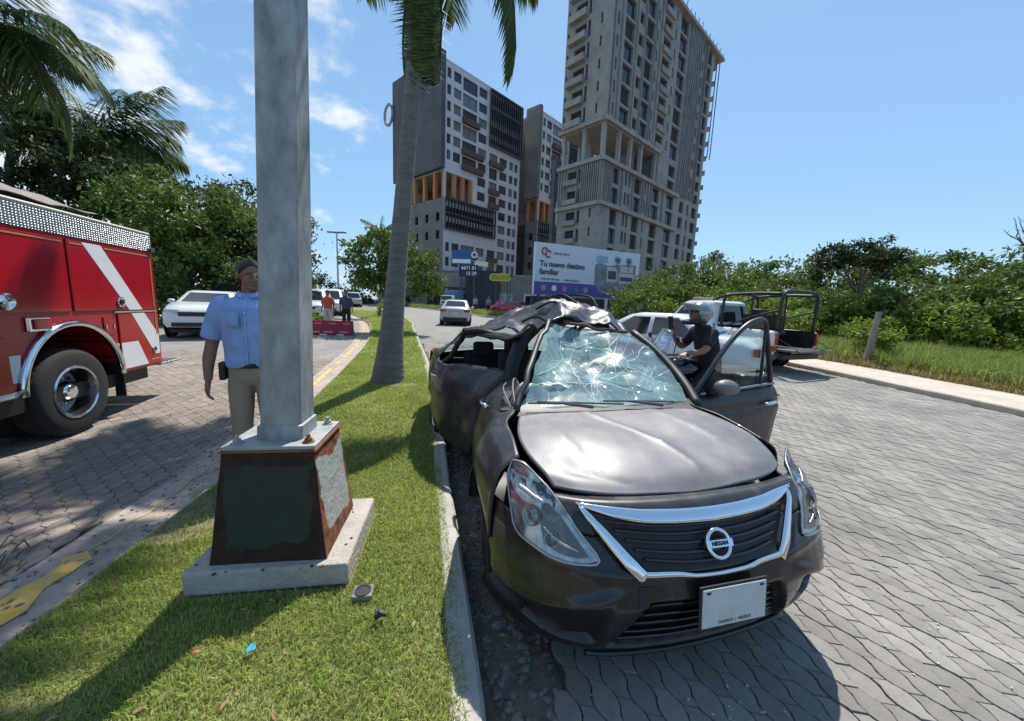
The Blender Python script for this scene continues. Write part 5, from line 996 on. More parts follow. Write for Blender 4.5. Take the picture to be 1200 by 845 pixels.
    net = [[(-.12, 1.69, 1.47), (.03, 1.73, 1.50), (.22, 1.76, 1.465), (.44, 1.75, 1.43), (.65, 1.77, 1.41)],
           [(-.24, 1.92, 1.43), (.0, 2.0, 1.575), (.2, 2.05, 1.60), (.46, 2.0, 1.55), (.71, 1.98, 1.45)],
           [(-.40, 2.22, 1.37), (-.12, 2.4, 1.56), (.14, 2.5, 1.63), (.44, 2.5, 1.60), (.735, 2.4, 1.46)],
           [(-.56, 2.55, 1.325), (-.26, 2.75, 1.475), (.05, 2.9, 1.52), (.4, 2.9, 1.53), (.72, 2.8, 1.45)],
           [(-.66, 2.95, 1.27), (-.32, 3.1, 1.38), (.02, 3.2, 1.42), (.36, 3.2, 1.42), (.68, 3.2, 1.38)],
           [(-.66, 3.2, 1.20), (-.32, 3.35, 1.28), (.02, 3.4, 1.32), (.34, 3.4, 1.32), (.64, 3.4, 1.30)]]
    mb = MB(); mb.patch(net, 12, 10, fn=roof_fn); mb.build('roof', mat('roof_paint', (.022, .023, .031), .42, .2, col2=(.045, .046, .056), vscale=4, coat=.3, wear=.4), car, smooth=3.2, solid=.012, label='crumpled dark roof pushed up into a ridge')
    mb = MB(); mb.patch([[(.0, 1.70, 1.475), (.2, 1.74, 1.44), (.42, 1.73, 1.415), (.6, 1.75, 1.40)], [(.0, 1.80, 1.50), (.2, 1.84, 1.47), (.42, 1.83, 1.43), (.6, 1.85, 1.41)]], 6, 3, fn=dent(2, .02, 9)); mb.build('torn_roof_lining', mat('lining_brown', (.10, .075, .055), .9), car, smooth=3.2, solid=.02)
    mb = MB()
    for pth in ([(-.10, 2.2, 1.56), (.02, 2.12, 1.63), (.10, 2.05, 1.60)], [(.05, 2.35, 1.66), (.18, 2.25, 1.70), (.26, 2.1, 1.63)], [(.12, 2.4, 1.66), (.32, 2.35, 1.71), (.44, 2.2, 1.69), (.46, 2.08, 1.60)], [(-.28, 2.0, 1.45), (-.20, 1.88, 1.50), (-.12, 1.8, 1.46)]): mb.tube(cr(pth, 5), .011, 6)
    mb.build('torn_seal', m_blk, car, kind='stuff')
    # kerb side: crushed front door, rear door facing the camera
    ff0 = dent(6, .020, 4.5)
    def ff(v): v = ff0(v); return v + Vector((abs(mnoise.noise(v * 5 + Vector((3, 3, 1)))) * .05 - .012, 0, 0))
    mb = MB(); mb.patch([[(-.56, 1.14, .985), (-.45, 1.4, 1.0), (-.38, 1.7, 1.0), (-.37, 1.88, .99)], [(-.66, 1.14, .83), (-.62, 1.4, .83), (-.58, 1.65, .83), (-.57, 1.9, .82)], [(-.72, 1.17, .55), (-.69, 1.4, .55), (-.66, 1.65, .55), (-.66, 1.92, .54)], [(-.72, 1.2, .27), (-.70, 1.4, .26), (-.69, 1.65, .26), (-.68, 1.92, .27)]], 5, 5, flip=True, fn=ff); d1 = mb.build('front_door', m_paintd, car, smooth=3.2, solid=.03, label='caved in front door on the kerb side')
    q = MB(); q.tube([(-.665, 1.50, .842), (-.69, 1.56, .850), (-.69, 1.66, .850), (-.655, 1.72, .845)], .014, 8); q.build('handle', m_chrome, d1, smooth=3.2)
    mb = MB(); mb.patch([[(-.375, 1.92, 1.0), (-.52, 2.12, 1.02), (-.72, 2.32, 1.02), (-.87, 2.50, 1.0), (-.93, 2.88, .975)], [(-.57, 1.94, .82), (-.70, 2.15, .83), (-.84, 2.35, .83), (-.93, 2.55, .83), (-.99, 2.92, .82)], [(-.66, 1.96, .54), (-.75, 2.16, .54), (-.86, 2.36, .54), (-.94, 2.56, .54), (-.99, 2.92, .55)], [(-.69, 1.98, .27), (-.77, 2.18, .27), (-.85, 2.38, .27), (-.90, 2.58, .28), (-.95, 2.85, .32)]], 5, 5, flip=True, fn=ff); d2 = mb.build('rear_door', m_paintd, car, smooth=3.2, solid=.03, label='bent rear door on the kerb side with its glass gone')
    q = MB(); q.tube([(-.955, 2.66, .845), (-1.0, 2.70, .85), (-1.01, 2.80, .85), (-.985, 2.86, .845)], .014, 8); q.build('handle', m_chrome, d2, smooth=3.2)
    q = MB(); q.tube([dent(3, .03, 9)(v) for v in cr([(-.36, 1.94, 1.0), (-.31, 1.97, 1.14), (-.34, 2.02, 1.30), (-.46, 2.20, 1.30), (-.56, 2.30, 1.345), (-.71, 2.48, 1.32), (-.755, 2.54, 1.23), (-.80, 2.56, 1.12), (-.89, 2.62, 1.0)], 2)], .028, 6); q.build('window_frame', m_blk, d2, smooth=.6)
    q = MB(); q.tube(cr([(-.43, 1.78, .95), (-.40, 1.82, 1.1), (-.30, 1.9, 1.3), (-.2, 1.88, 1.42)], 4), [.06] * 13, 8, flat=.6); q.build('centre_pillar', m_blk, car, smooth=3.2)
    mb = MB(); mb.patch([[(-.30, 1.72, 1.42), (-.40, 2.0, 1.33), (-.58, 2.3, 1.325)], [(-.36, 1.74, 1.36), (-.44, 2.02, 1.29), (-.62, 2.32, 1.29)]], 4, 3, fn=dent(8, .02, 7)); mb.build('roof_rail', m_blk, car, smooth=3.2, solid=.02)
    # rear quarter, boot, tail
    mb = MB(); mb.patch([[(-.93, 2.92, .98), (-.95, 3.2, .98), (-.93, 3.6, .975), (-.88, 4.05, .96), (-.80, 4.36, .94)], [(-1.0, 2.93, .82), (-1.01, 3.2, .82), (-.99, 3.6, .82), (-.93, 4.08, .82), (-.84, 4.40, .80)], [(-.99, 2.90, .56), (-1.0, 3.05, .64), (-1.0, 3.32, .67), (-.97, 3.62, .62), (-.86, 4.40, .55)], [(-.96, 2.88, .36), (-.985, 2.95, .50), (-.99, 3.32, .655), (-.97, 3.66, .48), (-.84, 4.36, .34)]], 5, 5, flip=True, fn=dent(2, .02, 4)); mb.build('rear_wing', m_paintd, car, smooth=3.2, solid=.01)
    mb = MB(); mb.patch([[(-.68, 2.95, 1.27), (-.68, 3.2, 1.2), (-.70, 3.4, 1.1)], [(-.80, 2.93, 1.14), (-.80, 3.25, 1.10), (-.82, 3.55, 1.03)], [(-.93, 2.92, .985), (-.94, 3.3, .985), (-.92, 3.7, .98)]], 4, 4, flip=True, fn=dent(2, .02, 4)); mb.build('rear_pillar', m_paintd, car, smooth=3.2, solid=.012)
    mb = MB(); mb.patch([[(-.90, 3.5, .98), (-.4, 3.55, 1.02), (.3, 3.55, 1.02), (.74, 3.5, .98)], [(-.88, 4.0, .97), (-.4, 4.1, 1.0), (.3, 4.1, 1.0), (.72, 4.0, .97)], [(-.80, 4.36, .94), (-.4, 4.46, .96), (.3, 4.46, .96), (.66, 4.38, .94)]], 5, 5); mb.build('boot_lid', m_paint, car, smooth=3.2, solid=.012)
    mb = MB(); mb.patch([[(-.64, 3.4, 1.28), (0, 3.42, 1.31), (.62, 3.4, 1.29)], [(-.80, 3.55, 1.0), (0, 3.6, 1.03), (.70, 3.55, 1.0)]], 4, 4); mb.build('rear_window', m_cglass, car, smooth=3.2)
    mb = MB(); mb.patch([[(-.80, 4.37, .94), (-.4, 4.47, .955), (.3, 4.47, .955), (.68, 4.38, .94)], [(-.84, 4.41, .7), (-.4, 4.52, .72), (.3, 4.52, .72), (.74, 4.42, .7)], [(-.84, 4.37, .32), (-.4, 4.46, .30), (.3, 4.46, .30), (.74, 4.38, .32)]], 4, 4); mb.build('rear_bumper', m_bump, car, smooth=3.2, solid=.01)
    q = MB(); q.patch([[(-.955, 3.98, .94), (-.90, 4.25, .935), (-.82, 4.40, .92)], [(-.97, 3.98, .80), (-.92, 4.27, .78), (-.85, 4.43, .76)]], 4, 4, flip=True); q.build('tail_light', m_tail, car, smooth=3.2, solid=.02)
    q = MB(); q.patch([[(.79, 4.02, .94), (.76, 4.25, .935), (.68, 4.40, .92)], [(.80, 4.02, .80), (.78, 4.27, .78), (.72, 4.43, .76)]], 4, 4); q.build('tail_light', m_tail, car, smooth=3.2, solid=.02)
    # road side: sill, rear door, quarter
    mb = MB(); mb.box((.79, 2.1, .24), (.08, 1.9, .12)); mb.build('sill', m_blk, car, bevel=.02)
    q = MB(); q.tube(cr([(.80, 2.18, .3), (.80, 2.2, .95), (.72, 2.2, 1.40)], 5), .045, 8); q.build('centre_pillar', m_blk, car, smooth=3.2)
    mb = MB(); mb.patch([[(.80, 2.22, .98), (.80, 2.7, .985), (.78, 3.15, .985)], [(.845, 2.22, .8), (.845, 2.7, .8), (.83, 3.12, .8)], [(.84, 2.22, .28), (.84, 2.6, .28), (.84, 3.0, .38)]], 5, 5); dr = mb.build('rear_door', m_paintd, car, smooth=3.2, solid=.03)
    q = MB(); q.tube([(.84, 2.92, .86), (.87, 2.95, .862), (.865, 3.06, .862), (.835, 3.09, .86)], .013, 8); q.build('handle', m_chrome, dr, smooth=3.2)
    q = MB(); q.tube(cr([(.80, 2.24, .99), (.73, 2.26, 1.38), (.70, 2.7, 1.41), (.70, 2.98, 1.30), (.77, 3.12, 1.0)], 4), .026, 7); q.build('window_frame', m_blk, dr, smooth=3.2)
    mb = MB(); mb.patch([[(.78, 3.15, .985), (.76, 3.6, .98), (.72, 4.1, .96), (.66, 4.38, .94)], [(.83, 3.12, .8), (.83, 3.6, .82), (.80, 4.1, .8), (.72, 4.42, .78)], [(.845, 3.04, .46), (.845, 3.46, .67), (.84, 3.86, .46), (.74, 4.38, .34)]], 5, 5); mb.build('rear_wing', m_paintd, car, smooth=3.2, solid=.01)
    mb = MB(); mb.patch([[(.68, 3.0, 1.38), (.66, 3.25, 1.3), (.68, 3.42, 1.2)], [(.77, 3.14, .99), (.77, 3.4, .99), (.75, 3.6, .985)]], 4, 4); mb.build('rear_pillar', m_paintd, car, smooth=3.2, solid=.012)
    # driver's door swung wide open
    d = bpy.data.objects.new('driver_door', None); COL.objects.link(d); d.parent = car; d.location = (.80, 1.17, 0); d.rotation_euler = (0, 0, R(9)); d.scale = (.94, 1, 1); d['label'] = 'open driver door with mirror and intact glass'
    def dp(s, z, o=0): return (s, -o, z)
    mb = MB(); rows = [(.29, .0, [0, .25, .5, .75, .96]), (.36, .03, [-.005, .25, .5, .76, .99]), (.52, .05, [-.01, .25, .5, .78, 1.02]), (.70, .062, [-.01, .25, .5, .78, 1.035]), (.80, .075, [-.01, .25, .5, .78, 1.045]), (.83, .062, [-.01, .25, .5, .78, 1.045]), (.92, .05, [0, .25, .5, .77, 1.03]), (.985, .02, [.02, .26, .5, .76, 1.0])]
    mb.patch([[dp(s, z + (.04 * (s - .4) if z > .75 else 0), o * (1 if .1 < s < .98 else .75)) for s in ss] for z, o, ss in rows], 4, 3); mb.build('door_skin', m_paintd, d, smooth=3.2, solid=.05)
    mb = MB(); mb.box((.5, .06, .62), (.92, .05, .62)); mb.build('door_card', m_blk, d, bevel=.02)
    fr = cr([(.02, .0, .955), (.17, .0, 1.13), (.37, .01, 1.345), (.57, .02, 1.49), (.72, .02, 1.545), (.81, .02, 1.54), (.855, .015, 1.45), (.915, .0, 1.22), (.985, .0, 1.01)], 4)
    mb = MB(); mb.tube(fr, [.021] * len(fr), 8, flat=1.); mb.build('window_frame', m_paintd, d, smooth=3.2)
    mb = MB(); mb.tube([(.815, .0, 1.48), (.83, -.004, 1.0)], .012, 6); mb.build('window_divider', m_blk, d)
    pts = [(p.x, .012, p.z) for p in fr[2:-1]] + [(.98, .012, 1.0), (.08, .012, .965)]
    mb = MB(); mb.add(pts, [tuple(range(len(pts)))]); mb.build('window_glass', m_cglass, d)
    mb = MB(); mb.tube([(.08, -.022, .985), (.55, -.022, 1.005), (.99, -.022, 1.03)], .011, 6); mb.build('belt_trim', mat('trim_silver', (.30, .30, .31), .45, .7), d, smooth=3.2)
    mb = MB(); mb.prism([(.06, -.012, .985), (.235, -.012, .99), (.225, -.012, 1.17)], (0, -.012, 0)); mb.build('mirror_base', m_blk, d)
    mb = MB(); q_ = []
    for k in range(9):
        t = k / 8; rx_ = .075 * (1 - (2 * t - .9) ** 2 * .45) if 0 < k < 8 else .03; q_.append([(.13 + .25 * t, -.11 + rx_ * .85 * math.cos(a), 1.045 - .012 * t + rx_ * (.92 if math.sin(a) > 0 else .75) * math.sin(a)) for a in np.linspace(0, 2 * math.pi, 17)[:-1]])
    mb.loft(q_); mb.build('mirror', m_paint, d, smooth=3.2, sub=1)
    mb = MB(); mb.tube([(.16, -.02, .99), (.19, -.10, 1.0)], .03, 8); mb.build('mirror_arm', m_blk, d, smooth=3.2)
    mb = MB(); mb.tube([(.80, -.07, .878), (.83, -.095, .882), (.93, -.092, .888), (.955, -.065, .888)], .014, 8); mb.build('handle', m_chrome, d, smooth=3.2)
build_wreck()
# ---------------------------------------------------------------- galvanised lamp post on its plinth
m_galv = mat('galvanised_steel', (.18, .20, .20), .58, .25, col2=(.40, .425, .42), vscale=6, detail=12, bump=.12, bscale=60, stretch=(1.6, 1.6, .7), spec=.35)
m_galv2 = mat('galvanised_plate', (.26, .28, .28), .55, .3, col2=(.42, .43, .42), vscale=9, detail=8)
m_plinth = mat('plinth_paint', (.055, .065, .055), .8, col2=(.040, .048, .042), vscale=9, bump=.25, bscale=45)
def rustmat(dark):  # dark: front's shade put into paint and rust; otherwise the lit right face
    m = mat('plinth_rust_shaded' if dark else 'plinth_rust_lit', (.5, .5, .5), .85, bump=.35, bscale=40); nt = m.node_tree; N = nt.nodes.new; L = nt.links.new; b = nt.nodes['Principled BSDF']; tc = N('ShaderNodeTexCoord')
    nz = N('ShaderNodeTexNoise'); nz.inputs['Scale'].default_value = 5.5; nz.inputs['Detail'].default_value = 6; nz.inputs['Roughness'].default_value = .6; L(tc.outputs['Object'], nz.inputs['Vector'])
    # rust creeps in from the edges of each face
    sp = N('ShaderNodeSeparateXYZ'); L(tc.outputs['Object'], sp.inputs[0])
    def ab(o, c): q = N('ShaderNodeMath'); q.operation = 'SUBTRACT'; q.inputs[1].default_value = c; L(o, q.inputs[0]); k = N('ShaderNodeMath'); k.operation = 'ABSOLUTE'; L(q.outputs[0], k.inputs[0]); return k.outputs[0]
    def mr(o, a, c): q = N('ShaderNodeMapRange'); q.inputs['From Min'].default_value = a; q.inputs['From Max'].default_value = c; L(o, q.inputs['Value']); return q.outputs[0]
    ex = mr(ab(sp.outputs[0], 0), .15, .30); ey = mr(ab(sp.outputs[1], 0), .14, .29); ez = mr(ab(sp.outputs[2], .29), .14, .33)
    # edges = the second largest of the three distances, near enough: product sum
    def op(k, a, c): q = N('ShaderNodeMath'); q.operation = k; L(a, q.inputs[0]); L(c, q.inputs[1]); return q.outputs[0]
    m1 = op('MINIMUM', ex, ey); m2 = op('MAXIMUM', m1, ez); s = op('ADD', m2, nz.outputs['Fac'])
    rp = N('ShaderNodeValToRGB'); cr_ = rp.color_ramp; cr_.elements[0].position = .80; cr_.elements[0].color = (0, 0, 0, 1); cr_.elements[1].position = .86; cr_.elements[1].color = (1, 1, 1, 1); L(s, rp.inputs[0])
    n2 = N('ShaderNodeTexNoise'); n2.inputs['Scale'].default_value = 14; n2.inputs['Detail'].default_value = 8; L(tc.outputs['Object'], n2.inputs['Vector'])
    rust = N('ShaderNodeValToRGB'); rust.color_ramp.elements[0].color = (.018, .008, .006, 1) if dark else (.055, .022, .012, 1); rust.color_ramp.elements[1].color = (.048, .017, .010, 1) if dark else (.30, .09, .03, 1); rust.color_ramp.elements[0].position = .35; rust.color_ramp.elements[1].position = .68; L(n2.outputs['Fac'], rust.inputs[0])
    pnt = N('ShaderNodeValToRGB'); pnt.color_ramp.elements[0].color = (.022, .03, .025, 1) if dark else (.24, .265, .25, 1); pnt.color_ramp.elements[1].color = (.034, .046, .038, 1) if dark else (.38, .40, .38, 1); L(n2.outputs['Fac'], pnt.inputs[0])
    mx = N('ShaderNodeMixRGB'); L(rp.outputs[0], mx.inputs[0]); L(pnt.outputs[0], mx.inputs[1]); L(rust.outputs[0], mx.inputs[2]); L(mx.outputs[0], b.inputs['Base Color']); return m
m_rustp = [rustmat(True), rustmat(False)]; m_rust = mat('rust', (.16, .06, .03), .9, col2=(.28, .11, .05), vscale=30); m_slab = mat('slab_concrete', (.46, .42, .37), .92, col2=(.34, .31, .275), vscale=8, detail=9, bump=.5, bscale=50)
lp = thing('lamp_post', 'galvanised square post bolted on a rusty tapered plinth in the grass', 'lamp post', (BX, BY, .15), BA)
q = MB(); q.box((.01, .03, .04), (.76, .68, .12)); q.v = [tuple(Vector(v) + mnoise.noise_vector(Vector(v) * 5) * .012) for v in q.v]; q.build('footing', m_slab, lp, bevel=.012)
def plinth():
    a, b_, h = .275, .262, .575; c, d = .215, .205; vs = []; n = 10; mb = MB()
    for k, (p, r_) in enumerate((((-1, -1), (1, -1)), ((1, -1), (1, 1)), ((1, 1), (-1, 1)), ((-1, 1), (-1, -1)))):
        rows = []
        for j in range(n + 1):
            t = j / n; X = a + (c - a) * t; Y = b_ + (d - b_) * t; rows.append([(p[0] * X + (r_[0] - p[0]) * X * i / n, p[1] * Y + (r_[1] - p[1]) * Y * i / n, h * t) for i in range(n + 1)])
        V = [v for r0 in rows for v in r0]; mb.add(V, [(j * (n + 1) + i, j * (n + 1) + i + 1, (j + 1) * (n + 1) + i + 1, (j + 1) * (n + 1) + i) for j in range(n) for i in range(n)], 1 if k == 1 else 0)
    mb.v = [tuple(Vector(v) + mnoise.noise_vector(Vector(v) * 11) * .004) for v in mb.v]
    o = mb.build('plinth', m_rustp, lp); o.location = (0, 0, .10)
    q = MB(); q.box((.0, 0, .677), (.455, .425, .010)); q.build('top_rim', m_rust, lp); q = MB(); q.box((.0, 0, .692), (.44, .41, .020)); q.build('base_plate', m_galv2, lp, bevel=.003)
    q = MB(); q.box((.222, -.01, .50), (.012, .10, .12), ry=R(-6)); q.build('hand_hole_cover', m_rust, lp, bevel=.003)
plinth()
for sx, sy in ((-.17, -.15), (.17, -.15), (.17, .15), (-.17, .15)):
    q = MB(); q.lathe([(.030, 0), (.030, .006), (.019, .006), (.019, .022), (.010, .022), (.010, .042), (0, .042)], (sx, sy, .702), (0, 0, 1), 6 if 0 else 10); q.build('anchor_bolt', m_rust if (sx > 0 and sy < 0) else m_galv2, lp)
def shaft():
    h = 9.0; s0, s1 = .101, .052; c = .26; tilt = .031
    def sec(z, s): k = s * (1 - c * .42); x = .012 + (z - .7) * tilt; return [(x + a, b_, z) for a, b_ in ((-k, -s), (k, -s), (s, -k), (s, k), (k, s), (-k, s), (-s, k), (-s, -k))]
    mb = MB(); mb.loft([sec(.70, s0), sec(3, .086), sec(h, s1)]); o = mb.build('shaft', m_galv, lp); mb = MB(); mb.loft([sec(.702, s0 + .012), sec(.775, s0 + .011), sec(.78, s0 + .002)]); mb.build('collar', m_galv, lp)
    mb = MB(); mb.tube(cr([(.26, 0, h), (.46, 0, h + .5), (1.4, 0, h + .9)], 5), .04, 8); mb.build('bracket', m_galv, lp, smooth=3.2); mb = MB(); mb.box((1.5, 0, h + .9), (.7, .3, .12)); mb.build('lamp_head', m_galv2, lp, bevel=.03)
shaft()
# small things lying on the lawn
o = thing('drain_cover', 'small round drain cover in a concrete square beside the plinth', 'drain cover', (-.70, 1.66, .145), R(10)); q = MB(); q.box((0, 0, 0), (.095, .08, .03)); q.build('surround', mat('drain_grey', (.20, .19, .18), .9, var=.2, vscale=30), o, bevel=.004); q = MB(); q.lathe([(.040, .016), (.040, .020), (.03, .020), (.03, .017), (.0, .017)], (0, 0, 0), (0, 0, 1), 16); q.build('grate', m_blk, o)
q = MB(); q.patch([[(0, 0, .02), (.03, .0, .028), (.06, .01, .02)], [(.0, .03, .026), (.03, .03, .02), (.055, .035, .03)], [(.005, .055, .018), (.03, .06, .03), (.05, .06, .02)]], 3, 3); o = q.build('plastic_scrap', mat('scrap_blue', (.03, .28, .42), .4), None, smooth=3.2, solid=.002); o.location = (-1.03, 1.30, .15); o.scale = (.6, .6, .7); o.rotation_euler = (0, 0, R(35)); tag(o, 'crumpled blue plastic scrap lying in the grass', 'litter')
q = MB(); q.patch([[(0, 0, .02), (.025, .0, .03), (.05, .01, .02)], [(.0, .025, .022), (.025, .02, .035), (.05, .03, .02)]], 3, 3); o = q.build('dry_leaf', mat('leaf_brown', (.30, .12, .05), .7), None, smooth=3.2, solid=.002); o.location = (-1.24, 1.28, .155); o.scale = (.7, .7, .8); tag(o, 'curled reddish brown leaf lying in the grass', 'leaf')
q = MB(); q.tube([(0, 0, .0), (.02, .01, .02), (.05, .01, .01)], [.012, .018, .01], 6); q.tube([(.01, .0, .01), (.0, .03, .02)], [.012, .008], 6); o = q.build('dark_debris', m_blk, None); o.location = (-.58, 1.50, .16); tag(o, 'dark broken car fragment in the grass near the kerb', 'debris')
def crumbs():
    r = np.random.RandomState(9); V = []; F = []; k = 0
    for i in range(26): pass
    c, s = math.cos(BA), math.sin(BA)
    return stones('slab_crumbs', 40, lambda y: (BX - .38, BX + .40), BY - .36, BY + .36, .004, .011, mat('crumb_rust', (.12, .06, .04), .9, island=.4), 19, .25)
crumbs()
r_ = random.Random(12); q = MB()
for i in range(150):
    x, y = -3.0 + r_.gauss(0, .14), 1.75 + r_.gauss(0, .12); a = r_.uniform(0, 3.14); q.tube([(x, y, .03), (x + .05 * math.cos(a), y + .05 * math.sin(a), .05 + r_.uniform(0, .03))], .004, 3)
o = q.build('cut_weeds', mat('weed_dry', (.10, .095, .04), .8), None, kind='stuff')
r_ = random.Random(13); q = MB()
for i in range(170):
    x, y = (1.0 + r_.gauss(0, .2), 1.12 + r_.gauss(0, .16)) if i < 50 else ((2.0 + r_.gauss(0, .35), 2.2 + r_.gauss(0, .6)) if i < 120 else (-.25 + r_.gauss(0, .08) - .1 * (i % 7), 2.2 + (i % 7) * .35 + r_.gauss(0, .1))); a = r_.uniform(0, 3.1); l = r_.uniform(.004, .014); q.prism([(x, y, .026), (x + l * math.cos(a), y + l * math.sin(a), .026), (x + l * math.cos(a + 1), y + l * math.sin(a + 1), .026)], (0, 0, .004))
q.build('glass_crumbs', mat('glass_bits', (.5, .58, .56), .2), None, kind='stuff')
# ---------------------------------------------------------------- other vehicles
m_cglassd = mat('car_window', (.02, .026, .03), .06, spec=.7, coat=.4)
def vwheel(parent, x, y, r, wd, s, rimcol=None, rim_r=.62):
    key = ('w', r, wd, s)
    w_ = bpy.data.objects.new('wheel', None); COL.objects.link(w_); w_.parent = parent; w_.location = (x, y, r)
    if key not in _win:
        q = MB(); q.lathe([(r * .62, -wd / 2), (r * .92, -wd / 2), (r, -wd * .32), (r, wd * .32), (r * .92, wd / 2), (r * .62, wd / 2)], (0, 0, 0), (s, 0, 0), 28, cap=False); a = q.build('tyre', m_rub, w_, smooth=.7)
        q = MB(); q.lathe([(r * .64, -wd * .4), (r * .64, wd * .44), (r * .56, wd * .40), (r * .5, wd * .12), (r * .16, wd * .2), (r * .14, wd * .34), (0, wd * .34)], (0, 0, 0), (s, 0, 0), 24); b_ = q.build('rim', rimcol or m_alloy, w_, smooth=.7); _win[key] = (a.data, b_.data)
    else: link('tyre', _win[key][0], w_); link('rim', _win[key][1], w_)
    return w_
def rrect(w_, y0, y1, z, rad=.18, n=4, pinch=0.):
    pts = []
    for cx, cy, a0 in ((w_ - rad, y1 - rad, 0), (-w_ + rad, y1 - rad, 90), (-w_ + rad, y0 + rad, 180), (w_ - rad, y0 + rad, 270)):
        for i in range(n + 1): a = R(a0 + 90 * i / n); pts.append((cx + rad * math.cos(a), cy + rad * math.sin(a), z))
    return pts
def saloon(name, label, cat, loc, rz, paint, L=4.5, W=1.75, H=1.46, kind='sedan', group=None, front_detail=True, tail=True):
    """forward is +y"""
    t = thing(name, label, cat, loc, rz, group); hw = W / 2; yr, yf = -L / 2, L / 2; suv = kind != 'sedan'; r = .37 if suv else .32; belt = .98 if not suv else 1.08; deck = (belt + .06) if not suv else belt + .02; hood = .94 if not suv else 1.08; sill = .24 if not suv else .30
    st = [(yr, .50, .55 * deck + .3, .86), (yr + .06, .34, .90 * deck, .93), (yr + .22, sill, deck, .975), (yr + .85, sill, deck + .01, 1.), (-.2, sill, belt, 1.), (yf - 1.35, sill, belt - .01, 1.), (yf - .95, sill, hood, 1.), (yf - .45, sill, hood - .07, .985), (yf - .16, sill + .02, hood - .17, .93), (yf - .03, .34, hood - .30, .84), (yf, .44, hood - .40, .76)]
    secs = []
    for y, zs, zt, k in st:
        w_ = hw * k; zm = (zs + zt) / 2; half = [(w_ * .90, zs), (w_ * .99, zs + (zt - zs) * .22), (w_, zm), (w_ * .965, zt - (zt - zs) * .16), (w_ * .86, zt - .012), (w_ * .45, zt + .012)]
        secs.append([(x, y, z) for x, z in half] + [(-x, y, z) for x, z in half[::-1]])
    secs = [secs[0]] + secs[1:]
    mb = MB(); net = secs; mb.loft([[Vector(p) for p in s_] for s_ in secs]); mb.build('body', paint, t, smooth=.75)
    # cabin
    cb0, cb1 = (yr + .62, yf - 1.18) if not suv else (yr + .10, yf - 1.22); cr0, cr1 = (yr + 1.30, yf - 2.05) if not suv else (yr + .38, yf - 1.95); wb, wr = hw * .93, hw * .70
    def ring(f):
        return rrect(wb + (wr - wb) * f ** 1.15, cb0 + (cr0 - cb0) * f, cb1 + (cr1 - cb1) * f, belt - .03 + (H - .02 - belt + .03) * f, .22)
    rs = [ring(0), ring(.35), ring(.7), ring(.93)]; top = rrect(wr * .86, cr0 + .16, cr1 - .16, H, .2)
    mb = MB(); mb.loft(rs + [top]); mb.build('roof', paint, t, smooth=.9)
    def side(s, f, y): x = (wb + (wr - wb) * f ** 1.15 + .007) * s; return (x, y, belt - .03 + (H - .02 - belt + .03) * f)
    f0, f1 = .12, .86
    def yb(f, e): return cb0 + (cr0 - cb0) * f + e
    def ye(f, e): return cb1 + (cr1 - cb1) * f - e
    ym = (cr0 + cr1) / 2 + .05
    for s in (-1, 1):
        pans = [(yb(f0, .30), ym - .04, yb(f1, .20), ym - .04), (ym + .05, ye(f0, .34), ym + .05, ye(f1, .22))]
        if suv: pans = [(yb(f0, .22), ym - .75, yb(f1, .18), ym - .75), (ym - .66, ym + .16, ym - .66, ym + .16), (ym + .25, ye(f0, .34), ym + .25, ye(f1, .22))]
        for a, b_, c, d in pans:
            m = MB(); v = [side(s, f0, a), side(s, f0, b_), side(s, f1, d), side(s, f1, c)]; m.add(v if s > 0 else v[::-1], [(0, 1, 2, 3)]); m.build('side_window', m_cglassd, t)
        m = MB(); m.box((s * (hw + .002), ym, belt - .22), (.012, .012, .5)); m.box((s * (hw - .0), ym - 1.0, belt - .24), (.012, .012, .42)); 
        for yy in (ym + .02, ym - .95): h_ = MB(); h_.box((s * (hw * .985 + .004), yy - .12, belt - .16), (.03, .16, .03)); h_.build('door_handle', paint, t, bevel=.008)
        m = MB(); m.ell((s * (hw + .08), ye(0, .42), belt + .02), (.10, .06, .075), 12, 8); m.build('mirror', paint, t, smooth=3.2)
    def endq(y_of, e, name):
        m = MB(); v = []
        for f, k in ((f0, .80), (f0 * 1.0, -.80), (f1, -.78), (f1, .78)):
            w_ = (wb + (wr - wb) * f ** 1.15); v.append((w_ * k, y_of(f), belt - .03 + (H - .02 - belt + .03) * f))
        m.add(v, [(0, 1, 2, 3)]); m.build(name, m_cglassd, t)
    endq(lambda f: cb1 + (cr1 - cb1) * f + .008, 0, 'windscreen'); endq(lambda f: cb0 + (cr0 - cb0) * f - .008, 0, 'rear_window')
    for s in (-1, 1):
        for y in (yr + .82 + (.05 if suv else 0), yf - .84):
            m = MB(); m.lathe([(r + .06, -.02), (r + .06, .004), (0, .004)], (s * (hw - .003), y, r + .01), (s, 0, 0), 26); m.build('wheel_arch', m_blk, t); vwheel(t, s * (hw - .085), y, r, .20, s)
        m = MB(); m.box((s * hw * .74, yr + .01, deck * .80), (.36, .10, .15), rz=-s * R(14)); m.build('tail_light', m_tail, t, bevel=.02)
        m = MB(); m.box((s * hw * .66, yf - .10, hood - .27), (.40, .12, .13), rz=-s * R(24)); m.build('headlight', mat('head_lens', (.42, .44, .46), .3, 0., coat=.2), t, bevel=.03)
    m = MB(); m.box((0, yf + .005, hood - .33), (.85, .05, .15)); m.build('grille', m_blk, t, bevel=.02); m = MB(); m.box((0, yf + .01, .42), (1.2, .05, .12)); m.build('intake', m_blk, t, bevel=.02)
    m = MB(); m.box((0, yf + .035, hood - .265), (.9, .02, .025)); m.build('chrome_strip', m_chrome, t)
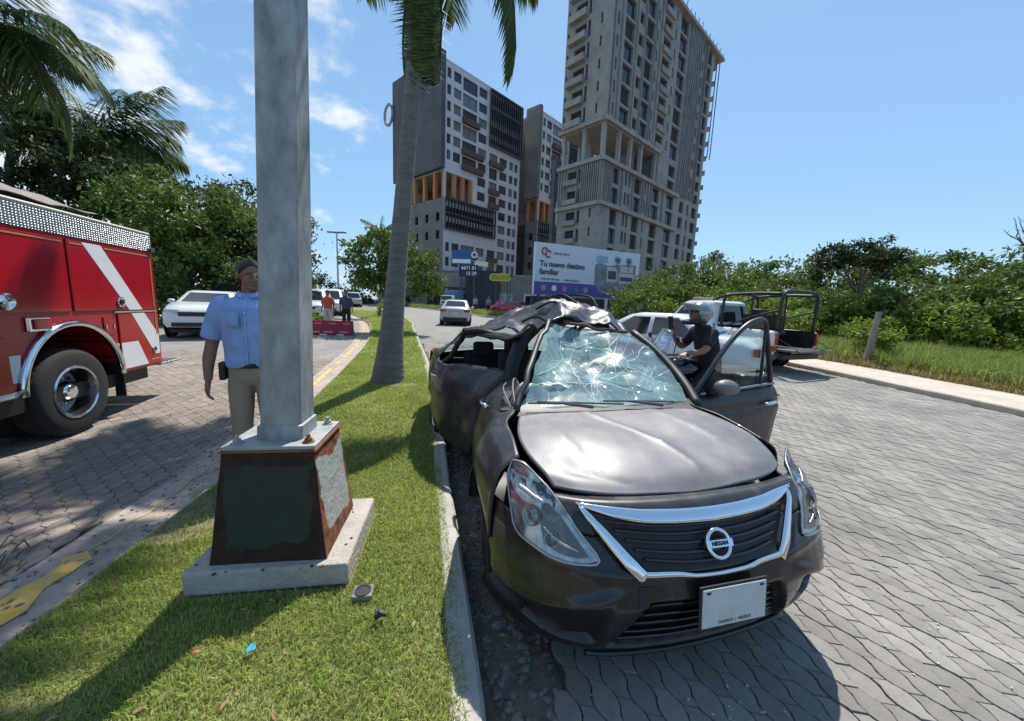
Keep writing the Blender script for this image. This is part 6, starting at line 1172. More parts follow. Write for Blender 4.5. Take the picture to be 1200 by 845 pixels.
    m = MB(); m.box((0, yr - .012, deck * .66 if not suv else .85), (.32, .02, .15)); m.build('number_plate', m_plate, t); m = MB(); m.box((0, yr + .03, .36), (1.35, .12, .14)); m.build('rear_skirt', m_blk, t, bevel=.02)
    m = MB(); m.box((0, 0, .2), (W * .86, L * .8, .12)); m.build('underside', m_blk, t)
    return t
pw = mat('car_white', (.62, .63, .64), .28, coat=.6); ps = mat('car_silver', (.42, .42, .42), .32, .3, coat=.5); pr_ = mat('car_red', (.45, .02, .04), .3, coat=.5); pk = mat('car_black', (.014, .014, .016), .25, coat=.6); pg = mat('car_grey', (.20, .21, .22), .3, .4, coat=.5)
saloon('silver_sedan', 'silver sedan driving away on the sunny road beyond the palm', 'car', (-3.55, 23.2, gz(23.2) + .02), R(6), ps, 4.5, 1.76, 1.46)
ws = saloon('white_sedan', 'white police sedan parked askew behind the motorcyclist', 'car', (3.15, 8.55, gz(8.5) + .02), R(47), pw, 4.5, 1.78, 1.46)
for s, w_ in ((1, 1), (-1, 1)):
    q = MB(); q.prism([(s * .897, y, z) for y, z in ((.25, .50), (.95, .50), (1.1, .80), (.5, .80))], (s * .006, 0, 0)); q.build('green_panel', mat('police_green', (.02, .22, .06), .4), ws); q = MB(); q.prism([(s * .897, y, z) for y, z in ((-.75, .5), (.1, .5), (.3, .8), (-.55, .8))], (s * .006, 0, 0)); q.build('rose_panel', mat('police_rose', (.35, .06, .12), .4), ws)
saloon('white_crossover', 'white crossover with dark grille parked facing us beyond the fire truck', 'car', (-10.75, 13.3, gz(13.3) + .02), R(208), pw, 4.5, 1.8, 1.48, 'suv')
saloon('black_crossover', 'black tall car mostly hidden behind the man in the blue shirt', 'car', (-12.9, 17.2, gz(17.2) + .02), R(190), pk, 4.9, 1.95, 2.25, 'suv')
saloon('red_hatchback', 'small red car stopped by the far kerb under the yellow sign', 'car', (-.6, 38.5, gz(38) + .02), R(62), pr_, 3.9, 1.7, 1.5, 'suv')
saloon('white_minivan', 'white car standing just behind the red barrier beside the galvanised post', 'car', (-11.6, 21.5, gz(21.5) + .02), R(200), pw, 4.6, 1.8, 1.75, 'suv')
saloon('white_pickup', 'white tall vehicle facing us behind the dark uniformed man', 'car', (-13.4, 27.5, gz(27.5) + .02), R(198), pw, 5.0, 1.85, 1.85, 'suv')
saloon('grey_crossover', 'pale grey crossover further off at the bend of the median', 'car', (-19.2, 44.0, gz(44) + .02), R(30), ps, 4.6, 1.85, 1.75, 'suv')
saloon('dark_crossover', 'dark car beside the pale crossover at the far bend', 'car', (-17.0, 51.0, gz(51) + .02), R(60), pg, 4.5, 1.8, 1.6, 'suv')
def small_truck():
    t = thing('delivery_truck', 'white and blue delivery truck standing before the dark commercial building', 'truck', (-8.9, 52.5, .98), R(170))
    m = MB(); m.box((0, -1.2, 1.5), (1.9, 3.0, 1.9)); m.build('cargo_box', mat('truck_blue', (.05, .14, .33), .5), t, bevel=.04); m = MB(); m.box((0, 1.2, 1.05), (1.8, 1.6, 1.3), taper=.88); m.build('cab', pw, t, bevel=.12); m = MB(); m.box((0, 1.96, 1.35), (1.45, .1, .5), rx=R(-6)); m.build('windscreen', m_cglassd, t); m = MB(); m.box((0, 2.02, .75), (1.2, .06, .22)); m.build('grille', m_blk, t)
    for s in (-1, 1):
        for y in (-1.7, 1.3): vwheel(t, s * .82, y, .37, .22, s)
small_truck()
def pickup():
    t = thing('pickup_truck', 'white police pickup with black roll cage and lowered tailgate', 'pickup', (7.42, 9.70, gz(9.7) + .02), R(24)); hw = .90     # origin: rear centre, forward +y
    mb = MB()
    for s in (-1, 1):
        net = [[(s * (hw - .06), 0.0, 1.08), (s * (hw - .06), .8, 1.10), (s * (hw - .06), 1.7, 1.10)], [(s * hw, .0, .95), (s * (hw + .02), .85, 1.0), (s * hw, 1.7, .98)], [(s * hw, .0, .62), (s * (hw + .035), .95, .86), (s * hw, 1.72, .62)], [(s * (hw - .03), .02, .48), (s * (hw - .0), .6, .56), (s * (hw - .03), 1.72, .44)]]
        m = MB(); m.patch(net, 5, 5, flip=s > 0); m.build('bed_side', pw, t, smooth=3.2, solid=.05)
        m = MB(); m.box((s * (hw - .09), .85, .84), (.03, 1.66, .5)); m.build('bed_liner', m_blk, t)
        m = MB(); m.lathe([(.46, -.02), (.46, .006), (0, .006)], (s * (hw + .018), 1.02, .39), (s, 0, 0), 26); m.build('wheel_arch', m_blk, t); vwheel(t, s * (hw - .09), 1.02, .37, .24, s); vwheel(t, s * (hw - .09), 4.15, .37, .24, s)
        m = MB(); m.box((s * (hw - .05), -.012, .87), (.09, .06, .34)); m.build('tail_light', m_tail, t, bevel=.012)
    m = MB(); m.box((0, .85, .60), (1.6, 1.68, .06)); m.build('bed_floor', m_blk, t); m = MB(); m.box((0, 1.70, .88), (1.6, .05, .56)); m.build('bed_front', m_blk, t)
    m = MB(); m.box((0, -.27, .615), (1.52, .52, .06)); m.build('tailgate', mat('tailgate_grey', (.13, .13, .135), .5, var=.3, vscale=5), t, bevel=.012); m = MB(); m.box((0, -.27, .650), (1.3, .40, .01)); m.build('tailgate_ribs', m_blk, t)
    for s in (-1, 1): m = MB(); m.tube([(s * .74, -.02, .88), (s * .74, -.5, .65)], .008, 5); m.build('tailgate_stay', m_steel, t)
    m = MB(); m.box((0, -.10, .44), (1.5, .16, .14)); m.build('rear_bumper', m_blk, t, bevel=.02)
    # cab: doors, bonnet
    secs = []
    for y, zs, zt, k in ((1.76, .42, 1.1, .99), (2.2, .40, 1.12, 1.), (3.5, .40, 1.10, 1.), (3.75, .40, 1.08, 1.), (4.5, .42, 1.02, .99), (4.9, .42, .92, .94), (5.05, .48, .80, .86)):
        w_ = hw * k; half = [(w_ * .92, zs), (w_, zs + .15), (w_, (zs + zt) / 2), (w_ * .97, zt - .08), (w_ * .85, zt), (w_ * .4, zt + .015)]; secs.append([(x, y, z) for x, z in half] + [(-x, y, z) for x, z in half[::-1]])
    m = MB(); m.loft(secs); m.build('body', pw, t, smooth=.75)
    def ring(f): return rrect(hw * (.95 - .20 * f), 1.80 + .10 * f, 3.72 - .62 * f, 1.08 + .76 * f, .14)
    m = MB(); m.loft([ring(0), ring(.4), ring(.8), ring(.95), rrect(hw * .66, 2.0, 3.02, 1.86, .14)]); m.build('cab', pw, t, smooth=.9)
    for s in (-1, 1):
        for (a, b_, c, d) in ((2.02, 2.62, 2.06, 2.62), (2.70, 3.42, 2.70, 3.05)):
            v = [(s * (hw * (.95 - .2 * f) + .007), y, 1.08 + .76 * f) for y, f in ((a, .16), (b_, .16), (d, .84), (c, .84))]; m = MB(); m.add(v if s > 0 else v[::-1], [(0, 1, 2, 3)]); m.build('side_window', m_cglassd, t)
        m = MB(); m.ell((s * 1.02, 3.45, 1.2), (.11, .06, .10), 12, 8); m.build('mirror', m_blk, t, smooth=3.2)
        m = MB(); m.box((s * (hw + .002), 2.9, .80), (.01, .9, .16)); m.build('rose_panel', mat('police_rose'), t)
    for yy, f_, nm in ((lambda f: 1.80 + .10 * f - .008, 0, 'rear_window'), (lambda f: 3.72 - .62 * f + .008, 0, 'windscreen')):
        m = MB(); m.add([(hw * (.95 - .2 * f) * k, yy(f), 1.08 + .76 * f) for f, k in ((.2, .8), (.2, -.8), (.85, -.8), (.85, .8))], [(0, 1, 2, 3)]); m.build(nm, m_cglassd, t)
    m = MB(); m.box((0, 2.75, 1.92), (1.1, .28, .10)); m.build('light_bar', mat('lightbar_rose', (.45, .26, .22), .3), t, bevel=.03)
    m = MB(); m.box((0, 5.06, .72), (1.2, .06, .24)); m.build('grille', m_blk, t); m = MB(); m.box((0, 3.0, .36), (1.5, 3.6, .12)); m.build('underside', m_blk, t)
    # roll cage over the bed
    c = m_blk
    def bar(nm, pts, r=.038): q = MB(); q.tube(cr(pts, 4), r, 8); q.build(nm, c, t, smooth=3.2)
    bar('rear_hoop', [(-.78, .06, 1.08), (-.77, .04, 1.75), (-.70, .03, 2.03), (-.45, .03, 2.10), (.45, .03, 2.10), (.70, .03, 2.03), (.77, .04, 1.75), (.78, .06, 1.08)], .043)
    bar('front_hoop', [(-.78, 1.6, 1.08), (-.77, 1.62, 1.7), (-.70, 1.62, 1.98), (-.4, 1.62, 2.06), (.4, 1.62, 2.06), (.70, 1.62, 1.98), (.77, 1.62, 1.7), (.78, 1.6, 1.08)])
    for s in (-1, 1):
        bar('cage_rail', [(s * .70, .03, 2.03), (s * .70, .8, 2.05), (s * .70, 1.62, 2.0), (s * .72, 2.0, 1.86)]); bar('cage_brace', [(s * .77, .06, 1.62), (s * .77, .8, 1.4), (s * .77, 1.5, 1.12)], .024); bar('cage_post', [(s * .76, .8, 1.08), (s * .72, .8, 2.05)], .026)
    bar('cross_bar', [(-.7, .8, 2.05), (.7, .8, 2.05)], .026); bar('bench_post', [(.0, .9, .62), (.0, .9, 1.35)], .03)
    m = MB(); m.box((0, .95, 1.02), (.42, 1.1, .10)); m.box((0, .95, 1.28), (.08, 1.1, .42)); m.build('bench', m_blk, t); 
    m = MB(); m.box((.45, 1.35, 1.35), (.36, .30, .60)); m.build('gear_box', m_blk, t, bevel=.03)
    m = MB(); m.ell((.82, .02, 1.72), (.05, .05, .07), 10, 8); m.build('work_lamp', m_steel, t, smooth=3.2)
pickup()
def fire_truck():
    FR = mat('fire_red', (.36, .004, .012), .2, coat=.35, spec=.45); FW = mat('fire_white', (.70, .71, .72), .35, coat=.3); GLD = mat('gold_line', (.55, .33, .13), .4, .4)
    t = thing('fire_truck', 'rear half of a red fire truck with white diagonal stripe', 'fire truck', (-4.66, 3.78, .02), R(105.5))
    def dpm():
        m = mat('tread_plate', (.46, .48, .50), .32, .8); nt = m.node_tree; N = nt.nodes.new; L = nt.links.new; b = nt.nodes['Principled BSDF']; tc = N('ShaderNodeTexCoord'); mp = N('ShaderNodeMapping'); mp.inputs['Scale'].default_value = (30, 1, 42); mp.inputs['Rotation'].default_value = (0, R(0), 0); L(tc.outputs['Object'], mp.inputs[0])
        v = N('ShaderNodeTexVoronoi'); v.inputs['Scale'].default_value = 1.0; v.inputs['Randomness'].default_value = .12; L(mp.outputs[0], v.inputs['Vector']); r = N('ShaderNodeMapRange'); r.inputs['From Min'].default_value = .22; r.inputs['From Max'].default_value = .42; r.inputs['To Min'].default_value = 1; r.inputs['To Max'].default_value = 0; L(v.outputs['Distance'], r.inputs['Value'])
        bp = N('ShaderNodeBump'); bp.inputs['Strength'].default_value = .8; bp.inputs['Distance'].default_value = .01; L(r.outputs[0], bp.inputs['Height']); L(bp.outputs[0], b.inputs['Normal'])
        mx = N('ShaderNodeMixRGB'); mx.inputs[1].default_value = (.30, .34, .37, 1); mx.inputs[2].default_value = (.56, .58, .60, 1); L(r.outputs[0], mx.inputs[0]); L(mx.outputs[0], b.inputs['Base Color']); return m
    TP = dpm(); cx, cz, ra = .14, .56, .60
    arc = [(cx + ra * math.cos(a), cz + (ra + .03) * math.sin(a)) for a in np.linspace(math.pi, 0, 19)]
    out = [(-4.2, .56), (cx - ra, .56)] + arc[1:-1] + [(cx + ra, .56), (1.55, .56), (1.55, 2.12), (-4.2, 2.12)]
    m = MB(); m.prism([(a, 0, z) for a, z in out], (0, 2.35, 0)); m.build('body', FR, t, weld=True)
    def pan(nm, t0, t1, z0, z1, d=.016, mm=FR, bv=.006): m = MB(); fbox(m, 'R', t0, t1, z0, z1, -d, -.001); return m.build(nm, mm, t, bevel=bv)
    pan('locker_door', .19, 1.50, 1.335, 2.085); pan('locker_door', -1.35, .15, 1.335, 2.085); pan('locker_door', -3.0, -1.39, 1.335, 2.085); pan('lower_locker_door', .785, 1.50, .60, 1.295); pan('access_flap', .56, .72, 1.05, 1.26, .012); pan('access_flap', -.75, -.55, .62, 1.12, .012)
    pan('door_gap_trim', .735, 1.50, 1.305, 1.325, .022, m_chrome, .002)
    def sticker(nm, poly, d=.0185, mm=FW): m = MB(); m.prism([(a, -d, z) for a, z in poly], (0, .003, 0)); return m.build(nm, mm, t)
    sticker('white_stripe', [(.37, 2.08), (.63, 2.08), (1.225, 1.337), (.985, 1.337)]); sticker('white_stripe', [(1.01, 1.293), (1.25, 1.293), (1.498, .985), (1.498, .72), (1.40, .72)]); sticker('white_band', [(.79, .93), (1.08, .93), (1.24, .603), (.79, .603)]); 
    sticker('white_band', [(.70, .93), (.77, .93), (.77, .575), (.745, .575)], .004); sticker('white_band', [(-4.2, .95), (-.44, .95), (-.47, .70), (-4.2, .70)], .004); sticker('white_band', [(-4.2, .62), (-.47, .62), (-.47, .57), (-4.2, .57)], .004)
    for nm, poly in (('gold_trim', [(.21, 2.045), (.38, 2.045), (.37, 2.06), (.21, 2.06)]), ('gold_trim', [(.68, 2.045), (1.44, 2.045), (1.44, 2.06), (.67, 2.06)]), ('gold_trim', [(-1.3, 2.045), (.12, 2.045), (.12, 2.06), (-1.3, 2.06)]), ('gold_trim', [(1.455, 1.36), (1.47, 1.36), (1.47, 2.03), (1.455, 2.03)]), ('gold_trim', [(1.455, 1.0), (1.47, .98), (1.47, 1.27), (1.455, 1.27)]), ('gold_trim', [(1.3, .645), (1.49, .645), (1.49, .66), (1.3, .66)])): sticker(nm, poly, .0215, GLD)
    m = MB(); fbox(m, 'R', -4.2, 1.50, 2.125, 2.345, -.02, .02); m.build('tread_plate', TP, t); m = MB(); m.tube([(-4.2, -.012, 2.352), (1.50, -.012, 2.352)], .016, 6); m.build('rail_edge', mat('cream_rail', (.62, .60, .52), .5), t); m = MB(); m.box((1.50, 1.17, 2.23), (.04, 2.38, .22)); m.build('rear_tread_plate', TP, t); m = MB(); m.box((-1.4, 1.2, 2.125), (5.6, 2.2, .02)); m.build('deck', m_blk, t)
    m = MB(); m.tube([(cx + (ra + .02) * math.cos(a), -.02, cz + (ra + .05) * math.sin(a)) for a in np.linspace(math.pi, 0, 25)], .034, 8, flat=1.); m.build('arch_trim', m_chrome, t, smooth=3.2)
    m = MB(); m.patch([[(cx + (ra + .0) * math.cos(a), y, cz + (ra + .03) * math.sin(a)) for a in np.linspace(math.pi, 0, 13)] for y in (.0, .25, .5)], 2, 2); m.build('arch_liner', m_blk, t, smooth=3.2); m = MB(); m.box((cx, .55, .75), (1.2, .04, 1.0)); m.build('axle_shroud', m_blk, t)
    for yy in (.03, .36):
        w_ = bpy.data.objects.new('wheel', None); COL.objects.link(w_); w_.parent = t; w_.location = (.12, yy + .11, .475)
        q = MB(); q.lathe([(.27, -.13), (.40, -.14), (.45, -.115), (.47, -.08), (.47, .08), (.45, .115), (.40, .14), (.27, .13)], (0, 0, 0), (0, -1, 0), 44, cap=False)
        q.build('tyre', m_rub, w_, smooth=.6)
        if yy < .1:
            q = MB(); q.lathe([(.275, .12), (.285, .135), (.27, .145), (.255, .135), (.245, .02), (.235, -.035)], (0, 0, 0), (0, -1, 0), 40, cap=False); q.build('rim', mat('polished_alloy', (.66, .67, .69), .22, 1.), w_, smooth=.6); q = MB(); q.lathe([(.236, -.03), (.19, -.055), (.15, -.05), (.125, -.03), (.115, .03)], (0, 0, 0), (0, -1, 0), 40, cap=False); q.build('rim_dish', mat('dull_alloy', (.46, .46, .47), .5, .35, var=.25, vscale=20), w_, smooth=.6); q = MB(); q.lathe([(.085, -.03), (.085, .07), (.07, .09), (.03, .10), (0, .10)], (0, 0, 0), (0, -1, 0), 24); q.build('hub', m_chrome, w_, smooth=.6)
            for k in range(10): a = 2 * math.pi * k / 10; q = MB(); q.lathe([(.014, 0), (.014, .035), (0, .04)], (.145 * math.cos(a), .045, .145 * math.sin(a)), (0, -1, 0), 8); q.build('wheel_nut', m_chrome, w_)
            for k in range(5): a = 2 * math.pi * (k + .5) / 5; q = MB(); q.lathe([(.024, .0), (.0, .001)], (.205 * math.cos(a), .042, .205 * math.sin(a)), (0, -1, 0), 10); q.build('rim_slot', m_blk, w_)
            q = MB()
            for k in range(44):
                a = 2 * math.pi * k / 44
                for s_ in (-.05, .05): q.box((.468 * math.cos(a + s_ * .3), s_, .468 * math.sin(a + s_ * .3)), (.012, .075, .03), ry=-a)
            q.build('tread_blocks', m_rub, w_, kind='stuff')
    m = MB(); m.box((cx + .66, .05, .52), (.02, .10, .52)); m.build('mud_flap', m_blk, t); m = MB(); m.box((-1.4, 1.17, .47), (5.5, 2.2, .16)); m.build('chassis', m_blk, t)
    # fittings
    q = MB(); q.lathe([(.075, 0), (.075, .03), (.06, .04), (.045, .02), (0, .03)], (-.53, -.016, 1.44), (0, -1, 0), 22); q.build('round_lamp', m_chrome, t, smooth=.7)
    q = MB(); fbox(q, 'R', -.36, -.12, 1.155, 1.295, -.03, -.0); q.build('lamp_bezel', m_chrome, t, bevel=.012); q = MB(); fbox(q, 'R', -.31, -.14, 1.175, 1.275, -.05, -.03); q.build('marker_lamp', mat('marker_red', (.42, .02, .03), .2, coat=.5), t, bevel=.012)
    for x, z, k in ((.845, 1.435, 1), (1.38, .79, .6)): q = MB(); q.lathe([(.062 * k, 0), (.062 * k, .012), (.05 * k, .018), (.03 * k, .008), (0, .008)], (x, -.02, z), (0, -1, 0), 20); h_ = q.build('latch', m_chrome, t, smooth=.7); q = MB(); q.box((x, -.036, z), (.05 * k, .012, .055 * k)); q.build('latch_handle', m_blk, h_, bevel=.004)
    for x in (.585, .70): q = MB(); q.box((x, -.016, 1.145), (.012, .012, .05)); q.build('hinge', m_chrome, t)
    q = MB(); q.box((1.79, 1.17, .545), (.46, 2.3, .035)); q.build('rear_step', TP, t, bevel=.006); q = MB(); q.box((1.50, -.02, 2.14), (.10, .06, .06)); q.build('corner_lamp', m_steel, t, bevel=.01)
    # folded cover over the hose bed
    net = [[(-3.6 + .62 * i, y, 2.37 + (.10 + .26 * min(1, y / .5)) * (1.15 - .11 * i) + .03 * math.sin(i * 2.1 + y * 3)) for i in range(8)] for y in (.04, .18, .45, 1.0, 1.6, 2.2)]
    q = MB(); q.patch(net, 5, 4, fn=dent(3, .05, 3.2)); q.build('hose_cover', mat('tarp_grey', (.27, .235, .225), .8, col2=(.17, .12, .115), vscale=3), t, smooth=3.2, solid=.01)
fire_truck()
def barrier():
    t = thing('traffic_barrier', 'low red plastic barrier closing the left road', 'barrier', (-6.85, 14.05, gz(14) + .02), R(10)); mr = mat('barrier_red', (.30, .012, .025), .5, var=.2, vscale=4)
    m = MB(); n = 1.45; L_ = .92
    prof = [(-.20, 0), (-.20, .14), (-.10, .26), (-.075, .54), (.075, .54), (.10, .26), (.20, .14), (.20, 0)]
    m.loft([[(x, y, z) for y, z in prof] for x in (-L_ * .78, L_ * .78)]); m.build('body', mr, t, bevel=.015)
    for x in (-.5, 0, .5): m = MB(); m.box((x, -.082, .43), (.24, .02, .05)); m.build('reflector', mat('barrier_pale', (.52, .22, .22), .5), t)
    for x in (-.56, -.12, .42): m = MB(); m.box((x, -.19, .12), (.30, .04, .055)); m.build('white_mark', mat('barrier_pink', (.62, .30, .30), .5), t)
    for x in (-.3, .3): m = MB(); m.box((x, -.20, .02), (.24, .03, .045)); m.build('foot_slot', m_signw, t)
barrier()
# ---------------------------------------------------------------- people and the motorcycle
m_skin = mat('skin_brown', (.27, .145, .095), .5, var=.12, vscale=14, spec=.35); m_hair = mat('hair_black', (.012, .010, .009), .55, bump=.5, bscale=70)
def cloth(name, a, b=None): return mat(name, a, .85, col2=b or tuple(c * .8 for c in a), vscale=7, bump=.5, bscale=9, detail=6)
def ring3(c, rx, ry, n=16, rz=0., ex=0.): return [Vector(c) + Vector((rx * math.cos(a) * math.cos(rz) - ry * math.sin(a) * math.sin(rz), rx * math.cos(a) * math.sin(rz) + ry * math.sin(a) * math.cos(rz), 0)) for a in np.linspace(0, 2 * math.pi, n + 1)[:-1]]
def hand_mesh(mb, wrist, fwd, palm_n, s, curl=.35, k=1.):
    """hand along fwd, palm facing palm_n; s mirrors the thumb side"""
    f = Vector(fwd).normalized(); n = Vector(palm_n); n = (n - f * n.dot(f)).normalized(); a = f.cross(n) * s; wrist = Vector(wrist)
    pc = [wrist - f * .02 * k, wrist + f * .025 * k, wrist + f * .06 * k, wrist + f * .095 * k]
    secs = []
    for p, wd, th in zip(pc, (.024, .031, .040, .039), (.019, .018, .016, .012)): secs.append([p + a * wd * k * math.cos(t) + n * th * k * math.sin(t) for t in np.linspace(0, 2 * math.pi, 13)[:-1]])
    mb.loft(secs)
    for o, l, r in ((-.030, .062, .0078), (-.010, .076, .0084), (.011, .083, .0087), (.031, .074, .0085)):
        p = wrist + f * .088 * k + a * o * k; d = f.copy(); pts = [p]
        for j, (seg, c) in enumerate(((.46, curl * .7), (.32, curl * 1.3), (.24, curl * 1.1))): d = (d * math.cos(c) + n * math.sin(c)).normalized(); p = p + d * l * seg * k; pts.append(p)
        mb.tube(pts, [r * k, r * .96 * k, r * .88 * k, r * .7 * k], 7); mb.ell(pts[-1], (r * .7 * k,) * 3, 7, 5)
    p = wrist + f * .03 * k + a * .030 * k; d = (f * .75 + a * .6 + n * .35).normalized(); pts = [p, p + d * .035 * k]; d = (f * .95 + a * .15 + n * .3).normalized(); pts += [pts[-1] + d * .030 * k, pts[-1] + d * .055 * k]; mb.tube(pts, [.0125 * k, .0115 * k, .010 * k, .0075 * k], 7); mb.ell(pts[-1], (.0075 * k,) * 3, 7, 5)
def head_mesh(mb, c, yaw, pitch=0.):
    M = Matrix.Rotation(yaw, 3, 'Z') @ Matrix.Rotation(pitch, 3, 'X'); c = Vector(c)
    def e(p, d, nu=18, nv=12): mb.ell(c + M @ Vector(p), d, nu, nv, M=M)
    e((0, .012, .03), (.076, .096, .088)); e((0, -.022, -.035), (.060, .070, .070)); e((0, -.048, -.085), (.040, .040, .028)); e((0, -.075, .008), (.055, .022, .016)); e((-.036, -.066, -.03), (.026, .024, .026)); e((.036, -.066, -.03), (.026, .024, .026))
    mb.tube([c + M @ Vector(p) for p in ((0, -.086, .012), (0, -.105, -.022), (0, -.108, -.034))], [.009, .014, .013], 8); e((-.013, -.095, -.036), (.010, .012, .008), 8, 6); e((.013, -.095, -.036), (.010, .012, .008), 8, 6); e((0, -.082, -.062), (.026, .013, .007), 10, 6); e((0, -.080, -.071), (.023, .013, .007), 10, 6)
    for s in (-1, 1): e((s * .078, .012, -.005), (.010, .020, .032), 10, 8)
    return M
def face_parts(t, body, c, M):
    c = Vector(c)
    for s in (-1, 1):
        q = MB(); q.ell(c + M @ Vector((s * .031, -.0815, -.004)), (.0125, .008, .0065), 10, 8); q.build('eye', mat('eye_white', (.55, .52, .48), .3), body, smooth=3.2); q = MB(); q.ell(c + M @ Vector((s * .031, -.088, -.004)), (.0055, .003, .0055), 8, 6); q.build('iris', m_blk, body, smooth=3.2); q = MB(); q.tube([c + M @ Vector((s * x, y, z)) for x, y, z in ((.014, -.094, .018), (.032, -.092, .024), (.050, -.078, .018))], .0042, 5); q.build('eyebrow', m_hair, body)
    q = MB(); q.tube([c + M @ Vector(p) for p in ((-.024, -.089, -.066), (0, -.0955, -.065), (.024, -.089, -.066))], .0035, 5); q.build('mouth', mat('lip', (.16, .06, .05), .5), body)
def man():
    t = thing('person', 'man in pale blue short-sleeved shirt and khaki trousers standing half behind the post', 'person', (-2.04, 2.88, .12), R(20)); t.scale = (1.0, 1.0, 1.0)
    hd = (.015, -.02, 1.63); b = MB(); M = head_mesh(b, hd, R(32), R(7))
    b.tube([(0, .02, 1.40), (.0, .01, 1.50), (.008, -.0, 1.58)], [.07, .058, .056], 14)
    b.loft([ring3((0, 0, z), rx, ry) for z, rx, ry in ((.86, .13, .09), (1.0, .14, .09), (1.2, .15, .095), (1.36, .16, .09), (1.44, .10, .07))])
    arms = {-1: [(-.175, .0, 1.40), (-.235, .02, 1.24), (-.275, .03, 1.10), (-.295, .005, .97), (-.295, -.03, .83)], 1: [(.175, .0, 1.40), (.235, .02, 1.24), (.275, .03, 1.10), (.295, .0, .97), (.30, -.04, .83)]}
    for s, a in arms.items():
        b.tube(cr(a, 4), list(np.interp(np.linspace(0, 1, 17), [0, .3, .55, .7, 1], [.052, .048, .042, .043, .027])), 12); hand_mesh(b, a[-1], Vector(a[-1]) - Vector(a[-2]) + Vector((0, -.02, 0)), (-s, .1, 0), -s, .42)
        b.tube([(s * .10, .0, .88), (s * .10, -.005, .48), (s * .105, .02, .07)], [.07, .05, .04], 10)
    body = b.build('body', m_skin, t, remesh=.0055); face_parts(t, body, hd, M)
    h = MB(); c = Vector(hd); n0 = 22; rows = []
    for j in range(8):
        ph = j / 7 * 1.0; row = []
        for i in range(n0 + 1):
            a = 2 * math.pi * i / n0; front = max(0, -math.sin(a)); lim = 2.0 - 1.0 * front ** 1.3 + .3 * max(0, math.sin(a)); p = ph * lim; q = Vector((.0815 * math.sin(p) * math.cos(a), .014 + .102 * math.sin(p) * math.sin(a), .031 + .095 * math.cos(p))); row.append(c + M @ q)
        rows.append(row)
    V = [v for r0 in rows for v in r0]; h.add(V, [(j * (n0 + 1) + i, (j + 1) * (n0 + 1) + i, (j + 1) * (n0 + 1) + i + 1, j * (n0 + 1) + i + 1) for j in range(7) for i in range(n0)]); h.v = [tuple(Vector(v) + mnoise.noise_vector(Vector(v) * 40) * .003) for v in h.v]; h.build('hair', m_hair, t, smooth=3.2, solid=.012)
    shm = cloth('shirt_blue', (.30, .44, .74), (.24, .37, .66)); s_ = MB()
    s_.loft([ring3((0, .0, z), rx, ry, 36) for z, rx, ry in ((.93, .176, .132), (.955, .184, .140), (.985, .186, .142), (1.02, .187, .140), (1.06, .186, .139), (1.10, .187, .138), (1.14, .188, .138), (1.18, .190, .138), (1.22, .193, .137), (1.26, .196, .136), (1.30, .198, .134), (1.34, .197, .127), (1.39, .192, .118), (1.44, .150, .095), (1.475, .088, .075), (1.495, .074, .07))])
    for s, a in arms.items(): s_.tube(cr([(s * .13, 0, 1.42), (s * .19, .005, 1.385), (s * .240, .02, 1.25), (s * .268, .025, 1.145)], 4), list(np.interp(np.linspace(0, 1, 13), [0, .3, 1], [.062, .078, .074])), 14)
    def folds(v): v = Vector(v); return v + Vector((mnoise.noise(Vector((v.x * 9, v.y * 9, v.z * 5))) * .012, mnoise.noise(Vector((v.x * 7 + 4, v.y * 9, v.z * 11))) * .016 + mnoise.noise(Vector((v.x * 16 + v.z * 14, v.y * 5, v.z * 9 - v.x * 8))) * .012, 0))
    s_.v = [tuple(folds(v)) for v in s_.v]; sh = s_.build('shirt', shm, t, remesh=.007)
    q = MB(); q.tube([(-.003, -.144 + .01 * (z > 1.3) + .045 * max(0, z - 1.36) / .12 * 1.4, z) for z in np.linspace(.96, 1.46, 14)], .006, 5, flat=.5); q.build('placket', cloth('shirt_light', (.36, .50, .78)), sh)
    for z in (1.02, 1.13, 1.24, 1.35): q = MB(); q.ell((-.003, -.147, z), (.005, .003, .005), 8, 5); q.build('button', m_signw, sh)
    for s in (-1, 1): q = MB(); q.patch([[(s * .012, -.062, 1.49), (s * .05, -.05, 1.505), (s * .072, .0, 1.515)], [(s * .02, -.095, 1.455), (s * .075, -.07, 1.47), (s * .09, .0, 1.49)]], 4, 3); q.build('collar', shm, sh, smooth=3.2, solid=.004)
    q = MB(); q.patch([[(-.12, -.137, 1.36), (-.04, -.150, 1.36)], [(-.12, -.142, 1.24), (-.04, -.152, 1.24)]], 3, 3); q.build('pocket', shm, sh, smooth=3.2, solid=.003)
    km = cloth('trousers_khaki', (.36, .31, .225), (.29, .25, .18)); p_ = MB(); p_.loft([ring3((0, .0, z), rx, ry, 20) for z, rx, ry in ((.955, .166, .122), (.90, .172, .124), (.83, .172, .116), (.785, .140, .085))])
    for s in (-1, 1): p_.loft([ring3((s * x, y, z), r, r * 1.12, 16) for x, y, z, r in ((.086, 0, .88, .084), (.092, 0, .76, .088), (.096, -.005, .60, .080), (.10, -.008, .46, .072), (.105, .005, .28, .068), (.108, .015, .12, .066), (.110, .015, .045, .068))])
    p_.v = [tuple(Vector(v) + Vector((mnoise.noise(Vector(v) * 7) * .007, mnoise.noise(Vector(v) * 8 + Vector((3, 0, 0))) * .009, 0))) for v in p_.v]; p_.build('trousers', km, t, remesh=.010)
    q = MB(); q.loft([ring3((0, 0, z), .180, .136, 24) for z in (.930, .965)]); q.build('belt', m_blk, t, smooth=.8); q = MB(); q.box((-.195, -.03, .90), (.045, .075, .14)); q.build('pouch', m_blk, t, bevel=.012)
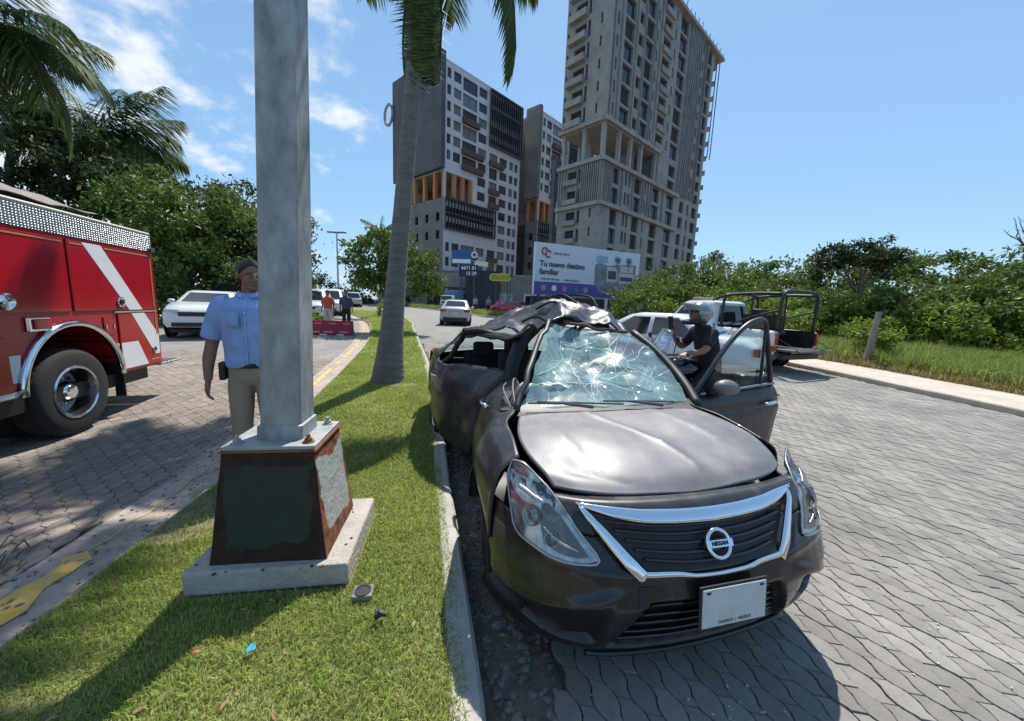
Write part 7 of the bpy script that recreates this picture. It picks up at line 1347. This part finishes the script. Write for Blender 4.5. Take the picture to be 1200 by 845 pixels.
    for s in (-1, 1): q = MB(); q.loft([ring3((s * .11, -.045, z), rx, ry, 16) for z, rx, ry in ((.0, .050, .135), (.03, .052, .138), (.06, .046, .115), (.085, .04, .06))]); q.build('shoe', mat('shoe_brown', (.06, .035, .025), .5), t, smooth=.9)
man()
def figure(label, loc, rz, top, low, k=1., group=None, skin=m_skin, hat=None, vest=None, arms_fwd=0.):
    t = thing('person', label, 'person', loc, rz, group); b = MB(); b.ell((0, 0, 1.62 * k), (.08, .095, .115), 12, 8); b.tube([(0, 0, 1.3 * k), (0, 0, 1.55 * k)], .06, 8); b.loft([ring3((0, 0, z * k), rx, ry, 10) for z, rx, ry in ((.85, .12, .09), (1.3, .15, .09), (1.42, .1, .07))])
    for s in (-1, 1): b.tube([(s * .17, 0, 1.38 * k), (s * .23, .03, 1.1 * k), (s * (.24 - .1 * arms_fwd), -.05 - .2 * arms_fwd, (.86 + .2 * arms_fwd) * k), (s * (.24 - .12 * arms_fwd), -.07 - .25 * arms_fwd, (.76 + .26 * arms_fwd) * k)], [.05, .042, .03, .035], 8); b.tube([(s * .1, 0, .85 * k), (s * .1, 0, .08 * k)], [.07, .04], 8)
    b.build('body', skin, t, remesh=.016); q = MB(); q.loft([ring3((0, 0, z * k), rx, ry, 12) for z, rx, ry in ((.90, .18, .13), (1.2, .19, .13), (1.38, .19, .115), (1.47, .09, .075))])
    for s in (-1, 1): q.tube([(s * .15, 0, 1.40 * k), (s * .225, .02, 1.2 * k), (s * .235, .03, 1.12 * k)], [.07, .068, .065], 8)
    q.build('shirt', top, t, remesh=.018); q = MB(); q.loft([ring3((0, 0, z * k), .175, .13, 12) for z in (.92, .80)])
    for s in (-1, 1): q.tube([(s * .09, 0, .85 * k), (s * .1, .0, .45 * k), (s * .11, .01, .05 * k)], [.088, .078, .068], 10)
    q.build('trousers', low, t, remesh=.018)
    q = MB(); q.ell((0, .012, 1.65 * k), (.088, .102, .105), 12, 8)
    q.v = [v for v in q.v]; hair = q.build('hair' if not hat else 'cap', hat or m_hair, t, smooth=3.2)
    for s in (-1, 1): q = MB(); q.ell((s * .11, -.05, .045), (.055, .13, .05), 10, 6); q.build('shoe', m_blk, t, smooth=3.2)
    return t
figure('person in orange red top standing before the white cars beyond the barrier', (-8.3, 16.6, gz(16.6) + .02), R(10), cloth('shirt_orange', (.60, .10, .05)), cloth('trousers_white', (.5, .5, .48)), .97)
figure('person in dark navy uniform standing just behind the red barrier', (-7.3, 16.2, gz(16.2) + .02), R(20), cloth('shirt_navy', (.06, .075, .14)), cloth('trousers_navy', (.012, .014, .03)), 1.0, hat=m_blk)
figure('pedestrian in pale top by the far kerb, left one of two', (-4.0, 38.3, gz(38) + .14), R(-20), cloth('shirt_pale', (.32, .33, .38)), cloth('trousers_dark', (.03, .03, .04)), 1.0)
figure('pedestrian in grey top by the far kerb, nearer the yellow sign', (-2.6, 37.6, gz(38) + .14), R(-10), cloth('shirt_grey', (.20, .21, .25)), cloth('trousers_dark', (.03, .03, .04)), .98)
figure('person in pink top standing beside the red car under the yellow sign', (-1.55, 36.0, gz(36) + .02), R(0), cloth('shirt_pink', (.70, .12, .28)), cloth('trousers_pink', (.45, .08, .16)), .95)

def motorcycle():
    t = thing('motorcycle', 'dark police motorcycle under the helmeted rider', 'motorcycle', (2.30, 4.66, gz(4.6) + .02), R(94))      # forward +y
    for y in (-.70, .72):
        w_ = bpy.data.objects.new('wheel', None); COL.objects.link(w_); w_.parent = t; w_.location = (0, y, .31); q = MB(); q.lathe([(.24, -.05), (.285, -.06), (.31, -.03), (.31, .03), (.285, .06), (.24, .05)], (0, 0, 0), (1, 0, 0), 28, cap=False); q.build('tyre', m_rub, w_, smooth=.7); q = MB(); q.lathe([(.245, -.05), (.245, .05), (.22, .05), (.22, -.05), (.245, -.05)], (0, 0, 0), (1, 0, 0), 28, cap=False)
        for k in range(5): a = 2 * math.pi * k / 5; q.box((0, .12 * math.cos(a), .12 * math.sin(a)), (.03, .24, .03), rx=a)
        q.lathe([(.05, -.06), (.05, .06)], (0, 0, 0), (1, 0, 0), 14); q.build('rim', m_steel, w_)
    q = MB(); q.ell((0, .18, .86), (.17, .30, .15), 18, 10); q.build('fuel_tank', m_blkg, t, smooth=3.2); q = MB(); q.loft([[(x * w_, y, z + (0 if abs(x) > .5 else .03)) for x in (-1, -.6, .6, 1)] + [(.8 * w_, y, z - .10), (-.8 * w_, y, z - .10)] for y, w_, z in ((-.85, .11, .90), (-.4, .16, .84), (0, .12, .84))]); q.build('seat', m_cloth, t, smooth=.9)
    q = MB(); q.box((0, .08, .48), (.30, .48, .36)); q.build('engine', m_steel, t, bevel=.05); q = MB(); q.tube([(0, .72, .31), (0, .52, .95)], .035, 8); q.tube([(.1, .72, .31), (.1, .50, .98)], .025, 8); q.tube([(-.1, .72, .31), (-.1, .50, .98)], .025, 8); q.build('fork', m_chrome, t, kind=None) if 0 else q.build('fork', m_chrome, t)
    q = MB(); q.tube(cr([(-.38, .32, 1.08), (-.2, .44, 1.06), (0, .48, 1.03), (.2, .44, 1.06), (.38, .32, 1.08)], 4), .013, 7); q.build('handlebar', m_blk, t, smooth=3.2)
    for s in (-1, 1): q = MB(); q.tube([(s * .30, .38, 1.075), (s * .42, .30, 1.085)], .019, 8); q.build('grip', m_rub, t); q = MB(); q.tube([(s * .26, .40, 1.08), (s * .34, .42, 1.24)], .006, 5); q.ell((s * .36, .43, 1.26), (.06, .015, .04), 10, 6); q.build('mirror', m_blk, t)
    q = MB(); q.lathe([(.09, -.05), (.10, .03), (.08, .06), (0, .07)], (0, .60, .96), (0, 1, .05), 18); q.build('headlight', mat('head_lens'), t, smooth=.8)
    q = MB(); q.patch([[(-.20, .46, 1.06), (0, .58, 1.06), (.20, .46, 1.06)], [(-.19, .42, 1.20), (0, .52, 1.22), (.19, .42, 1.20)], [(-.13, .36, 1.34), (0, .43, 1.37), (.13, .36, 1.34)]], 4, 4); q.build('screen', clear_glass('moto_screen', (.75, .82, .9), .25), t, smooth=3.2, solid=.004)
    q = MB(); q.patch([[(-.20, .44, .90), (0, .60, .86), (.20, .44, .90)], [(-.21, .46, 1.07), (0, .59, 1.07), (.21, .46, 1.07)]], 4, 3); q.build('cowl', mat('police_white', (.6, .62, .64), .3, coat=.5), t, smooth=3.2, solid=.01)
    q = MB(); q.patch([[(-.07, .42 + .0, .58), (0, .42, .62), (.07, .42, .58)], [(-.08, .72, .63), (0, .72, .67), (.08, .72, .63)], [(-.06, 1.0, .46), (0, 1.0, .50), (.06, 1.0, .46)]], 3, 4); q.build('mudguard', m_blkg, t, smooth=3.2, solid=.006); q = MB(); q.tube([(.15, .1, .32), (.17, -.4, .34), (.17, -.85, .42)], [.03, .045, .05], 10); q.build('exhaust', m_chrome, t, smooth=3.2)
    for s in (-1, 1): q = MB(); q.box((s * .26, -.62, .70), (.20, .42, .34)); q.build('pannier', m_blk, t, bevel=.05)
    q = MB(); q.box((0, -.93, .82), (.16, .06, .07)); q.build('tail_light', m_tail, t, bevel=.01)
motorcycle()
def rider():
    t = thing('person', 'helmeted rider in black astride the motorcycle holding up a phone', 'person', (2.30, 4.66, gz(4.6) + .02), R(94))
    blk = cloth('jacket_black', (.014, .016, .024), (.009, .010, .015)); H0 = Vector((0, -.02, 1.545))
    def sh(s): return Vector((s * .19, -.10, 1.34))
    L_arm = [sh(1), Vector((.27, .02, 1.13)), Vector((.13, .24, 1.31))]      # left hand holds the phone up ahead
    R_arm = [sh(-1), Vector((-.30, .05, 1.14)), Vector((-.36, .30, 1.10))]
    b = MB(); b.ell(H0, (.08, .095, .11), 14, 10); b.tube([(0, -.08, 1.36), (0, -.04, 1.5)], .06, 10); b.loft([ring3((0, y, z), rx, ry, 14) for y, z, rx, ry in ((-.22, .84, .13, .1), (-.18, 1.1, .14, .1), (-.11, 1.32, .15, .09), (-.09, 1.40, .09, .07))])
    for s, a in ((1, L_arm), (-1, R_arm)): b.tube(cr(a, 5), list(np.interp(np.linspace(0, 1, 11), [0, .5, 1], [.052, .044, .029])), 10)
    hand_mesh(b, L_arm[2], (-.25, .45, .85), (-.9, .2, 0), 1, .55); hand_mesh(b, R_arm[2], (-.15, .8, -.25), (.1, -.2, -1), 1, .8)
    for s in (-1, 1): b.tube([(s * .10, -.2, .86), (s * .22, .12, .62), (s * .27, .02, .10)], [.08, .055, .045], 10)
    b.build('body', m_skin, t, remesh=.007)
    q = MB(); q.loft([ring3((0, y, z), rx, ry, 18) for y, z, rx, ry in ((-.22, .86, .175, .135), (-.20, 1.0, .18, .135), (-.15, 1.2, .192, .135), (-.11, 1.32, .195, .125), (-.09, 1.39, .15, .10), (-.07, 1.43, .085, .075))])
    for s, a in ((1, L_arm), (-1, R_arm)): m_ = a[0].lerp(a[1], .8); q.tube([a[0] + Vector((-s * .05, 0, .02)), a[0], m_], [.06, .075, .066], 12)
    q.v = [tuple(Vector(v) + mnoise.noise_vector(Vector(v) * 8) * .009) for v in q.v]; q.build('jacket', blk, t, remesh=.012)
    q = MB(); q.loft([ring3((0, -.21, z), .17, .135, 16) for z in (.90, .80)])
    for s in (-1, 1): q.tube(cr([(s * .09, -.2, .85), (s * .18, .0, .72), (s * .235, .13, .60), (s * .26, .06, .35), (s * .275, .02, .10)], 3), [.10, .1, .095, .09, .085, .08, .078, .075, .07, .068, .066, .064, .062], 12)
    q.build('trousers', blk, t, remesh=.014)
    for s in (-1, 1): q = MB(); q.ell((s * .275, .06, .06), (.055, .14, .065), 14, 8); q.build('boot', m_blk, t, smooth=3.2)
    hm = mat('helmet_silver', (.26, .27, .28), .25, .5, coat=.5); q = MB(); n0 = 24; rows = []
    for j in range(13):
        ph = math.pi * .80 * j / 12; row = []
        for i in range(n0 + 1): a = 2 * math.pi * i / n0; row.append(H0 + Vector((.132 * math.sin(ph) * math.cos(a), .155 * math.sin(ph) * math.sin(a), .02 + .145 * math.cos(ph))))
        rows.append(row)
    V = [v for r0 in rows for v in r0]; F = []
    for j in range(12):
        for i in range(n0):
            c = (V[j * (n0 + 1) + i] + V[(j + 1) * (n0 + 1) + i + 1]) / 2 - H0
            if c.y > .06 and -.075 < c.z < .055 and abs(c.x) < .12: continue
            F.append((j * (n0 + 1) + i, (j + 1) * (n0 + 1) + i, (j + 1) * (n0 + 1) + i + 1, j * (n0 + 1) + i + 1))
    q.add(V, F); he = q.build('helmet', hm, t, smooth=3.2, solid=.02)
    q = MB(); q.patch([[(-.128, .05, 1.60), (-.09, .135, 1.605), (0, .172, 1.61), (.09, .135, 1.605), (.128, .05, 1.60)], [(-.135, .06, 1.66), (-.10, .155, 1.68), (0, .205, 1.69), (.10, .155, 1.68), (.135, .06, 1.66)]], 4, 3); q.build('visor', mat('visor_grey', (.30, .32, .34), .1, coat=.6), he, smooth=3.2, solid=.004)
    q = MB(); q.tube(cr([(-.125, .02, 1.47), (-.10, .12, 1.455), (0, .165, 1.45), (.10, .12, 1.455), (.125, .02, 1.47)], 4), .028, 8); q.build('chin_guard', m_blk, he, smooth=3.2)
    q = MB(); q.loft([ring3((0, -.07, z), .10, .09, 14) for z in (1.39, 1.43)]); q.build('neck_guard', m_blk, t, smooth=.8)
    return L_arm
la = rider()
ph = thing('phone', 'dark phone held upright in the rider hand', 'phone', (0, 0, 0)); ph.location = Matrix.Rotation(R(94), 3, 'Z') @ (la[2] + Vector((-.075, .075, .13))) + Vector((2.30, 4.66, gz(4.6) + .02)); ph.rotation_euler = (R(-10), 0, R(94 - 75))
q = MB(); q.box((0, 0, 0), (.075, .009, .155)); q.build('case', m_blk, ph, bevel=.004); q = MB(); q.box((0, .0055, 0), (.068, .002, .145)); q.build('screen', mat('phone_screen', (.03, .035, .045), .08, coat=.5), ph)
